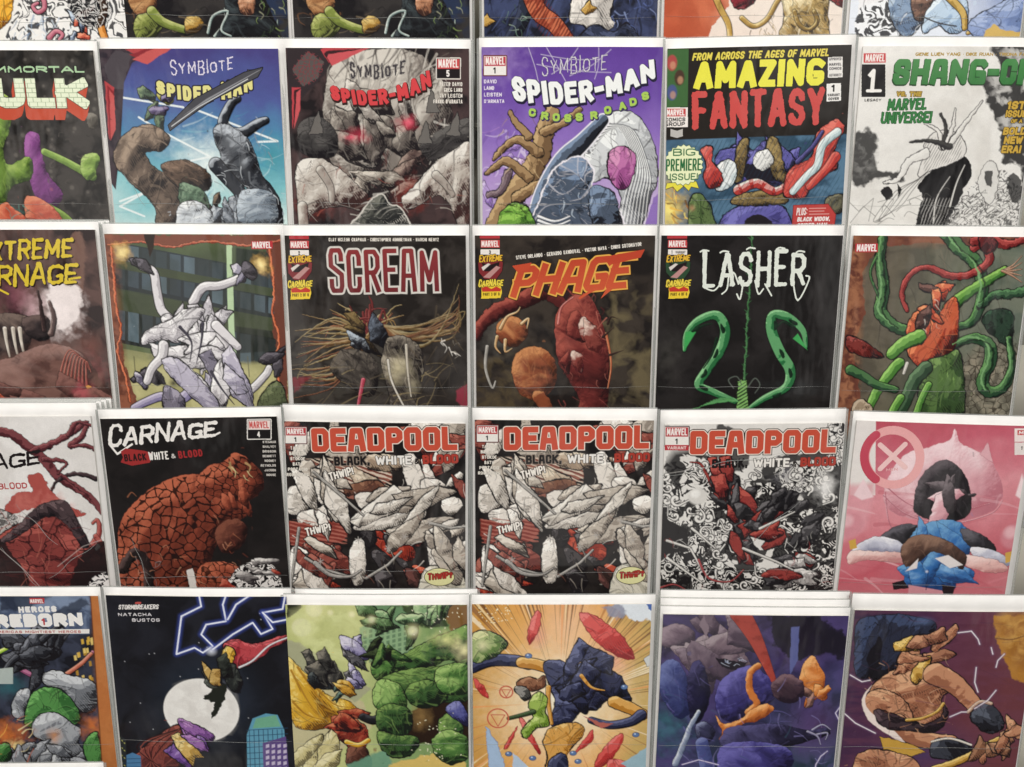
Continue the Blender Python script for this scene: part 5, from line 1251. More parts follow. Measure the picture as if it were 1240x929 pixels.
A.tube([(590, 420), (588, 446), (596, 470), (600, 462)], 2, .8, ('#5d5a55', '#a8a49c', '#d8d4cc'), .3)
for p in ([(730, 408), (744, 396)], [(738, 430), (756, 424)], [(736, 392), (740, 384), (748, 386)]): A.tube(p, 1.8, .2, ('#1a1212', '#332220', '#4a3230'), 0)
cv = dict(out=[(2.8, '#2a1a14'), (1.8, '#e0aa50')], style='block', font=BLOCKY, gap=.04)
P.text("PHAGE", (617, 361), (757, 349), 37, '#b9452f', h1=43, t=8.0, slant=.42, col2='#c9593a', **cv)
P.poly([(620, 322), (644, 318), (640, 326), (627, 330)], '#c04c32'); P.poly([(726, 312), (781, 302), (776, 312), (742, 320)], '#b9452f')
P.stroke([(702, 361), (713, 354), (722, 350)], 3, '#c9593a'); P.poly([(727, 362), (742, 350), (734, 350)], '#c9593a')
K.text("STEVE ORLANDO * GERARDO SANDOVAL * VICTOR NAVA * CHRIS SOTOMAYOR", (625, 314.5), (777, 298), 4.8, '#d9d3ca', t=1.15, gap=.15)
smoke_corner(K, 581, 284, "3")
cm.build("dark comic with slanted orange title over reddish brown rounded forms", art=A, prints=[("title_lettering", P, .42), ("corner_box", K, .42)])

# black comic, gothic white title
cm = Comic((799, 273), (1023, 273), 12, 2, 2, seed=24); A, P, K = start(cm)
A.fill('#1e1b1b'); A.cloud('#191717', '#2a2727', 30, 3, .8); A.glow((812, 430), 22, '#45433f', .5, 50, .5); A.glow((960, 470), 50, '#35393a', .5, 20, .4)
gn = ('#12301c', '#33804a', '#90c890')
A.tube([(829, 424), (832, 404), (846, 388), (868, 382), (878, 400), (872, 424), (856, 448), (846, 466), (862, 474), (890, 486)], 2, 3, gn, .8, mid=6)
A.tube([(834, 410), (848, 396), (862, 392)], 2.2, .6, ('#0b1a10', '#12241a', '#1c3a26'), 0); A.tube([(868, 410), (862, 430), (852, 446)], 1.8, .8, ('#0b1a10', '#12241a', '#1c3a26'), 0)
A.tube([(976, 420), (972, 400), (954, 384), (936, 382), (934, 400), (944, 426), (956, 446), (956, 462), (948, 472), (926, 482), (908, 494)], 2, 2.4, gn, .8, mid=6.5)
A.tube([(960, 396), (948, 390), (940, 398)], 2, .6, ('#0b1a10', '#12241a', '#1c3a26'), 0); A.poly([(966, 404), (978, 424), (960, 410)], '#3fa054')
A.poly([(828, 426), (830, 402), (844, 400)], '#3fa054')
for (x, y, a_) in ((842, 398, -.7), (874, 398, 1.3), (866, 428, 2.0), (852, 452, 2.1), (852, 470, .5), (960, 390, .5), (938, 394, 1.6), (946, 428, 1.1), (956, 452, 1.5), (940, 478, 2.7)):
    A.tube([(x - 6 * math.cos(a_), y - 6 * math.sin(a_)), (x + 1.5, y + 1), (x + 6 * math.cos(a_), y + 6 * math.sin(a_))], .4, .3, ('#0b1a10', '#12241a', '#1c3a26'), 0, mid=2.6, wob=1)
A.tube([(910, 284), (909, 330), (905, 380), (903, 430), (900, 470)], .8, 1.2, ('#1f3a24', '#3a6a40', '#6a9a68'), .2, wob=2.4)
for k in range(16):
    y = 290 + k * 11; x = 909 - (y - 290) * .045; A.tube([(x, y), (x + (4 if k % 2 else -4), y - 3)], .8, .1, ('#3a6a40',) * 3, 0)
A.poly([(894, 462), (904, 460), (906, 500), (892, 500)], '#86b86a', 1, 1, 2, 4); A.hatch([(892, 460), (906, 460), (906, 500), (892, 500)], '#1c2a1a', 1.0, 4, .9, .9)
A.tube([(888, 470), (882, 460), (892, 456), (898, 466)], .7, .5, ('#5a625a',) * 3, 0); A.tube([(906, 468), (914, 458), (920, 466), (914, 476)], .7, .5, ('#5a625a',) * 3, 0)
for k in range(8): A.tube([(894, 486), (880 - k * 3, 482 + k), (864 - k * 4, 484 + k * 2)], .8, .3, ('#2f5a38', '#4a8a50', '#6aaa6a'), 0, wob=2)
P.text("LASHER", (850, 349), (975, 346), 43, '#dfe4da', t=5.4, gap=.16, rough=.8, rs=5, topjit=.10, jit=.02, taper=.15)
for p in ([(882, 336), (880, 350), (874, 356)], [(900, 340), (896, 362), (892, 356)], [(914, 340), (918, 356), (924, 350)], [(926, 344), (934, 358)], [(960, 340), (966, 364), (980, 338), (976, 334)], [(852, 348), (864, 352), (872, 344)], [(884, 346), (888, 330), (894, 344)]):
    P.stroke(p, 1.9, '#dfe4da', sm=True)
for (x, y) in ((852, 303), (876, 304), (908, 300), (944, 300), (968, 304)): P.stroke([(x - 4, y + 2), (x, y), (x + 6, y + 1)], 2, '#dfe4da', sm=True)
smoke_corner(K, 808, 284, "4", True, '#2f4a34')
cm.build("black comic with dripping white gothic title and two curling green hooks", art=A, prints=[("title_lettering", P, .42), ("corner_box", K, .42)])

# green and red vine comic
cm = Comic((1031, 273), (1254, 275), 12, 2.5, 3, seed=25); A, P, K = start(cm)
A.fill('#5a5248'); A.cloud('#423b33', '#766c5c', 26, 4)
A.grad((1040, 300), (1230, 320), ['#5a5044', '#5d5a4c', '#5a6656', '#6a7a6c'], .6, .1)
A.daub(40, [(1060, 300), (1230, 460)], ['#4a4338', '#7d7462', '#38332c'], ln=(20, 50), wd=(.6, 2.4), ang=1.35, av=.3, a=.45, seed=3)
A.cloud('#5d554a', '#9a8f7d', 9, 8, .8, box=[(1168, 430), (1240, 420), (1240, 510), (1165, 510)]); A.cracks([(1168, 430), (1240, 420), (1240, 510), (1165, 510)], '#3a342c', 9, .08)
A.poly([(1033, 285), (1250, 285), (1250, 296), (1190, 300), (1120, 294), (1062, 300), (1044, 330), (1048, 380), (1032, 420), (1040, 460), (1042, 520), (1010, 520), (1020, 400)], '#754435', 1, 1, 3, 7)
A.cloud('#4d2a24', '#b07a58', 8, 5, .6, box=[(1030, 286), (1046, 300), (1044, 400), (1036, 520), (1012, 520), (1020, 400)])
A.cloud('#4d2a24', '#9a6a50', 9, 6, .6, box=[(1100, 284), (1250, 284), (1250, 298), (1100, 298)])
A.blob([(1026, 408), (1042, 412), (1056, 420), (1070, 432), (1050, 432), (1028, 424)], ('#2a0f10', '#6b2420', '#a0504a'), 6, .6, 6)
vg = ('#12241a', '#2f5236', '#6a9a5c'); vr = ('#3a0f12', '#8a2c2c', '#c9605a')
A.tube([(1072, 276), (1066, 310), (1070, 350), (1066, 378), (1084, 396), (1104, 402)], 4, 6, vg, 1, wob=1.6, mid=7)
A.tube([(1062, 310), (1054, 330), (1060, 350), (1066, 362)], 1.6, 1, vg, .6)
A.tube([(1142, 276), (1160, 300), (1180, 316), (1190, 344), (1186, 372), (1174, 392), (1150, 396)], 8, 4, vg, 1, wob=1.6, mid=7)
A.tube([(1098, 376), (1092, 356), (1102, 332), (1124, 324), (1150, 334), (1176, 332), (1198, 316), (1192, 296), (1180, 300)], 2, 5, vr, .9, wob=1.6, mid=4)
A.tube([(1180, 292), (1200, 290), (1220, 296), (1240, 290)], 5, 5, vr, .9, wob=3)
A.blob([(1186, 286), (1204, 288), (1206, 302), (1192, 306)], ('#1c0f12', '#4a1c20', '#8a3a3a'), 7, .5, 6)
A.tube([(1150, 372), (1170, 356), (1196, 340), (1216, 328)], 8, 5, ('#1c3a1a', '#4c8438', '#94c464'), 1, wob=1.5)
for k in range(5): A.tube([(1214, 328), (1226, 322 + k * 3), (1238, 310 + k * 8)], 1.4, .3, ('#5d3a30', '#a87860', '#d8b498'), .4)
A.tube([(1188, 370), (1204, 358), (1226, 356), (1248, 350)], 4, 6, ('#12201a', '#2c4a34', '#5d8a5c'), 1, wob=3)
A.blob([(1190, 386), (1200, 376), (1224, 376), (1228, 396), (1222, 420), (1208, 410), (1196, 400)], ('#0d1410', '#1f2c24', '#3f5c48'), 9, .8, 7)
A.tube([(1156, 418), (1176, 410), (1196, 416), (1200, 436), (1190, 460), (1196, 474), (1214, 470), (1226, 446), (1222, 410)], 4, 3, vg, 1, wob=1.6, mid=7.5)
A.blob([(1098, 400), (1104, 382), (1120, 374), (1132, 392), (1146, 366), (1158, 362), (1160, 390), (1156, 420), (1140, 436), (1118, 446), (1100, 430)], ('#571a14', '#b0432a', '#e8885c'), 14, .6, 12)
A.shards(7, [(1112, 342), (1142, 400)], [('#4a1612', '#a83a26', '#e07a50'), ('#1a1212', '#3a2624', '#7d5a52'), ('#8a2c1c', '#c9553a', '#f0a070')], (14, 26), 8)
A.daub(10, [(1118, 366), (1140, 402)], ['#e8e0d4', '#c9b8a8', '#2a1a18'], ln=(5, 12), wd=(.8, 2), ang=1.0, seed=5)
A.blob([(1120, 440), (1146, 430), (1160, 424), (1166, 450), (1164, 510), (1120, 510), (1112, 470)], ('#1c2c1a', '#3f5a32', '#7a9a58'), 13, .9, 10, det=2)
lv = ('#1f3a1a', '#58923f', '#a0d070')
A.tube([(1112, 408), (1094, 416), (1080, 428)], 9, 7, lv, .9, wob=1); A.tube([(1088, 440), (1074, 456), (1062, 474), (1052, 494)], 7, 5, lv, .9, wob=1)
A.tube([(1120, 446), (1106, 462), (1096, 486), (1084, 510)], 9, 7, ('#1a2a1c', '#2f4a34', '#6a8a64'), .9, wob=1)
A.tube([(1124, 466), (1116, 482), (1106, 510)], 4, 4, lv, .9); A.tube([(1090, 482), (1080, 500), (1076, 520)], 5, 5, lv, .9)
A.tube([(1030, 448), (1046, 456), (1062, 466), (1084, 472)], 6, 4, vg, .9, wob=1)
A.tube([(1098, 440), (1094, 452)], 2, 1.6, ('#8a8680', '#cfcac0', '#eeeae0'), .4)
A.blob([(1034, 488), (1046, 484), (1056, 498), (1034, 504)], ('#6d5a48', '#b9a48c', '#e0d0b8'), 5, .4, 5)
for P_ in ([(1072, 276), (1066, 310), (1070, 350), (1066, 378), (1084, 396)], [(1142, 276), (1160, 300), (1180, 316), (1190, 344), (1186, 372)], [(1156, 418), (1176, 410), (1196, 416), (1200, 436), (1190, 460), (1196, 474)], [(1214, 470), (1226, 446), (1222, 410)]):
    for d_ in (-2.5, 3): A.tube([(x + d_, y + d_ * .6) for x, y in P_], .5, .9, ('#0d1810',) * 3 if d_ > 0 else ('#7fae74',) * 3, 0, wob=2, a=.8, mid=1.2)
K.rect((1036, 295), (1063, 305.5), '#b9393f'); K.text("MARVEL", (1037.5, 304.4), (1061.5, 304.4), 8.6, '#f3ece8', t=2, gap=.1, style='block')
cm.build("muddy brown comic of tangled green and red tendrils round an orange-red core", art=A, prints=[("publisher_tag", K, .42)])
# ---- fourth row
# white comic with dark red tendrils, left edge
cm = Comic((-106, 488), (116, 488), 16, 3, 7, seed=30, tilt=11.6); A, P, K = start(cm)
A.fill('#e2dfdc'); A.cloud('#d6d2ce', '#e8e5e2', 40, 3, .7)
td = ('#1d1216', '#5d2a30', '#9a5a5c')
def tendril(p, w0, w1, mid=None): A.tube(p, w0, w1, td, .5, '#171014', wob=2.2, mid=mid)
tendril([(-10, 524), (10, 524), (34, 540), (50, 552), (72, 578), (100, 596), (122, 618)], 5, 3, 6)
tendril([(40, 546), (62, 538), (84, 526), (104, 512), (98, 530), (84, 540), (104, 540), (120, 548)], 4, 2.4)
tendril([(84, 526), (92, 512), (110, 516)], 3.4, 1.6); tendril([(54, 556), (80, 560), (70, 574)], 3, .8)
A.tube([(60, 600), (70, 582), (92, 574), (116, 580)], 1, 3.4, ('#141014', '#261c20', '#5d4a4c'), .3, wob=1.5)
A.tube([(74, 576), (96, 590), (112, 604), (124, 622)], 2, 3.2, td, .4, wob=2)
A.tube([(112, 660), (120, 646), (118, 630), (112, 634)], 4, 1.4, ('#571a1c', '#9a4440', '#c97a70'), .5, wob=1); A.tube([(116, 650), (126, 664), (128, 680)], 3, 2, ('#571a1c', '#9a4440', '#c97a70'), .5, wob=1)
rd = ('#571c1e', '#a3443f', '#c97468')
A.poly([(4, 620), (20, 598), (40, 594), (34, 578), (50, 574), (60, 592), (78, 608), (90, 616), (104, 624), (80, 626), (60, 614), (36, 616), (12, 624)], '#a8504a', 1, .7, 3, 6, sm=True, ink=.3, inkc='#5d1c1e'); A.cloud(None, '#c97a70', 9, 4, .5, box=[(10, 600), (60, 590), (90, 616), (20, 618)])
A.blob([(-10, 616), (20, 628), (6, 648), (-10, 650)], ('#3a383a', '#8d8a88', '#d0ccc8'), 9, .7, 7); A.inkswirl([(-10, 620), (22, 624), (14, 648), (-10, 652)], '#1d1a1c', '#c9c5c1', 8, 4, 3, .7)
A.blob([(-10, 664), (20, 636), (48, 622), (76, 628), (100, 648), (116, 668), (134, 660), (136, 740), (-10, 740)], ('#33171a', '#6d2c2c', '#a8564e'), 22, .7, 16, .8, det=2)
A.cracks([(-10, 670), (40, 630), (90, 640), (130, 680), (130, 730), (-10, 730)], '#2a1216', 30, .06)
A.blob([(48, 612), (78, 606), (92, 626), (108, 660), (98, 662), (80, 634), (56, 626), (22, 650), (-6, 660), (24, 634)], ('#171216', '#33282c', '#6d5a5c'), 8, .5, 9, .3)
A.poly([(-10, 640), (8, 660), (34, 700), (40, 740), (-10, 740)], '#241a1c', .95, 1, 3, 7); A.poly([(100, 668), (134, 650), (136, 730), (80, 730), (90, 690)], '#1f181a', .95, 1, 3, 7)
A.inkswirl([(106, 710), (118, 696), (136, 698), (136, 740), (104, 740)], '#15131a', '#eae7e4', 9, 3, 7, 1, .3)
A.daub(30, [(0, 625), (110, 705)], ['#8f4640', '#3a1a1c', '#b56a5c', '#571f22'], ln=(10, 30), wd=(.6, 2), ang=.4, av=.7, a=.7, seed=8)
for p in ([(70, 686), (100, 662), (128, 652)], [(0, 664), (30, 690), (52, 714)]): A.line(p, .8, '#c9bdb8', .7)  # pale glints of the sleeve's creases, painted into the ink
P.text("CARNAGE", (-92, 584), (50, 562), 24, '#1d1719', h1=20, t=4.2, slant=.25, rough=.9, rs=4, gap=.06, topjit=.12, taper=.3)
P.text("BLACK WHITE & BLOOD", (-90, 597), (34, 591), 8.4, '#b0383a', t=1.5, gap=.25, rough=.4, topjit=.08)
cm.build("white comic crossed by dark red tendrils, at the left edge below the brown one", art=A, creases=[((2, 662), (50, 714)), ((60, 700), (120, 655)), ((20, 610), (70, 660))], prints=[("title_lettering", P, .45)])
behind(cm, 3, 4.0, .8, ["first spare copy behind the white tendril comic at the left edge", "second spare copy behind the white tendril comic at the left edge", "rearmost spare copy behind the white tendril comic at the left edge"])

# black comic with cracked red mass and white brush title
cm = Comic((118, 496), (340, 493), 11, 3, 5, seed=31, tilt=11.8); A, P, K = start(cm)
A.fill('#1d1a1a'); A.cloud('#181616', '#252121', 30, 3, .7)
rm = ('#2a1412', '#7d3a2a', '#b9654a')
A.blob([(143, 660), (148, 630), (162, 610), (186, 590), (212, 578), (240, 574), (262, 580), (282, 596), (300, 620), (276, 640), (262, 660), (252, 690), (240, 720), (230, 800), (150, 800)], rm, 30, .7, 14, .5, det=2)
A.cracks([(143, 660), (150, 630), (186, 590), (240, 576), (290, 590), (300, 620), (262, 660), (240, 760), (150, 760)], '#1d100f', 12, .12, .95, 3)
A.blob([(236, 590), (250, 566), (270, 560), (284, 548), (300, 556), (316, 572), (318, 592), (300, 606), (270, 604)], rm, 18, .6, 9, .5)
A.cracks([(236, 588), (262, 562), (300, 554), (318, 590), (280, 606)], '#1d100f', 9, .12, .95, 5)
A.blob([(240, 690), (262, 680), (284, 684), (300, 700), (310, 740), (240, 740)], rm, 12, .6, 9, .4); A.cracks([(240, 690), (280, 682), (310, 720), (240, 740)], '#1d100f', 9, .12, .9, 8)
A.blob([(262, 640), (284, 628), (300, 640), (290, 664), (268, 668)], ('#1d100f', '#4a2620', '#7d4a3a'), 10, .7, 8, .3)
A.tube([(148, 690), (164, 670), (180, 690), (178, 730)], 7, 6, ('#0f0c0d', '#241c1c', '#5d4a48'), .4, wob=2)
A.daub(60, [(150, 600), (290, 715)], ['#c9805c', '#3a1a16', '#9a4c38', '#d89a78'], ln=(4, 12), wd=(.6, 2), ang=.9, av=.7, a=.5, seed=4)
A.shards(5, [(272, 590), (300, 622)], [('#5d1c14', '#c9553a', '#e88a60'), rm], (12, 22), 41, ang=1.2); A.daub(6, [(276, 556), (306, 580)], ['#d8c894', '#b99a6a'], ln=(6, 14), wd=(1.4, 3.4), ang=1.0, av=.4, seed=42)
A.inkswirl([(276, 708), (290, 686), (318, 680), (336, 694), (342, 740), (276, 740)], '#141214', '#e0dcd8', 9, 4, 5, 1, .2)
A.shards(8, [(272, 678), (336, 714)], [('#4a1614', '#a03c30', '#c9705c'), ('#2a2628', '#8f8a88', '#e3dfda')], (8, 18), 6, ang=.5)
A.poly([(226, 690), (234, 688), (240, 716), (236, 730), (230, 712)], '#d9d4ce', 1, .7, 1)
A.daub(10, [(160, 670), (200, 712)], ['#8f8886', '#4a3c3a'], ln=(6, 16), wd=(.6, 1.6), ang=1.3, seed=9)
P.text("CARNAGE", (130, 543), (262, 529), 27, '#ebe7e2', h1=22, t=5.0, slant=.28, rough=.9, rs=4, gap=.06, topjit=.14, taper=.3)
P.stroke([(234, 530), (258, 528), (266, 524)], 2.4, '#ebe7e2'); P.stroke([(132, 538), (142, 550), (160, 538)], 2.6, '#ebe7e2')
P.poly([(146, 547), (152, 543), (176, 546), (184, 549), (182, 560), (160, 564), (146, 560), (149, 554)], '#9a3030')
P.text("BLACK", (151, 559), (178, 557.5), 9.5, '#241a1b', t=2, gap=.2, rough=.3); P.text("WHITE", (181, 557.5), (205, 556), 10.5, '#e6e2dd', t=2, gap=.15, rough=.4, topjit=.08); P.text("&", (208, 555), (214, 554.5), 6, '#c9c4bf', t=1.2); P.text("BLOOD", (217, 555), (246, 552.5), 9.5, '#9a2c2e', t=2, gap=.25, rough=.4)
corner(K, 300, 508.5, 327.5, 531.5, "4", '#1c191b', '#e9e5e0', frame='#e3dfda', pub='#c8514e', red='#ead9d4')
credits(K, ["STEGMAN", "SHALVEY", "BRISSON", "BENNETT", "MOONEY", "REYNOLDS", "JACOBS", "MOUSE"], 308, 334, 537, 5.7, 3.4, '#b9b4ae', right=True, t=.85, per=2.3)
cm.build("black comic with a cracked red rocky mass and white brush title", art=A, creases=[((160, 650), (182, 712))], prints=[("title_lettering", P, .42), ("corner_box", K, .4)])

# two alike: orange-red title over white cloth and maroon streaks
def melee(A, ox, oy):
    X = lambda p: [(x + ox, y + oy) for x, y in p]
    A.fill('#1d1a1a'); A.cloud('#171515', '#2c2726', 20, 3, .8)
    wh = ('#8a8278', '#dad2c8', '#fbf6ee'); sh = ('#5d534c', '#aca194', '#e2d9cc'); mr = ('#3a1a18', '#7d3a33', '#b06a5c'); re = ('#571a14', '#a83a2a', '#dc7458')
    A.shards(16, X([(348, 515), (565, 560)]), [wh, sh, mr, sh], (16, 40), 21)
    A.poly(X([(370, 560), (420, 556), (470, 552), (476, 580), (430, 604), (400, 596), (380, 580)]), '#8f5a4c', 1, 1, 4, 9)
    A.hatch(X([(370, 556), (474, 552), (474, 596), (380, 600)]), '#d4c4b2', 1.9, 5, 1.4, .9); A.hatch(X([(370, 556), (474, 552), (474, 596), (380, 600)]), '#5d2a24', 1.9, 7, .8, .9)
    A.shards(8, X([(440, 556), (500, 600)]), [('#6d5a4a', '#b59f88', '#e0d2bd'), ('#3a2420', '#6b4436', '#9a7058')], (18, 34), 22, ang=.3)
    A.blob(X([(430, 600), (452, 596), (474, 606), (498, 590), (512, 570), (510, 556), (520, 566), (530, 588), (520, 610), (510, 632), (488, 640), (468, 650), (462, 636), (480, 622), (458, 620), (438, 616)]), wh, 16, .5, 12, 1, det=1.6)
    A.blob(X([(486, 558), (500, 550), (514, 580), (512, 604), (498, 600)]), wh, 9, .4, 10, .9); A.blob(X([(510, 582), (528, 580), (540, 590), (534, 606), (518, 612), (512, 600)]), wh, 9, .4, 10, .9)
    A.blob(X([(536, 606), (552, 602), (560, 612), (548, 624), (536, 618)]), wh, 8, .5, 8); A.blob(X([(464, 640), (480, 626), (496, 630), (484, 648), (470, 654)]), wh, 8, .5, 8)
    A.blob(X([(350, 592), (372, 590), (378, 604), (370, 618), (350, 622)]), wh, 9, .7, 7); A.tube(X([(372, 566), (384, 592), (396, 614), (390, 636)]), 9, 7, sh, .9, wob=2)
    A.blob(X([(380, 570), (396, 566), (404, 590), (398, 612), (386, 606)]), wh, 9, .5, 9); A.blob(X([(362, 622), (384, 616), (406, 608), (424, 622), (416, 640), (384, 640), (364, 636)]), wh, 10, .7, 8, det=1.6)
    A.poly(X([(350, 632), (384, 636), (412, 628), (424, 642), (414, 656), (370, 662), (352, 660)]), '#7d352e', 1, 1, 4, 8); A.hatch(X([(350, 630), (420, 628), (420, 658), (352, 664)]), '#b06a5c', 1.75, 5, 1.2, .8)
    A.shards(9, X([(350, 655), (425, 700)]), [sh, ('#2a2422', '#5d544e', '#a39a90'), mr], (18, 34), 23)
    A.blob(X([(352, 668), (366, 664), (380, 684), (386, 716), (356, 720)]), wh, 10, .5, 9)
    A.blob(X([(426, 660), (440, 656), (442, 700), (430, 708), (424, 690)]), wh, 8, .7, 6)
    A.shards(18, X([(440, 620), (520, 714)]), [re, ('#1a1414', '#3a2624', '#6d4440'), re, ('#141214', '#2a2628', '#6d686a')], (14, 32), 24, ang=.8)
    A.blob(X([(520, 650), (534, 648), (548, 662), (566, 682), (550, 694), (524, 690), (518, 668)]), wh, 11, .5, 10)
    A.blob(X([(506, 720), (514, 690), (534, 686), (560, 700), (566, 730), (506, 735)]), ('#8f8a7a', '#cfc9b8', '#eeeadc'), 10, .5, 9)
    A.shards(6, X([(536, 545), (564, 590)]), [sh, wh, mr], (12, 26), 25); A.shards(5, X([(545, 630), (566, 680)]), [wh, sh], (14, 28), 26, ang=-1.0)
    A.shards(6, X([(354, 700), (400, 716)]), [re, mr, wh], (14, 26), 27, ang=.2)
    A.shards(10, X([(452, 596), (540, 646)]), [wh, ('#8a8178', '#d0c8bd', '#f0ebe2'), sh], (22, 46), 71, ang=-.5, elong=2.2); A.shards(7, X([(360, 580), (410, 636)]), [wh, sh], (20, 38), 72, ang=1.1, elong=2.2); A.shards(5, X([(525, 655), (562, 705)]), [wh, sh], (18, 34), 73, ang=.8, elong=2.0); A.shards(6, X([(352, 670), (390, 712)]), [wh, sh, mr], (16, 34), 74, ang=.9, elong=2)
    for p in ([(380, 572), (420, 606), (440, 624)], [(370, 676), (394, 690), (430, 700)], [(362, 640), (352, 712)], [(444, 700), (470, 684), (486, 668)], [(522, 634), (546, 640), (564, 638)]):
        A.tube(X(p), 1.8, 1.2, ('#3a3836', '#8f8b86', '#cfcbc4'), .6, sm=False)
    A.tube(X([(382, 682), (400, 696), (424, 698), (438, 690)]), 3, .8, ('#4a4644', '#8f8a86', '#c9c4be'), .6)
    for (x, y) in ((434, 654), (490, 650), (388, 680), (534, 656), (360, 576), (520, 632), (470, 664)):
        for k in range(3):
            a = k * 1.05 + x; A.line(X([(x - 4 * math.cos(a), y - 4 * math.sin(a)), (x + 4 * math.cos(a), y + 4 * math.sin(a))]), 1, '#a8a29c')
    A.daub(70, X([(348, 556), (565, 714)]), ['#efe8de', '#2a2321', '#8f5a4c', '#cabfb2', '#5d4a42'], ln=(5, 16), wd=(.5, 1.4), ang=.4, av=1.2, a=.7, seed=28)
def red_title(P, K, ox, oy, w=176, black='#1c191a', sub=True, x0=378):
    X = lambda x, y: (x + ox, y + oy)
    kw = dict(style='block', font=BLOCKY, gap=.10)
    P.text("DEADPOOL", X(x0, 547.5), X(x0 + w, 545.5), 30, '#c2503c', t=8.2, out=[(2.1, '#231a18'), (1.1, '#eadfd2')], **kw)
    P.text("BLACK,", X(x0 + 27, 564), X(x0 + 70, 563), 11.5, black, t=3.2, style='block', gap=.15, font=BLOCKY, out=[(.9, '#8a7d72')] if black != '#1c191b' else ())
    P.text("WHITE", X(x0 + 77, 563), X(x0 + 121, 562.5), 11.5, '#e9e5df', t=2.7, gap=.15, out=[(.7, '#3a3432')]); P.text("&", X(x0 + 124, 562), X(x0 + 130, 562), 7, '#2a2423', t=1.3)
    P.text("BLOOD", X(x0 + 134, 562), X(x0 + 177, 561), 11.5, '#a83e33', t=2.8, style='block', gap=.15, font=BLOCKY, out=[(.5, '#5d221c')])
    P.ops = P.ops
def melee_prints(cm, ox, oy):
    P, K, Bb = Print(cm.q), Print(cm.q), Print(cm.q); X = lambda x, y: (x + ox, y + oy)
    red_title(P, K, ox, oy)
    for a, b in ((X(400, 583), X(429, 574)), (X(371, 650), X(401, 642))):
        P.text("THWIP!", a, b, 10, '#efe9e0', t=2.0, slant=.1, gap=.1, topjit=.12, jit=.06, out=[(.8, '#2a1c1a')])
    corner(K, *X(345.5, 517.5), *X(371, 537), "1", frame='#571a20', red='#b53a42')
    credits(K, ["TAYLOR", "BRISSON", "STOKOE", "BATA", "PORTACIO", "ROSENBERG"], X(347, 0)[0], X(374, 0)[0], 545 + oy, 6.4, 4.4, '#d9d3c9', t=1.1, per=3.0, centre=True)
    Bb.ell(X(532, 699), 18.5, 11.5, '#dfdca4', (.8, '#2a2320')); Bb.text("THWIP?", X(518, 703), X(548, 700), 8.5, '#a8342e', t=2.0, slant=.12, gap=.1, topjit=.12, out=[(.5, '#571a16')])
    return [("title_lettering", P, .42), ("corner_box", K, .42), ("speech_bubble", Bb, .42)]
cm = Comic((342, 490), (567, 493), 20, 2, 3, seed=32); A, _, _ = start(cm); melee(A, 0, 0)
cm.build("comic of white cloth and maroon streaks with blocky orange title, left one of two", art=A, prints=melee_prints(cm, 0, 0))
cm = Comic((572, 494), (796, 495), 14, 3, 4, seed=33, y=.0005); A, _, _ = start(cm); melee(A, 232, -2)
cm.build("comic of white cloth and maroon streaks with blocky orange title, right one of two", art=A, prints=melee_prints(cm, 232, -2))

# white comic, black ink swirls with red
cm = Comic((800, 497), (1025, 495), 17, 5, 2, seed=34, tilt=10.8); A, P, K = start(cm)
A.fill('#d9d6d1'); A.cloud(None, '#e2dfda', 30, 3, .6)
A.poly([(800, 612), (830, 620), (850, 640), (860, 670), (850, 700), (860, 760), (796, 760)], '#1d1b1d', 1, 2, 5, 9, sm=True)
A.poly([(930, 560), (990, 545), (1024, 540), (1024, 640), (1000, 600), (970, 600), (950, 590), (926, 580)], '#232123', .95, 2, 5, 9, sm=True)
A.poly([(868, 514), (900, 530), (908, 560), (890, 570), (868, 548)], '#1f1d1f', .9, 2, 4, 8, sm=True)
A.inkswirl([(800, 566), (850, 560), (890, 575), (880, 620), (860, 650), (830, 640), (806, 620)], '#1f1d1f', '#dedbd6', 14, 5, 3, 1, .35)
A.inkswirl([(834, 640), (860, 610), (890, 620), (900, 660), (860, 700), (840, 690)], '#1f1d1f', '#dedbd6', 11, 5, 6, 1, .25)
A.inkswirl([(916, 590), (950, 580), (966, 610), (990, 600), (1014, 600), (1010, 720), (960, 720), (930, 650)], '#1b191b', '#e0ddd8', 12, 5, 11, 1, .0)
A.inkswirl([(1000, 514), (1024, 514), (1024, 560), (1004, 560)], '#1f1d1f', '#dedbd6', 9, 4, 8, 1, .1)
A.inkswirl([(940, 566), (990, 558), (1000, 590), (950, 594)], '#1f1d1f', '#dedbd6', 8, 5, 9, .9, .2)
A.inkswirl([(800, 680), (850, 670), (900, 690), (1010, 690), (1008, 760), (796, 760)], '#181618', '#dad7d2', 11, 5, 5, 1, -.35)
A.cloud(None, '#1b191b', 17, 21, .95, .50, .53, box=[(802, 560), (870, 548), (930, 575), (1016, 560), (1010, 730), (798, 730)])
A.curls(18, [(802, 560), (850, 556), (890, 575), (880, 630), (850, 650), (806, 620)], seed=3, r=(3, 8)); A.curls(15, [(834, 640), (866, 606), (896, 620), (900, 680), (850, 700)], seed=4); A.curls(26, [(926, 590), (966, 576), (1014, 596), (1010, 720), (950, 720), (926, 650)], seed=5)
A.curls(16, [(800, 686), (900, 690), (1008, 690), (1006, 730), (798, 730)], seed=6); A.curls(14, [(940, 564), (1000, 560), (1000, 592), (944, 592)], seed=7, r=(2, 5)); A.curls(8, [(1002, 514), (1024, 514), (1022, 560), (1004, 558)], seed=8, r=(2, 5)); A.curls(10, [(880, 560), (920, 570), (920, 620), (884, 610)], seed=9, r=(2, 5))
A.glow((1000, 590), 20, '#efedea', .9, 26, .4)
A.ell((845, 601), 12, 11, '#d2cfca', soft=3); A.ell((842, 598), 6, 5, '#eceae6', soft=4)
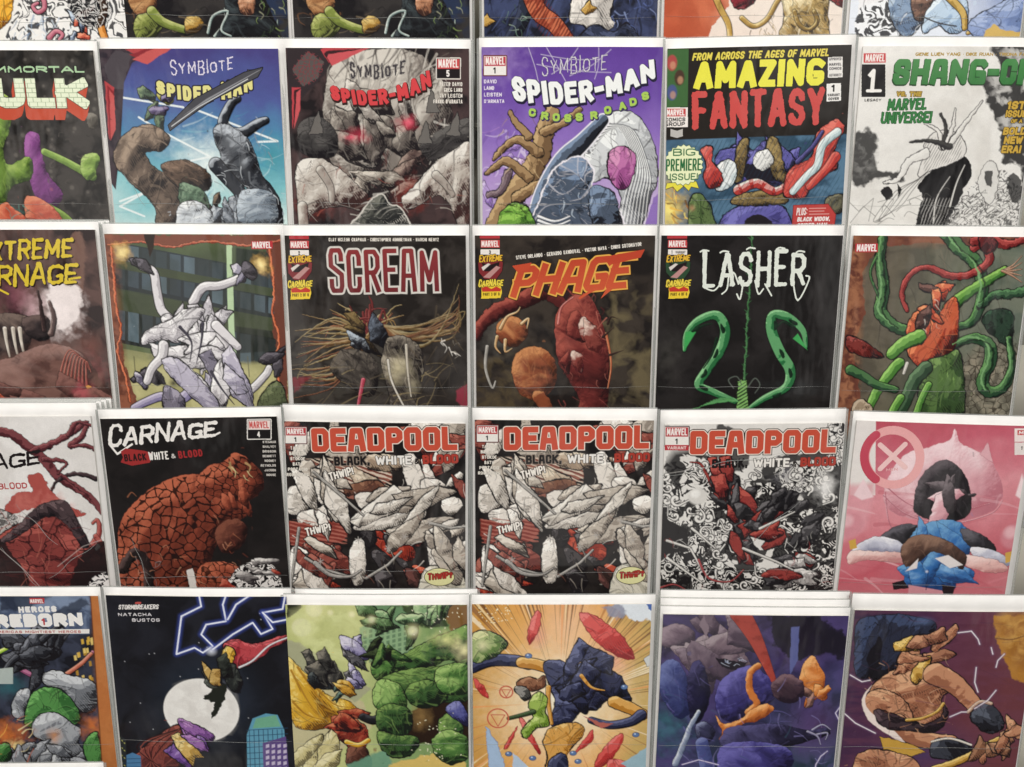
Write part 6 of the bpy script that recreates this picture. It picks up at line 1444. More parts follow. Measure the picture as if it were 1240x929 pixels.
A.cloud(None, '#77757a', 12, 8, .5, .5, .7, box=[(930, 560), (970, 560), (976, 600), (940, 600)])
rk = ('#2a0f10', '#7d2a2a', '#b5564c'); bk = ('#0d0c0e', '#222024', '#6d6a6c')
A.tube([(862, 588), (856, 575), (848, 562), (836, 560)], 2, .6, rk, .5, wob=1)
A.shards(8, [(866, 566), (886, 610)], [rk, bk, rk], (12, 24), 4, ang=1.1)
A.shards(14, [(884, 600), (910, 680)], [bk, rk, bk], (14, 30), 5, ang=1.2)
A.shards(9, [(908, 610), (940, 640)], [rk, rk, bk], (12, 26), 6, ang=-.5)
A.shards(10, [(930, 600), (985, 660)], [bk, rk, bk], (14, 26), 7, ang=-.5)
A.shards(9, [(930, 672), (976, 708)], [rk, bk, ('#3a3436', '#8f8a88', '#e0dcd8')], (14, 28), 8, ang=.3)
for p in ([(808, 655), (836, 664), (850, 690)], [(808, 676), (850, 706)], [(900, 664), (940, 680), (960, 690)], [(838, 640), (866, 664)], [(920, 640), (962, 620)]):
    A.tube(p, 1.6, .8, ('#6d6a68', '#c9c6c0', '#efece7'), .7, sm=False)
A.tube([(846, 678), (858, 700), (884, 704), (900, 690)], 1.4, .8, ('#571a1e', '#8f343a', '#b9605c'), .3); A.tube([(800, 712), (816, 708), (830, 714)], 1.2, .5, ('#571a1e', '#8f343a', '#b9605c'), .3)
A.daub(60, [(800, 640), (1005, 715)], ['#e9e6e1', '#161416', '#a8a5a0', '#8f3434'], ln=(4, 14), wd=(.5, 1.6), ang=.6, av=1.2, seed=9)
A.line([(800, 575), (880, 562), (960, 546)], .7, '#bdbab5', .8)  # diagonal glint on the sleeve, painted as a pale line in the print
red_title(P, K, 457, 3, w=177, black='#1c191b')
corner(K, 805.5, 517, 834, 540, "1", frame='#3a2024', red='#b53a42'); K.rect((805, 539), (834, 545.5), '#b53a42'); K.text("VARIANT", (808, 544.4), (831, 544.4), 4, '#e6cfca', t=.9)
cm.build("white comic filled with black ink swirls and red accents under an orange title", art=A, creases=[((802, 576), (962, 546)), ((905, 660), (975, 600))], prints=[("title_lettering", P, .42), ("corner_box", K, .42)])

# pink comic
cm = Comic((1034, 498), (1258, 505), 11, 4, 9, seed=35, tilt=10.6); A, P, K = start(cm)
A.fill('#c66a76'); A.grad((1100, 508), (1120, 720), ['#b8505f', '#c46474', '#d8929a', '#cf7f88', '#bb5a66', '#c07078'], noise=.12)
A.poly([(1030, 505), (1061, 506), (1060, 600), (1030, 600)], '#e2dcd8'); A.grad((1040, 560), (1040, 600), ['#e2dcd8', '#d9a8ac'], 0)
A.poly([(1020, 590), (1060, 584), (1050, 640), (1014, 660)], '#d89aa2', .8, 8, 2)
A.blob([(1070, 600), (1080, 570), (1100, 548), (1130, 540), (1150, 532), (1156, 520), (1162, 536), (1186, 548), (1206, 568), (1214, 600), (1196, 622), (1150, 632), (1104, 628), (1078, 618)], ('#b8727e', '#d9a4ac', '#f0d4d8'), 30, .3, 26, .3, '#c98a92', det=.5)
A.glow((1120, 560), 34, '#f2dcdf', .6, 20, .2); A.glow((1185, 560), 16, '#f2dcdf', .5, 22)
for p in ([(1070, 600), (1100, 624), (1150, 634), (1200, 622), (1214, 606)], [(1074, 590), (1104, 612), (1150, 620), (1198, 610)], [(1072, 596), (1076, 630), (1086, 650)]): A.tube(p, .9, .6, ('#9a5562', '#b87682', '#e6c4c9'), .0)
A.poly([(1186, 550), (1196, 536), (1202, 560)], '#dbaab1', rough=1, ink=.4, inkc='#b87682'); A.poly([(1034, 600), (1046, 580), (1058, 602), (1044, 606)], '#e9ccd0', 1, 2); A.poly([(1230, 600), (1238, 574), (1246, 612)], '#eed8da', 1, 2)
A.daub(34, [(1015, 585), (1240, 720)], ['#e2b4ba', '#b5525f', '#d48a94', '#efd6d8', '#a84654'], ln=(24, 70), wd=(2, 8), ang=.1, av=.25, a=.4, seed=3)
for c in ((1030, 636), (1228, 650)): A.ell(c, 17, 17, '#cc8892', a=.7, soft=5); A.ell((c[0] - 4, c[1] - 5), 8, 8, '#e6bdc2', a=.7, soft=6)
# a plain still life in the picture's colours: dark stones over a blue cloth
A.blob([(1106, 616), (1112, 584), (1130, 562), (1150, 558), (1168, 576), (1176, 604), (1172, 624), (1148, 632), (1122, 628)], ('#171518', '#2b272b', '#5d555a'), 14, .5, 14, .6)
A.shards(7, [(1122, 586), (1162, 624)], [('#c09288', '#e0bdb0', '#efd8cc'), ('#2a2528', '#4a4246', '#7d7276'), ('#b8808a', '#d9a4ac', '#f0d4d8')], (16, 30), 43)
A.blob([(1096, 690), (1098, 656), (1104, 644), (1126, 632), (1154, 630), (1172, 642), (1174, 668), (1160, 700), (1150, 716), (1100, 712)], ('#173a68', '#2f68a8', '#6ba0cc'), 14, .3, 14, .8, det=.7)
A.shards(8, [(1102, 640), (1168, 704)], [('#173a68', '#2f68a8', '#6ba0cc'), ('#1c4478', '#3a76b4', '#86b4da')], (22, 40), 44, R=9)
A.poly([(1100, 708), (1146, 716), (1142, 760), (1098, 760)], '#c98f96', 1, 1)
A.blob([(1062, 660), (1068, 648), (1090, 636), (1110, 636), (1102, 650), (1090, 662)], ('#131216', '#242228', '#5d5a62'), 8, .5, 8); A.blob([(1164, 640), (1182, 644), (1196, 652), (1206, 668), (1180, 664), (1168, 654)], ('#131216', '#242228', '#5d5a62'), 8, .5, 8)
A.blob([(1034, 664), (1060, 650), (1090, 656), (1096, 670), (1060, 668), (1030, 676)], ('#8a8ca0', '#c3c4d2', '#eae9ee'), 8, .4, 9, .7); A.blob([(1176, 662), (1206, 668), (1224, 680), (1216, 686), (1180, 674)], ('#8a8ca0', '#c3c4d2', '#eae9ee'), 8, .4, 9, .7)
A.blob([(1030, 668), (1060, 668), (1096, 670), (1096, 682), (1050, 678), (1028, 684)], ('#b8807e', '#dcb2ac', '#f0d6d0'), 8, .2, 14, .5); A.blob([(1170, 672), (1210, 680), (1222, 690), (1200, 694), (1168, 684)], ('#b8807e', '#dcb2ac', '#f0d6d0'), 8, .2, 14, .5)
A.blob([(1092, 676), (1094, 658), (1112, 648), (1136, 650), (1158, 662), (1170, 674), (1164, 690), (1150, 676), (1130, 668), (1112, 680), (1098, 686)], ('#2a1a16', '#533a30', '#8a6a58'), 9, .7, 7)
A.poly([(1132, 676), (1148, 672), (1166, 684), (1150, 688)], '#dcd6d4', 1, 1); A.poly([(1096, 692), (1112, 676), (1110, 688)], '#dcd6d4', 1, 1)
A.line([(1124, 690), (1121, 714)], 1, '#173050'); A.glow((1122, 692), 3, '#e0e6ee', .9)
A.poly([(1080, 706), (1094, 702), (1100, 712), (1082, 714)], '#1d1a1e', rough=1); A.poly([(1140, 708), (1156, 710), (1154, 720), (1142, 720)], '#1d1a1e', rough=1)
A.poly([(1028, 656), (1036, 652), (1038, 664), (1030, 666)], '#c9a04a', rough=1); A.poly([(1218, 670), (1226, 668), (1226, 680), (1218, 682)], '#c9a04a', rough=1)
E = Print(cm.q)
E.ops = []
def ring(c, r, w, col, n=48, a0=0, a1=6.2832):
    pts = [(c[0] + r * math.cos(a0 + (a1 - a0) * i / n), c[1] + r * math.sin(a0 + (a1 - a0) * i / n)) for i in range(n + 1)]
    E.stroke(pts, w, col)
ring((1081, 554), 33, 11, '#e6a8a8'); ring((1080, 554), 33, 11, '#bf4a5c', a0=2.2, a1=4.1)
E.stroke([(1066, 539), (1096, 566)], 6.5, '#ecc4c2'); E.stroke([(1096, 538), (1066, 568)], 6.5, '#ecc4c2')
E.text("MEN", (1073, 571), (1087, 570), 4, '#e0a8aa', t=.9)
K.rect((1228.5, 519), (1246, 535), '#efe0dc', (.5, '#c98a90')); K.rect((1232, 521), (1246, 527), RED); K.text("M", (1233.5, 526.2), (1240, 526.2), 4.6, '#f3ece8', t=1.2)
K.rect((1228.5, 536), (1246, 551), '#e6dcd8'); K.text("1", (1236, 545), (1239, 545), 5, '#3a3436', t=1.2)
cm.build("pink comic with a round cross emblem and a blue shape under a dark one", art=A, prints=[("emblem", E, .45), ("corner_box", K, .42)])
# ---- fifth row
# left edge: white title over green and grey masses, orange board showing behind
cm = Comic((-104, 711), (121, 711), 10, 3, 2, seed=40, tilt=11.4); A, P, K = start(cm)
A.fill('#22242e'); A.cloud('#191a22', '#3a3f50', 22, 4)
A.grad((0, 720), (110, 760), ['#7a86a0', '#58647d', '#3f4a60'], .0)
A.poly([(-10, 720), (108, 720), (108, 768), (-10, 768)], '#6b7a98', .9, 2); A.cloud('#39445c', '#8a9ab4', 16, 6, .7, box=[(-10, 720), (108, 720), (110, 766), (-10, 766)])
A.poly([(0, 716), (70, 716), (34, 738), (0, 740)], '#242a3a', .8, 3, 3); A.poly([(60, 744), (100, 724), (108, 732), (80, 752)], '#2a3040', .8, 3, 3)
for i in range(26): x, y = A.rng.uniform(88, 112), A.rng.uniform(772, 830); A.poly([(x, y), (x + 3, y - 1), (x + 4, y + 5), (x + 1, y + 6)], ['#d8b048', '#b58a34', '#e8cc78'][i % 3], .9)
A.glow((10, 830), 30, '#2f6b74', .7, 24, .3)
A.tube([(-6, 792), (10, 784), (20, 778)], 2.6, 1.4, ('#6a9a2c', '#b9d848', '#eef4a4'), .3)
A.tube([(22, 808), (40, 818), (52, 822), (78, 818), (100, 802), (112, 790)], 3.4, 2, ('#5d3050', '#a85c84', '#d89ab4'), .6); A.tube([(78, 818), (98, 804), (110, 792)], 2.6, 2, ('#8a4430', '#c9705a', '#e8a890'), .6)
bk = ('#0f0f13', '#26272e', '#6d7078')
A.shards(12, [(18, 770), (66, 806)], [bk, ('#16161a', '#34363e', '#8a8d96')], (16, 34), 3); A.tube([(20, 796), (10, 806), (2, 820)], 4, 2, bk, .8); A.tube([(52, 774), (64, 764), (74, 756)], 4, 2, bk, .8)
gy = ('#3f4248', '#8b8f96', '#d2d5d8'); gg = ('#1d3a20', '#3f7a3c', '#7ab868')
A.poly([(-4, 810), (16, 808), (16, 828), (-4, 828)], '#b9c4bf', .9)
A.blob([(54, 816), (70, 812), (84, 818), (112, 826), (118, 848), (110, 862), (92, 858), (78, 836), (54, 828)], gy, 12, .6, 9)
A.blob([(16, 850), (22, 838), (36, 834), (36, 850), (30, 868), (16, 866)], gy, 9, .4, 9)
A.blob([(32, 862), (38, 842), (54, 832), (74, 836), (90, 852), (96, 872), (76, 880), (56, 872), (40, 880), (30, 876)], gg, 18, .4, 14, det=1.6)
A.blob([(40, 876), (54, 864), (70, 864), (86, 876), (98, 884), (94, 900), (104, 912), (96, 930), (60, 940), (46, 920), (56, 900), (42, 890)], gy, 13, .6, 10, det=1.4)
A.glow((10, 890), 36, '#d8783a', .9, 26, .5); A.glow((112, 880), 22, '#d8783a', .8, 26, .5); A.glow((20, 904), 20, '#f3dc98', .9, 14, .5); A.glow((66, 890), 12, '#e89a54', .6, 16, .4)
A.shards(12, [(14, 906), (104, 926)], [gy, ('#33363c', '#6d7178', '#b9bcc2')], (12, 22), 7); A.blob([(102, 900), (118, 888), (122, 930), (108, 926)], gg, 8, .5, 8); A.blob([(-10, 908), (10, 900), (12, 920), (-10, 926)], gg, 8, .5, 8)
A.daub(20, [(-5, 870), (40, 915)], ['#f0c060', '#c85a2c', '#f6e6b0', '#8a3c22'], ln=(8, 22), wd=(.8, 2.6), ang=-.5, av=.5, seed=5)
A.poly([(108.5, 712), (135, 712), (155, 940), (124.5, 940)], '#b9723f'); A.cloud(None, '#c98650', 14, 4, .4, box=[(110, 715), (130, 715), (150, 940), (126, 940)]); A.line([(108.5, 712), (124.5, 940)], 1.4, '#5d3420', .8)
K.rect((36, 724), (54, 731), '#b9393f'); K.text("MARVEL", (37, 730.2), (53, 730.2), 5.2, '#f3ece8', t=1.2, gap=.1)
P.text("HEROES", (23, 742), (69, 741), 8, '#eceae8', t=2.5, gap=.35, style='block'); P.text("REBORN", (-5, 760), (101, 758), 17.5, '#f1efec', t=6, gap=.2, style='block', font=BLOCKY)
P.text("1", (51, 757), (57, 757), 9, '#b9393f', t=2.2)
P.rect((-10, 762), (108, 767.5), '#e9e6e2'); P.text("AMERICAS MIGHTIEST HEROES", (-8, 766.6), (98, 766.6), 3.4, '#b5524a', t=.8, gap=.6)
cm.build("comic of green and grey masses among flames with blocky white title, orange right edge", art=A, prints=[("title_lettering", P, .42), ("publisher_tag", K, .42)])
# black night comic with moon and lightning
cm = Comic((125, 711), (352, 713), 9, 3.5, 5, seed=42); A, P, K = start(cm)
A.fill('#1b1b21'); A.cloud('#17171c', '#23242c', 34, 3, .8); A.glow((250, 850), 90, '#2c3a4c', .7)
for i in range(26): x, y = A.rng.uniform(140, 340), A.rng.uniform(740, 900); A.ell((x, y), .6, .6, '#d9dce4', a=.8)
for p in ([(240, 714), (244, 734), (220, 746), (214, 792), (236, 784), (246, 790), (258, 782)], [(276, 714), (270, 732), (274, 752), (250, 756), (244, 768), (258, 782)], [(310, 716), (286, 732), (276, 750)], [(258, 786), (282, 768), (306, 754), (316, 768), (330, 762), (318, 742), (342, 738), (346, 716)], [(318, 742), (330, 754), (352, 750)]):
    A.bolt(p, 1.9, '#e9edfa', '#4456b0', 6)
A.ell((244, 860), 47.5, 44, '#efede8', soft=1.2); A.cloud(None, '#d2cec8', 13, 3, .5, box=[(210, 830), (280, 830), (280, 890), (210, 890)])
# drifting cloths and a cast leaf-like form across the moon
cl = ('#571a22', '#a8333c', '#d8666a')
A.blob([(272, 796), (272, 780), (286, 774), (304, 780), (322, 776), (346, 770), (352, 774), (330, 784), (310, 800), (292, 808), (280, 808)], cl, 8, .4, 10)
A.tube([(350, 772), (326, 782), (306, 800), (290, 808)], .8, 1.2, ('#b9b4b8', '#e0dce0', '#f3f0f3'), .3)
A.blob([(268, 800), (270, 788), (276, 782), (284, 790), (280, 806), (272, 808)], ('#a8761c', '#dcae3c', '#f4dc88'), 6, .5, 5)
A.glow((256, 788), 9, '#e6eaf6', .9, 8)
A.shards(6, [(250, 806), (282, 830)], [('#7d5a2c', '#b5904c', '#e0c484'), ('#17181a', '#2e3230', '#6b7068'), ('#0f1010', '#222522', '#4a5048')], (12, 22), 4, ang=.9)
A.poly([(258, 834), (276, 826), (272, 846), (262, 866), (256, 870), (260, 850), (246, 846)], '#22251f', rough=2.5, rs=5)
A.blob([(152, 932), (176, 904), (196, 888), (214, 878), (226, 882), (224, 900), (212, 932)], ('#33171a', '#6d2f2c', '#a0584c'), 12, .4, 12)
for k in range(8): A.tube([(222 - k, 880 + k * .5), (200 - k * 5, 905), (165 + k * 7, 940)], .9, .5, ('#2a1214',) * 3 if k % 2 else ('#8a463c',) * 3, 0)
A.shards(7, [(214, 884), (246, 920)], [('#3a1f52', '#6d4494', '#a888c4'), ('#8a6a2a', '#c9a04a', '#ecd490'), ('#4a2a60', '#86549c', '#b98ac4')], (14, 28), 6, ang=.9)
A.poly([(299, 890), (306, 870), (322, 864), (336, 866), (344, 884), (350, 960), (300, 960)], '#5f9ab4'); A.poly([(306, 882), (310, 870), (334, 866), (340, 880)], '#6fa98c')
for k in range(8): A.line([(302 + k * 5.6, 884), (304 + k * 5.6, 950)], .9, '#24405a')
for k in range(9): A.line([(299, 884 + k * 7), (348, 882 + k * 7)], .9, '#24405a')
A.poly([(318, 900), (346, 892), (352, 960), (320, 960)], '#5d4a82')
for k in range(4):
    for j in range(7): A.poly([(322 + k * 7, 902 + j * 7), (326 + k * 7, 901 + j * 7), (326 + k * 7, 905 + j * 7), (322 + k * 7, 906 + j * 7)], '#cfc4dc', .85)
A.poly([(146, 918), (160, 912), (170, 916), (172, 960), (146, 960)], '#4f7ea8'); A.poly([(142, 890), (152, 896), (154, 960), (140, 960)], '#2a2e30'); 
for k in range(12): A.poly([(143 + (k % 3) * 3, 894 + k * 3), (145 + (k % 3) * 3, 894 + k * 3), (145 + (k % 3) * 3, 896 + k * 3)], '#b9b86a', .9)
for k in range(4): A.line([(147, 920 + k * 5), (171, 919 + k * 5)], .8, '#24405a')
P.text("STORMBREAKERS", (143, 738.5), (192, 737.5), 6.4, '#dedbd8', t=1.8, slant=.25, gap=.1, style='block'); P.text("NATACHA", (143, 746.5), (184, 746), 4.4, '#cfccd0', t=1.0, gap=.5); P.text("BUSTOS", (160, 753), (194, 752.6), 4.4, '#cfccd0', t=1.0, gap=.5); P.rect((163.5, 729), (171, 731.5), '#b9524e')
cm.build("black night comic with full white moon, forked lightning and red cloth", art=A, prints=[("title_lettering", P, .42)])

# green rocky comic with yellow cloth
cm = Comic((343, 720), (568, 720), 12, 2.5, 2.5, seed=43); A, P, K = start(cm)
A.fill('#b9bd84'); A.grad((360, 740), (560, 760), ['#b9c07c', '#c8cc8c', '#8fa86c', '#6a8a58'], noise=.15)
A.poly([(345, 790), (440, 850), (450, 880), (345, 960)], '#c3bb92', 1, 2, 2); A.poly([(345, 776), (362, 778), (450, 834), (430, 850), (345, 804)], '#a8a988', 1, 2, 2)
A.poly([(436, 760), (470, 748), (500, 738), (500, 800), (470, 812), (436, 790)], '#8fae84', 1, 2, 1)
for k in range(8):
    for j in range(7): A.poly([(440 + k * 7, 764 + j * 6 - k * 1.5), (444 + k * 7, 763 + j * 6 - k * 1.5), (444 + k * 7, 767 + j * 6 - k * 1.5), (440 + k * 7, 768 + j * 6 - k * 1.5)], '#5d7a5c', .8)
A.poly([(348, 732), (366, 732), (362, 742), (348, 748)], '#2a2c20', 1, 1, 3); A.poly([(440, 732), (480, 732), (510, 750), (480, 760), (446, 748)], '#6d9068', 1, 2, 3); A.poly([(480, 732), (540, 732), (542, 760), (510, 760), (496, 744)], '#34402a', .9, 3, 4)
A.poly([(534, 732), (568, 732), (568, 790), (548, 770)], '#7d5a30', 1, 3, 3)
A.shards(10, [(440, 735), (540, 760)], [('#2a3a24', '#5d7c50', '#9ab884'), ('#3f5a3c', '#84a878', '#c4d8a8')], (14, 28), 3)
for c, r, a in (((380, 738), 22, .9), ((426, 744), 8, .9), ((400, 742), 7, .7), ((450, 750), 9, .6), ((500, 764), 13, .8), ((365, 760), 26, .5)):
    A.glow(c, r, '#f3eeb0', a, r); A.ell(c, r * .45, r * .45, '#f6f3d8', a=.35, soft=3)
A.cloud(None, '#dfe4a8', 14, 5, .5, box=[(350, 740), (440, 740), (440, 800), (380, 800)])
yl = ('#a8701c', '#dcae38', '#f6e088')
A.blob([(348, 800), (360, 806), (384, 830), (398, 842), (424, 850), (432, 864), (412, 868), (396, 880), (372, 884), (354, 872)], yl, 14, .6, 14, det=1.4)
for p in ([(352, 812), (372, 848), (390, 872)], [(360, 808), (396, 856), (420, 858)], [(354, 850), (372, 866), (398, 872)], [(376, 826), (404, 852), (426, 856)]): A.tube(p, 1.5, .4, ('#8a5a1c', '#b5842c', '#d8b050'), 0)
A.shards(9, [(378, 800), (402, 830)], [('#17191a', '#33383c', '#77807f'), ('#1a1a1a', '#3d3c3a', '#8a8478')], (12, 24), 4, ang=.8); A.shards(8, [(410, 780), (436, 830)], [('#55507a', '#9a94b8', '#dcd8e6'), ('#2c2c30', '#5d5c60', '#a8a4a0')], (12, 26), 5, ang=1.0); A.shards(4, [(406, 820), (420, 846)], [('#8a5a1c', '#c99838', '#ecd080'), ('#2c3a34', '#4f665c', '#8aa094')], (10, 18), 6)
rd = ('#4a1612', '#98382a', '#cf7a58')
A.blob([(394, 896), (404, 880), (420, 874), (440, 876), (446, 892), (440, 908), (424, 906), (412, 896), (402, 908), (390, 918), (386, 910)], rd, 10, .5, 9, det=1.4)
A.shards(5, [(402, 862), (440, 884)], [rd, ('#6b3020', '#a85a3c', '#d89a70')], (14, 26), 52, ang=.4)
A.tube([(440, 868), (452, 872), (462, 868)], 5, 6, ('#101012', '#222226', '#4a4a50'), .7); A.tube([(396, 910), (386, 920), (382, 934)], 4, 5, yl, .6); A.blob([(424, 904), (444, 906), (448, 930), (420, 926)], ('#241612', '#4d2c24', '#8a5a48'), 7, .4, 8); A.tube([(420, 898), (434, 902), (446, 896)], 3, 3, yl, .5)
gr = ('#1a2c1a', '#3f6234', '#87a85c'); gl = ('#22381e', '#54803f', '#a4c474')
A.shards(4, [(366, 905), (400, 930)], [('#b3a670', '#cfc48c', '#e8e0b4')], (30, 50), 8); A.poly([(420, 926), (470, 906), (480, 940), (420, 945)], '#6a9a80', .9, 3, 3)
# heap of dark green boulders
A.poly([(490, 900), (500, 860), (540, 846), (568, 830), (568, 900)], '#2a1c14', 1, 2, 3); A.glow((510, 868), 18, '#9a7a4a', .9, 26, .3); A.poly([(470, 925), (560, 905), (568, 945), (470, 945)], '#d8bc6c', 1, 2, 4)
for i, p in enumerate((
    [(452, 800), (462, 786), (478, 788), (486, 802), (478, 818), (460, 824), (450, 814)],
    [(478, 806), (492, 790), (520, 776), (548, 764), (568, 760), (568, 800), (540, 800), (516, 812), (494, 816)],
    [(462, 822), (488, 812), (520, 808), (548, 806), (568, 800), (568, 846), (540, 850), (512, 852), (486, 842), (466, 836)],
    [(452, 836), (462, 822), (484, 830), (492, 848), (486, 862), (462, 860), (452, 850)],
    [(456, 862), (474, 852), (496, 860), (498, 884), (478, 894), (460, 884)],
    [(492, 834), (512, 824), (536, 830), (540, 848), (516, 858), (496, 850)],
    [(528, 812), (550, 804), (568, 808), (568, 836), (546, 842), (530, 832)],
    [(458, 886), (480, 890), (504, 892), (506, 906), (484, 918), (462, 906)],
    [(532, 872), (546, 864), (558, 872), (560, 890), (546, 898), (532, 890)],
    [(524, 896), (540, 884), (560, 890), (568, 900), (568, 916), (546, 926), (528, 914)])):
    A.blob(p, gr if i % 3 else gl, 13, .5, 10, 1, seed=i + 40, det=1.3)
A.shards(5, [(446, 782), (474, 812)], [('#14180f', '#232a1c', '#4a5a38'), gr], (14, 24), 51)
A.blob([(540, 858), (556, 850), (566, 866), (566, 880), (550, 870)], ('#2a2a58', '#4f5290', '#8a8cc0'), 6, .3, 8)
A.glow((540, 775), 24, '#e8e6a0', .8, 16, .4); A.glow((562, 788), 18, '#f0eab0', .9, 18, .3)
for i in range(60): x, y = A.rng.choice([535, 548, 520]) + A.rng.normal(0, 16), A.rng.choice([745, 760, 880, 910]) + A.rng.normal(0, 8); A.ell((x, y), A.rng.uniform(.5, 1.4), .6, '#f3f0d0', rot=A.rng.uniform(0, 3), a=.9)
cm.build("pale yellow-green comic with a large bulky dark green mass and flowing yellow cloth", art=A)
c2 = Comic((357, 713.5), (578, 713.5), 14, 3, 3, seed=44, y=.0034, tilt=11); A, P, K = start(c2); A.fill('#8a9a64'); A.cloud('#6d8050', '#c3c48c', 20, 3, .6)
c2.build("spare copy whose white top edge shows above the bulky dark green comic", art=A, group="spare copies stacked behind the front comics")

# orange burst comic
cm = Comic((569, 720), (794, 720), 11, 2.5, 5, seed=45, y=.0004); A, P, K = start(cm)
A.fill('#ecb866'); c = (678, 850)
A.grad((580, 740), (780, 745), ['#c08a3c', '#dd9a44', '#f0b07c', '#e8a860', '#b59a58'], .8, .1)
A.glow(c, 150, '#f3d8a0', .95); A.glow(c, 110, '#fbf3dc', 1, 95, .2); A.glow((690, 760), 60, '#f0c8a4', .6)
A.rays(c, 120, ['#4a3424', '#8a5a34', '#6d4428', '#b9763c'], 60, 240, 3, .8, (.3, 2.2), -3.1, -.05); A.rays(c, 60, ['#f8e2b0', '#fbf0d4', '#e89a5c'], 50, 240, 4, .7, (.6, 4)); A.rays(c, 50, ['#c9683c', '#d98a54', '#8a5434'], 60, 220, 5, .6, (.3, 2.4), .1, 3.0)
A.poly([(740, 732), (760, 728), (794, 728), (794, 752), (770, 752), (756, 746)], '#dfe6ec', 1, 2, 4); A.poly([(730, 734), (748, 730), (760, 740), (752, 750), (738, 746)], '#8d90a4', .9, 3, 4); A.poly([(782, 728), (796, 728), (794, 742), (786, 738)], '#3f62a8', 1, 1, 2)
disc = ('#8a1c22', '#cf4440', '#e8807a')
A.glow((735, 800), 40, '#e89a94', .6, 34, .2); A.glow((650, 770), 18, '#e89a94', .6, 24)
A.blob([(702, 742), (720, 746), (750, 768), (766, 790), (766, 798), (752, 796), (726, 780), (708, 758)], disc, 12, .15, 20, .7, '#8a2a2a', det=.5)
A.blob([(652, 740), (655, 750), (649, 770), (641, 780), (639, 768), (644, 750)], disc, 7, .15, 14, .6, '#8a2a2a', det=0)
for p in ([(574, 822), (586, 832), (592, 846), (580, 838)], [(612, 904), (626, 880), (620, 896), (614, 906)], [(630, 868), (640, 880), (654, 912), (646, 904), (634, 884)], [(696, 912), (712, 890), (718, 884), (716, 898), (702, 908)], [(720, 926), (736, 900), (754, 888), (750, 906), (730, 928)], [(738, 920), (766, 926), (780, 945), (740, 945)]): A.blob(p, disc, 6, .1, 14, .5, '#8a2a2a', det=0)
# generic tumble of navy and amber cloth
nv = ('#151626', '#2c2f4c', '#6a7094'); am = ('#8a5418', '#d0923c', '#f0c880')
A.tube([(572, 808), (594, 800), (624, 800), (640, 804)], 8, 7, nv, .9); A.tube([(632, 802), (648, 804), (662, 808)], 7, 7, am, .9)
A.blob([(572, 770), (590, 764), (610, 774), (612, 784), (596, 796), (572, 802)], ('#33502c', '#7d9a58', '#dfe0a8'), 10, .4, 10); A.glow((584, 782), 12, '#f6f0c0', .8)
A.blob([(658, 806), (676, 800), (696, 806), (714, 812), (740, 826), (762, 842), (760, 852), (738, 846), (724, 858), (702, 862), (688, 880), (668, 878), (672, 846)], nv, 16, .4, 13, det=1.5)
A.shards(9, [(690, 796), (730, 850)], [nv, ('#0f101a', '#22243a', '#4a4f74'), nv], (20, 36), 4); A.tube([(704, 818), (716, 832), (732, 836)], 2.4, .6, am, .4)
A.tube([(744, 850), (764, 858), (778, 866)], 8, 7, am, .9, wob=1); A.tube([(776, 866), (764, 874), (738, 878), (716, 872)], 7, 4, nv, .9); A.poly([(706, 866), (726, 874), (742, 876), (728, 882)], '#b5655a', 1, 1, 2)
A.tube([(664, 832), (664, 850), (668, 876)], 3, 2, am, .5)
A.blob([(658, 898), (666, 882), (688, 876), (704, 878), (706, 890), (692, 904), (684, 920), (676, 945), (656, 945), (664, 916)], am, 13, .4, 13, 1, det=1.3); A.blob([(666, 920), (684, 914), (688, 945), (664, 945)], nv, 8, .3, 9)
A.blob([(640, 852), (652, 838), (662, 846), (660, 862), (664, 878), (648, 882), (638, 894), (632, 884), (646, 868)], ('#3f5a1c', '#86a83c', '#cfe08a'), 8, .4, 8); A.tube([(646, 862), (632, 866), (616, 870)], 3, 2, ('#1a2416', '#33442a', '#5d7450'), .6)
A.blob([(626, 826), (640, 820), (650, 822), (660, 818), (658, 832), (644, 836), (632, 836)], ('#3a2018', '#7d4e38', '#b98a6a'), 6, .5, 6); A.blob([(624, 832), (636, 832), (642, 842), (636, 848), (628, 842)], ('#1a1a1a', '#5d5c58', '#e6e2da'), 5, .3, 6)
for (x, y, r) in ((613, 838, 9), (603, 870, 14)):
    A.ell((x, y), r, r, '#c9604a', ring=1.8)
    A.line([(x - r * .6, y - r * .3), (x + r * .6, y - r * .3), (x, y + r * .7), (x - r * .6, y - r * .3)], 1.2, '#c9604a')
A.poly([(588, 880), (602, 900), (618, 945), (594, 945)], '#a8c0dc', 1, 1, 2, ink=.5, inkc='#5d7aa8'); A.poly([(622, 912), (640, 930), (646, 945), (618, 945)], '#b9cce0', 1, 1, 2)
A.poly([(752, 924), (780, 908), (792, 900), (788, 930), (764, 934)], '#9ab8c4', 1, 1, 2)
for (x, y) in ((640, 794), (616, 913), (645, 918), (694, 912), (700, 922), (770, 890), (756, 832)): A.ell((x, y), 4, 3, '#5d7aa8', ink=.7, inkc='#2a3a5c'); A.ell((x - 1, y - 1), 1.2, 1, '#c4d4ea')
A.poly([(780, 798), (788, 792), (790, 804), (784, 808)], '#cfd2d0', 1, 1, 1, ink=.5)
for i in range(40): x, y = A.rng.uniform(580, 620), A.rng.uniform(732, 755); A.ell((x, y), A.rng.uniform(.5, 1.3), .6, '#f6efc8', rot=A.rng.uniform(0, 3), a=.9)
cm.build("orange comic of rays bursting from the centre with red discs and navy shapes", art=A)

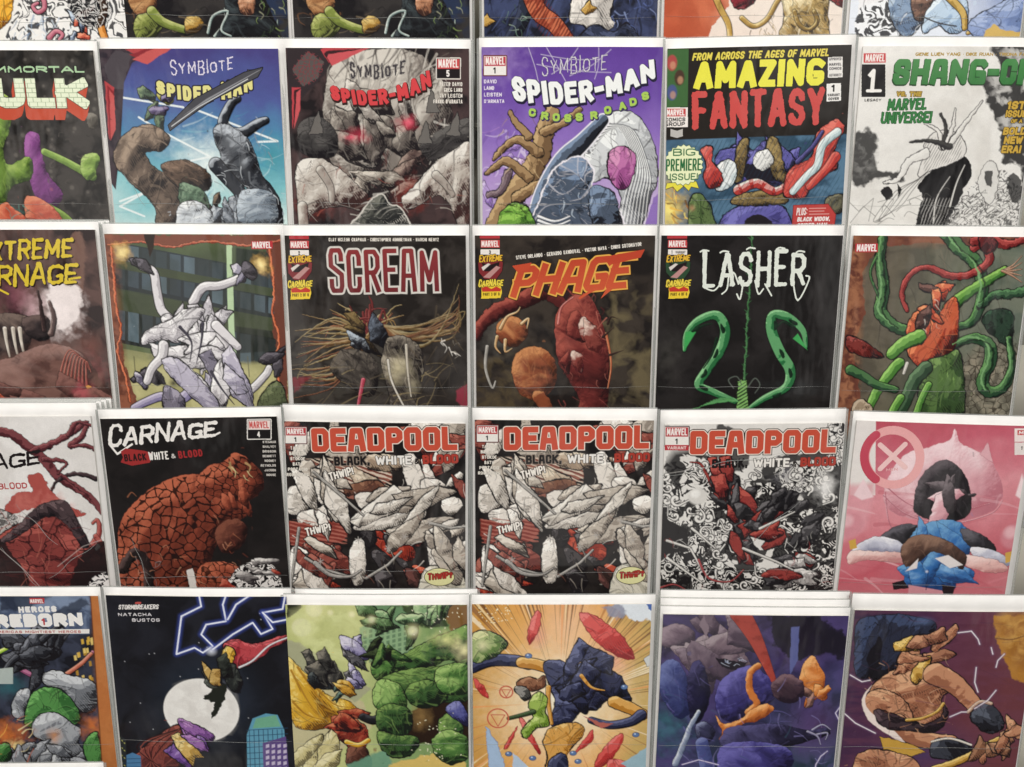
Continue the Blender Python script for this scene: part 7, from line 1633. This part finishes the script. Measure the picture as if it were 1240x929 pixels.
# dark purple comic, third from the right... between the burst and the bronze one
cm = Comic((800, 734), (1030, 736), 9, 3, 2.5, seed=46, tilt=11.2); A, P, K = start(cm)
A.fill('#2c2440'); A.grad((810, 745), (900, 930), ['#2c2538', '#382e50', '#43386a', '#3d4068', '#2e4a58'], noise=.15); A.cloud('#211c2c', '#54487a', 24, 5, .55)
A.glow((990, 880), 60, '#5d3a6c', .6); A.glow((810, 880), 40, '#3f7480', .6, 50, .4); A.glow((970, 780), 40, '#5a4258', .5)
A.blob([(800, 762), (826, 756), (842, 768), (836, 780), (812, 784), (800, 780)], ('#3d3240', '#6d5a68', '#97858f'), 9, .5, 9, .4)
A.shards(14, [(836, 750), (904, 812)], [('#332a38', '#645361', '#8f7f8a'), ('#2a2230', '#514251', '#7d6c78'), ('#3d3240', '#76636e', '#a3949a')], (22, 44), 9, ang=.5, ink=.6)
A.poly([(846, 758), (852, 744), (858, 760), (856, 772)], '#83727c', 1, 1, 2); A.poly([(866, 796), (884, 800), (906, 802), (894, 812), (874, 808)], '#1a1420', 1, 1, 2); A.daub(8, [(872, 796), (904, 806)], ['#8fa0c4', '#c4cce0'], ln=(4, 12), wd=(.6, 1.6), ang=.1, av=.3, seed=2)
A.poly([(930, 744), (990, 744), (1010, 760), (1026, 770), (1024, 800), (1000, 790), (964, 800), (936, 780)], '#1a171f', .9, 3, 5)
A.tube([(896, 742), (914, 772), (930, 808), (942, 838)], 12, 1.4, ('#6b2420', '#a8443a', '#c9685a'), .5); A.poly([(958, 760), (968, 758), (966, 800), (956, 818)], '#5d649a', .9, 1, 1)
pu = ('#1c1834', '#3f3a78', '#6d68b0')
A.blob([(800, 806), (820, 800), (836, 830), (836, 862), (820, 870), (800, 840)], ('#22264a', '#3d4478', '#6a74a8'), 14, .4, 12, .4)
A.blob([(836, 808), (850, 802), (860, 840), (850, 870), (838, 874), (832, 840)], ('#131222', '#242240', '#4a4670'), 10, .4, 10, .4)
A.blob([(866, 846), (872, 826), (890, 812), (910, 806), (930, 820), (940, 840), (926, 856), (906, 864), (886, 874), (870, 866)], pu, 16, .6, 10, .5, det=1.8)
og = ('#8a4420', '#d07c3c', '#f0b474')
A.tube([(918, 806), (908, 816), (908, 836), (916, 852), (906, 862)], 4, 4, og, .4, wob=1.5)
A.blob([(866, 866), (876, 876), (894, 872), (912, 858), (930, 852), (936, 860), (918, 872), (900, 876), (888, 890), (872, 896), (874, 884)], og, 8, .5, 7)
A.blob([(968, 828), (972, 806), (984, 794), (992, 806), (1000, 824), (992, 842), (982, 850), (974, 856), (976, 840)], og, 10, .5, 8); A.shards(4, [(976, 834), (998, 856)], [('#3a2a2c', '#7d5a52', '#b98e7c'), og], (9, 16), 3)
A.blob([(934, 830), (950, 816), (970, 824), (974, 840), (960, 852), (940, 846)], ('#241a26', '#4a3640', '#7d626a'), 8, .6, 7, .3)
A.blob([(880, 882), (906, 878), (940, 876), (976, 884), (1000, 882), (1004, 890), (970, 900), (930, 910), (890, 912), (872, 900)], ('#15131f', '#2c2944', '#5a5684'), 11, .6, 10, .4); A.blob([(872, 905), (910, 898), (950, 904), (960, 925), (930, 945), (876, 945)], pu, 14, .5, 12, .4)
A.tube([(846, 862), (836, 880), (830, 896), (818, 925)], 2.4, 4, ('#5d6a84', '#9aa4bc', '#dde2ea'), .3, wob=1); A.blob([(842, 880), (850, 874), (860, 878), (866, 888), (858, 898), (846, 894)], ('#1a1a2a', '#3a3a58', '#8a90b0'), 6, .5, 6); A.tube([(850, 900), (860, 945)], 8, 10, ('#22264a', '#4a5288', '#7a84b4'), .4)
for p in ([(984, 884), (996, 878), (1006, 884)], [(988, 890), (1002, 888), (1000, 896)], [(978, 886), (990, 892), (994, 902)]): A.tube(p, 1.4, .5, ('#5d5a7a', '#9a96b4', '#cfcce0'), .4)
for p in ([(1002, 910), (994, 916), (988, 926), (986, 940)], [(1018, 856), (1012, 864), (1016, 872)], [(826, 926), (846, 920), (870, 926)]): A.bolt(p, 1, '#e0dcec', '#6a5a9a', 3)
A.daub(60, [(805, 820), (1010, 928)], ['#6d66a4', '#241f38', '#54407a', '#8a84bc', '#3a5a6c'], ln=(8, 24), wd=(.6, 2.4), ang=.4, av=.8, a=.5, seed=12)
cm.build("dark purple comic with orange feathery shapes and one red slash", art=A)
behind(cm, 2, 0.5, 8.4, ["first spare copy above the dark purple comic, seen as a white strip", "uppermost spare copy above the dark purple comic, seen as a white strip"])

# bronze comic at the right
cm = Comic((1033, 719), (1262, 721), 20, 3, 3, seed=47, tilt=11.0); A, P, K = start(cm)
A.fill('#43293f'); A.grad((1040, 745), (1230, 800), ['#3a2944', '#4a2c48', '#5d3244', '#6b3a40'], noise=.1); A.grad((1130, 850), (1130, 930), ['#5a3550', '#3d3660'], 0)
A.glow((1120, 910), 90, '#3d3a66', .8, 50); A.cloud(None, '#6b3f52', 26, 4, .4, sy=3)
A.poly([(1202, 745), (1250, 745), (1250, 830), (1226, 820), (1212, 790), (1206, 770)], '#b07a34', 1, 2, 4); A.cloud('#94602a', '#c99a50', 12, 4, .7, box=[(1206, 745), (1250, 745), (1250, 815), (1222, 800)])
A.tube([(1206, 772), (1226, 774), (1250, 766)], 1.4, 1, ('#5d3a1c', '#8a5c2c', '#b58a48'), 0)
A.blob([(1037, 760), (1052, 748), (1086, 744), (1110, 748), (1132, 754), (1128, 770), (1106, 784), (1102, 800), (1080, 814), (1060, 824), (1037, 818)], ('#0f0d12', '#1f1c24', '#3f4a68'), 18, .4, 14, .5)
A.glow((1118, 752), 18, '#5d6e94', .7, 8)
sk = ('#5d2f22', '#b3785a', '#dcaa84'); gd = ('#6d4a1c', '#c4943c', '#f0d080')
# weathered bronze drapery: broad folded masses, no figure
A.blob([(1054, 836), (1072, 818), (1100, 806), (1124, 800), (1138, 812), (1154, 826), (1140, 846), (1142, 864), (1128, 880), (1100, 868), (1078, 868), (1060, 858)], sk, 22, .7, 13, 1, det=2)
A.shards(8, [(1096, 770), (1146, 812)], [sk, ('#4a241a', '#94604a', '#cf9a78'), gd], (18, 34), 53, ang=-.5)
A.blob([(1046, 850), (1060, 836), (1084, 840), (1100, 856), (1108, 880), (1118, 896), (1104, 900), (1080, 884), (1056, 872)], sk, 14, .6, 11, 1, det=1.6)
A.tube([(1132, 816), (1152, 826), (1166, 838), (1182, 856)], 14, 9, sk, 1, wob=1); A.tube([(1086, 876), (1108, 892), (1134, 898), (1150, 898)], 12, 9, sk, 1, wob=1)
A.poly([(1056, 830), (1048, 846), (1054, 862), (1078, 880), (1100, 904), (1076, 890), (1052, 872), (1044, 848)], '#ecdcd4', 1, 1, 1, sm=True)
A.blob([(1060, 860), (1090, 868), (1118, 878), (1140, 866), (1144, 852), (1146, 870), (1132, 886), (1100, 884), (1070, 880)], ('#141014', '#2a2026', '#5d4a50'), 7, .5, 8)
A.tube([(1098, 872), (1116, 870), (1134, 862), (1142, 852)], 1.8, 1.8, gd, .6); A.poly([(1066, 892), (1100, 900), (1120, 910), (1096, 918), (1070, 908)], '#c49a44', 1, 1, 2, ink=.7)
A.blob([(1037, 918), (1056, 908), (1084, 912), (1110, 922), (1110, 950), (1037, 950)], sk, 12, .5, 11)
for p in ([(1176, 868), (1186, 852), (1200, 852), (1216, 876), (1204, 888), (1190, 884)], [(1126, 914), (1132, 896), (1158, 894), (1176, 904), (1170, 920), (1138, 918)]): A.blob(p, ('#0f0e12', '#22222a', '#5a5f6c'), 9, .3, 11)
A.tube([(1172, 862), (1186, 850), (1200, 852)], 2, 2, ('#8a6a50', '#c9a890', '#efdcc8'), .5); A.tube([(1128, 898), (1150, 894), (1176, 902)], 1.2, 1.2, ('#a39a90', '#dcd4c8', '#f3efe6'), .3)
A.tube([(1130, 932), (1160, 922), (1186, 908), (1210, 896)], 5, 4.5, gd, .8, wob=1.2); A.shards(6, [(1184, 888), (1228, 912)], [sk, ('#4a2c20', '#94664c', '#c49878')], (12, 22), 9); A.shards(3, [(1208, 880), (1232, 898)], [sk], (14, 22), 10)
for p in ([(1160, 766), (1176, 764), (1184, 774), (1186, 780)], [(1200, 784), (1202, 792)], [(1216, 792), (1208, 800), (1206, 808)], [(1182, 808), (1180, 826), (1184, 838)], [(1206, 836), (1196, 848), (1180, 858)], [(1150, 868), (1164, 862), (1170, 862)], [(1020, 862), (1036, 876), (1060, 888)], [(1030, 818), (1044, 826), (1054, 824)]): A.bolt(p, 1.2, '#ece6ea', '#7d6080', 3.5)
A.daub(50, [(1050, 800), (1150, 900)], ['#e6bc98', '#7d4530', '#c98e6c', '#4a241a'], ln=(6, 18), wd=(.5, 1.6), ang=.7, av=.7, a=.6, seed=14)
A.daub(30, [(1040, 744), (1235, 925)], ['#5d3850', '#33233c', '#6d4058'], ln=(20, 60), wd=(.6, 2), ang=.15, av=.15, a=.35, seed=15)
cm.build("dark plum comic with a brown bronze mass, black cuffs and a gold rod", art=A)

# ---- sixth row: one white top edge shows at the very bottom left
cm = Comic((-108, 923.5), (125, 923.5), 14, 3, 3, seed=50); A, P, K = start(cm, (0, 20)); A.fill('#5d5148'); A.cloud('#3d352f', '#7d6f62', 20, 3, .7)
cm.build("comic whose white top edge alone shows at the bottom left corner", art=A)
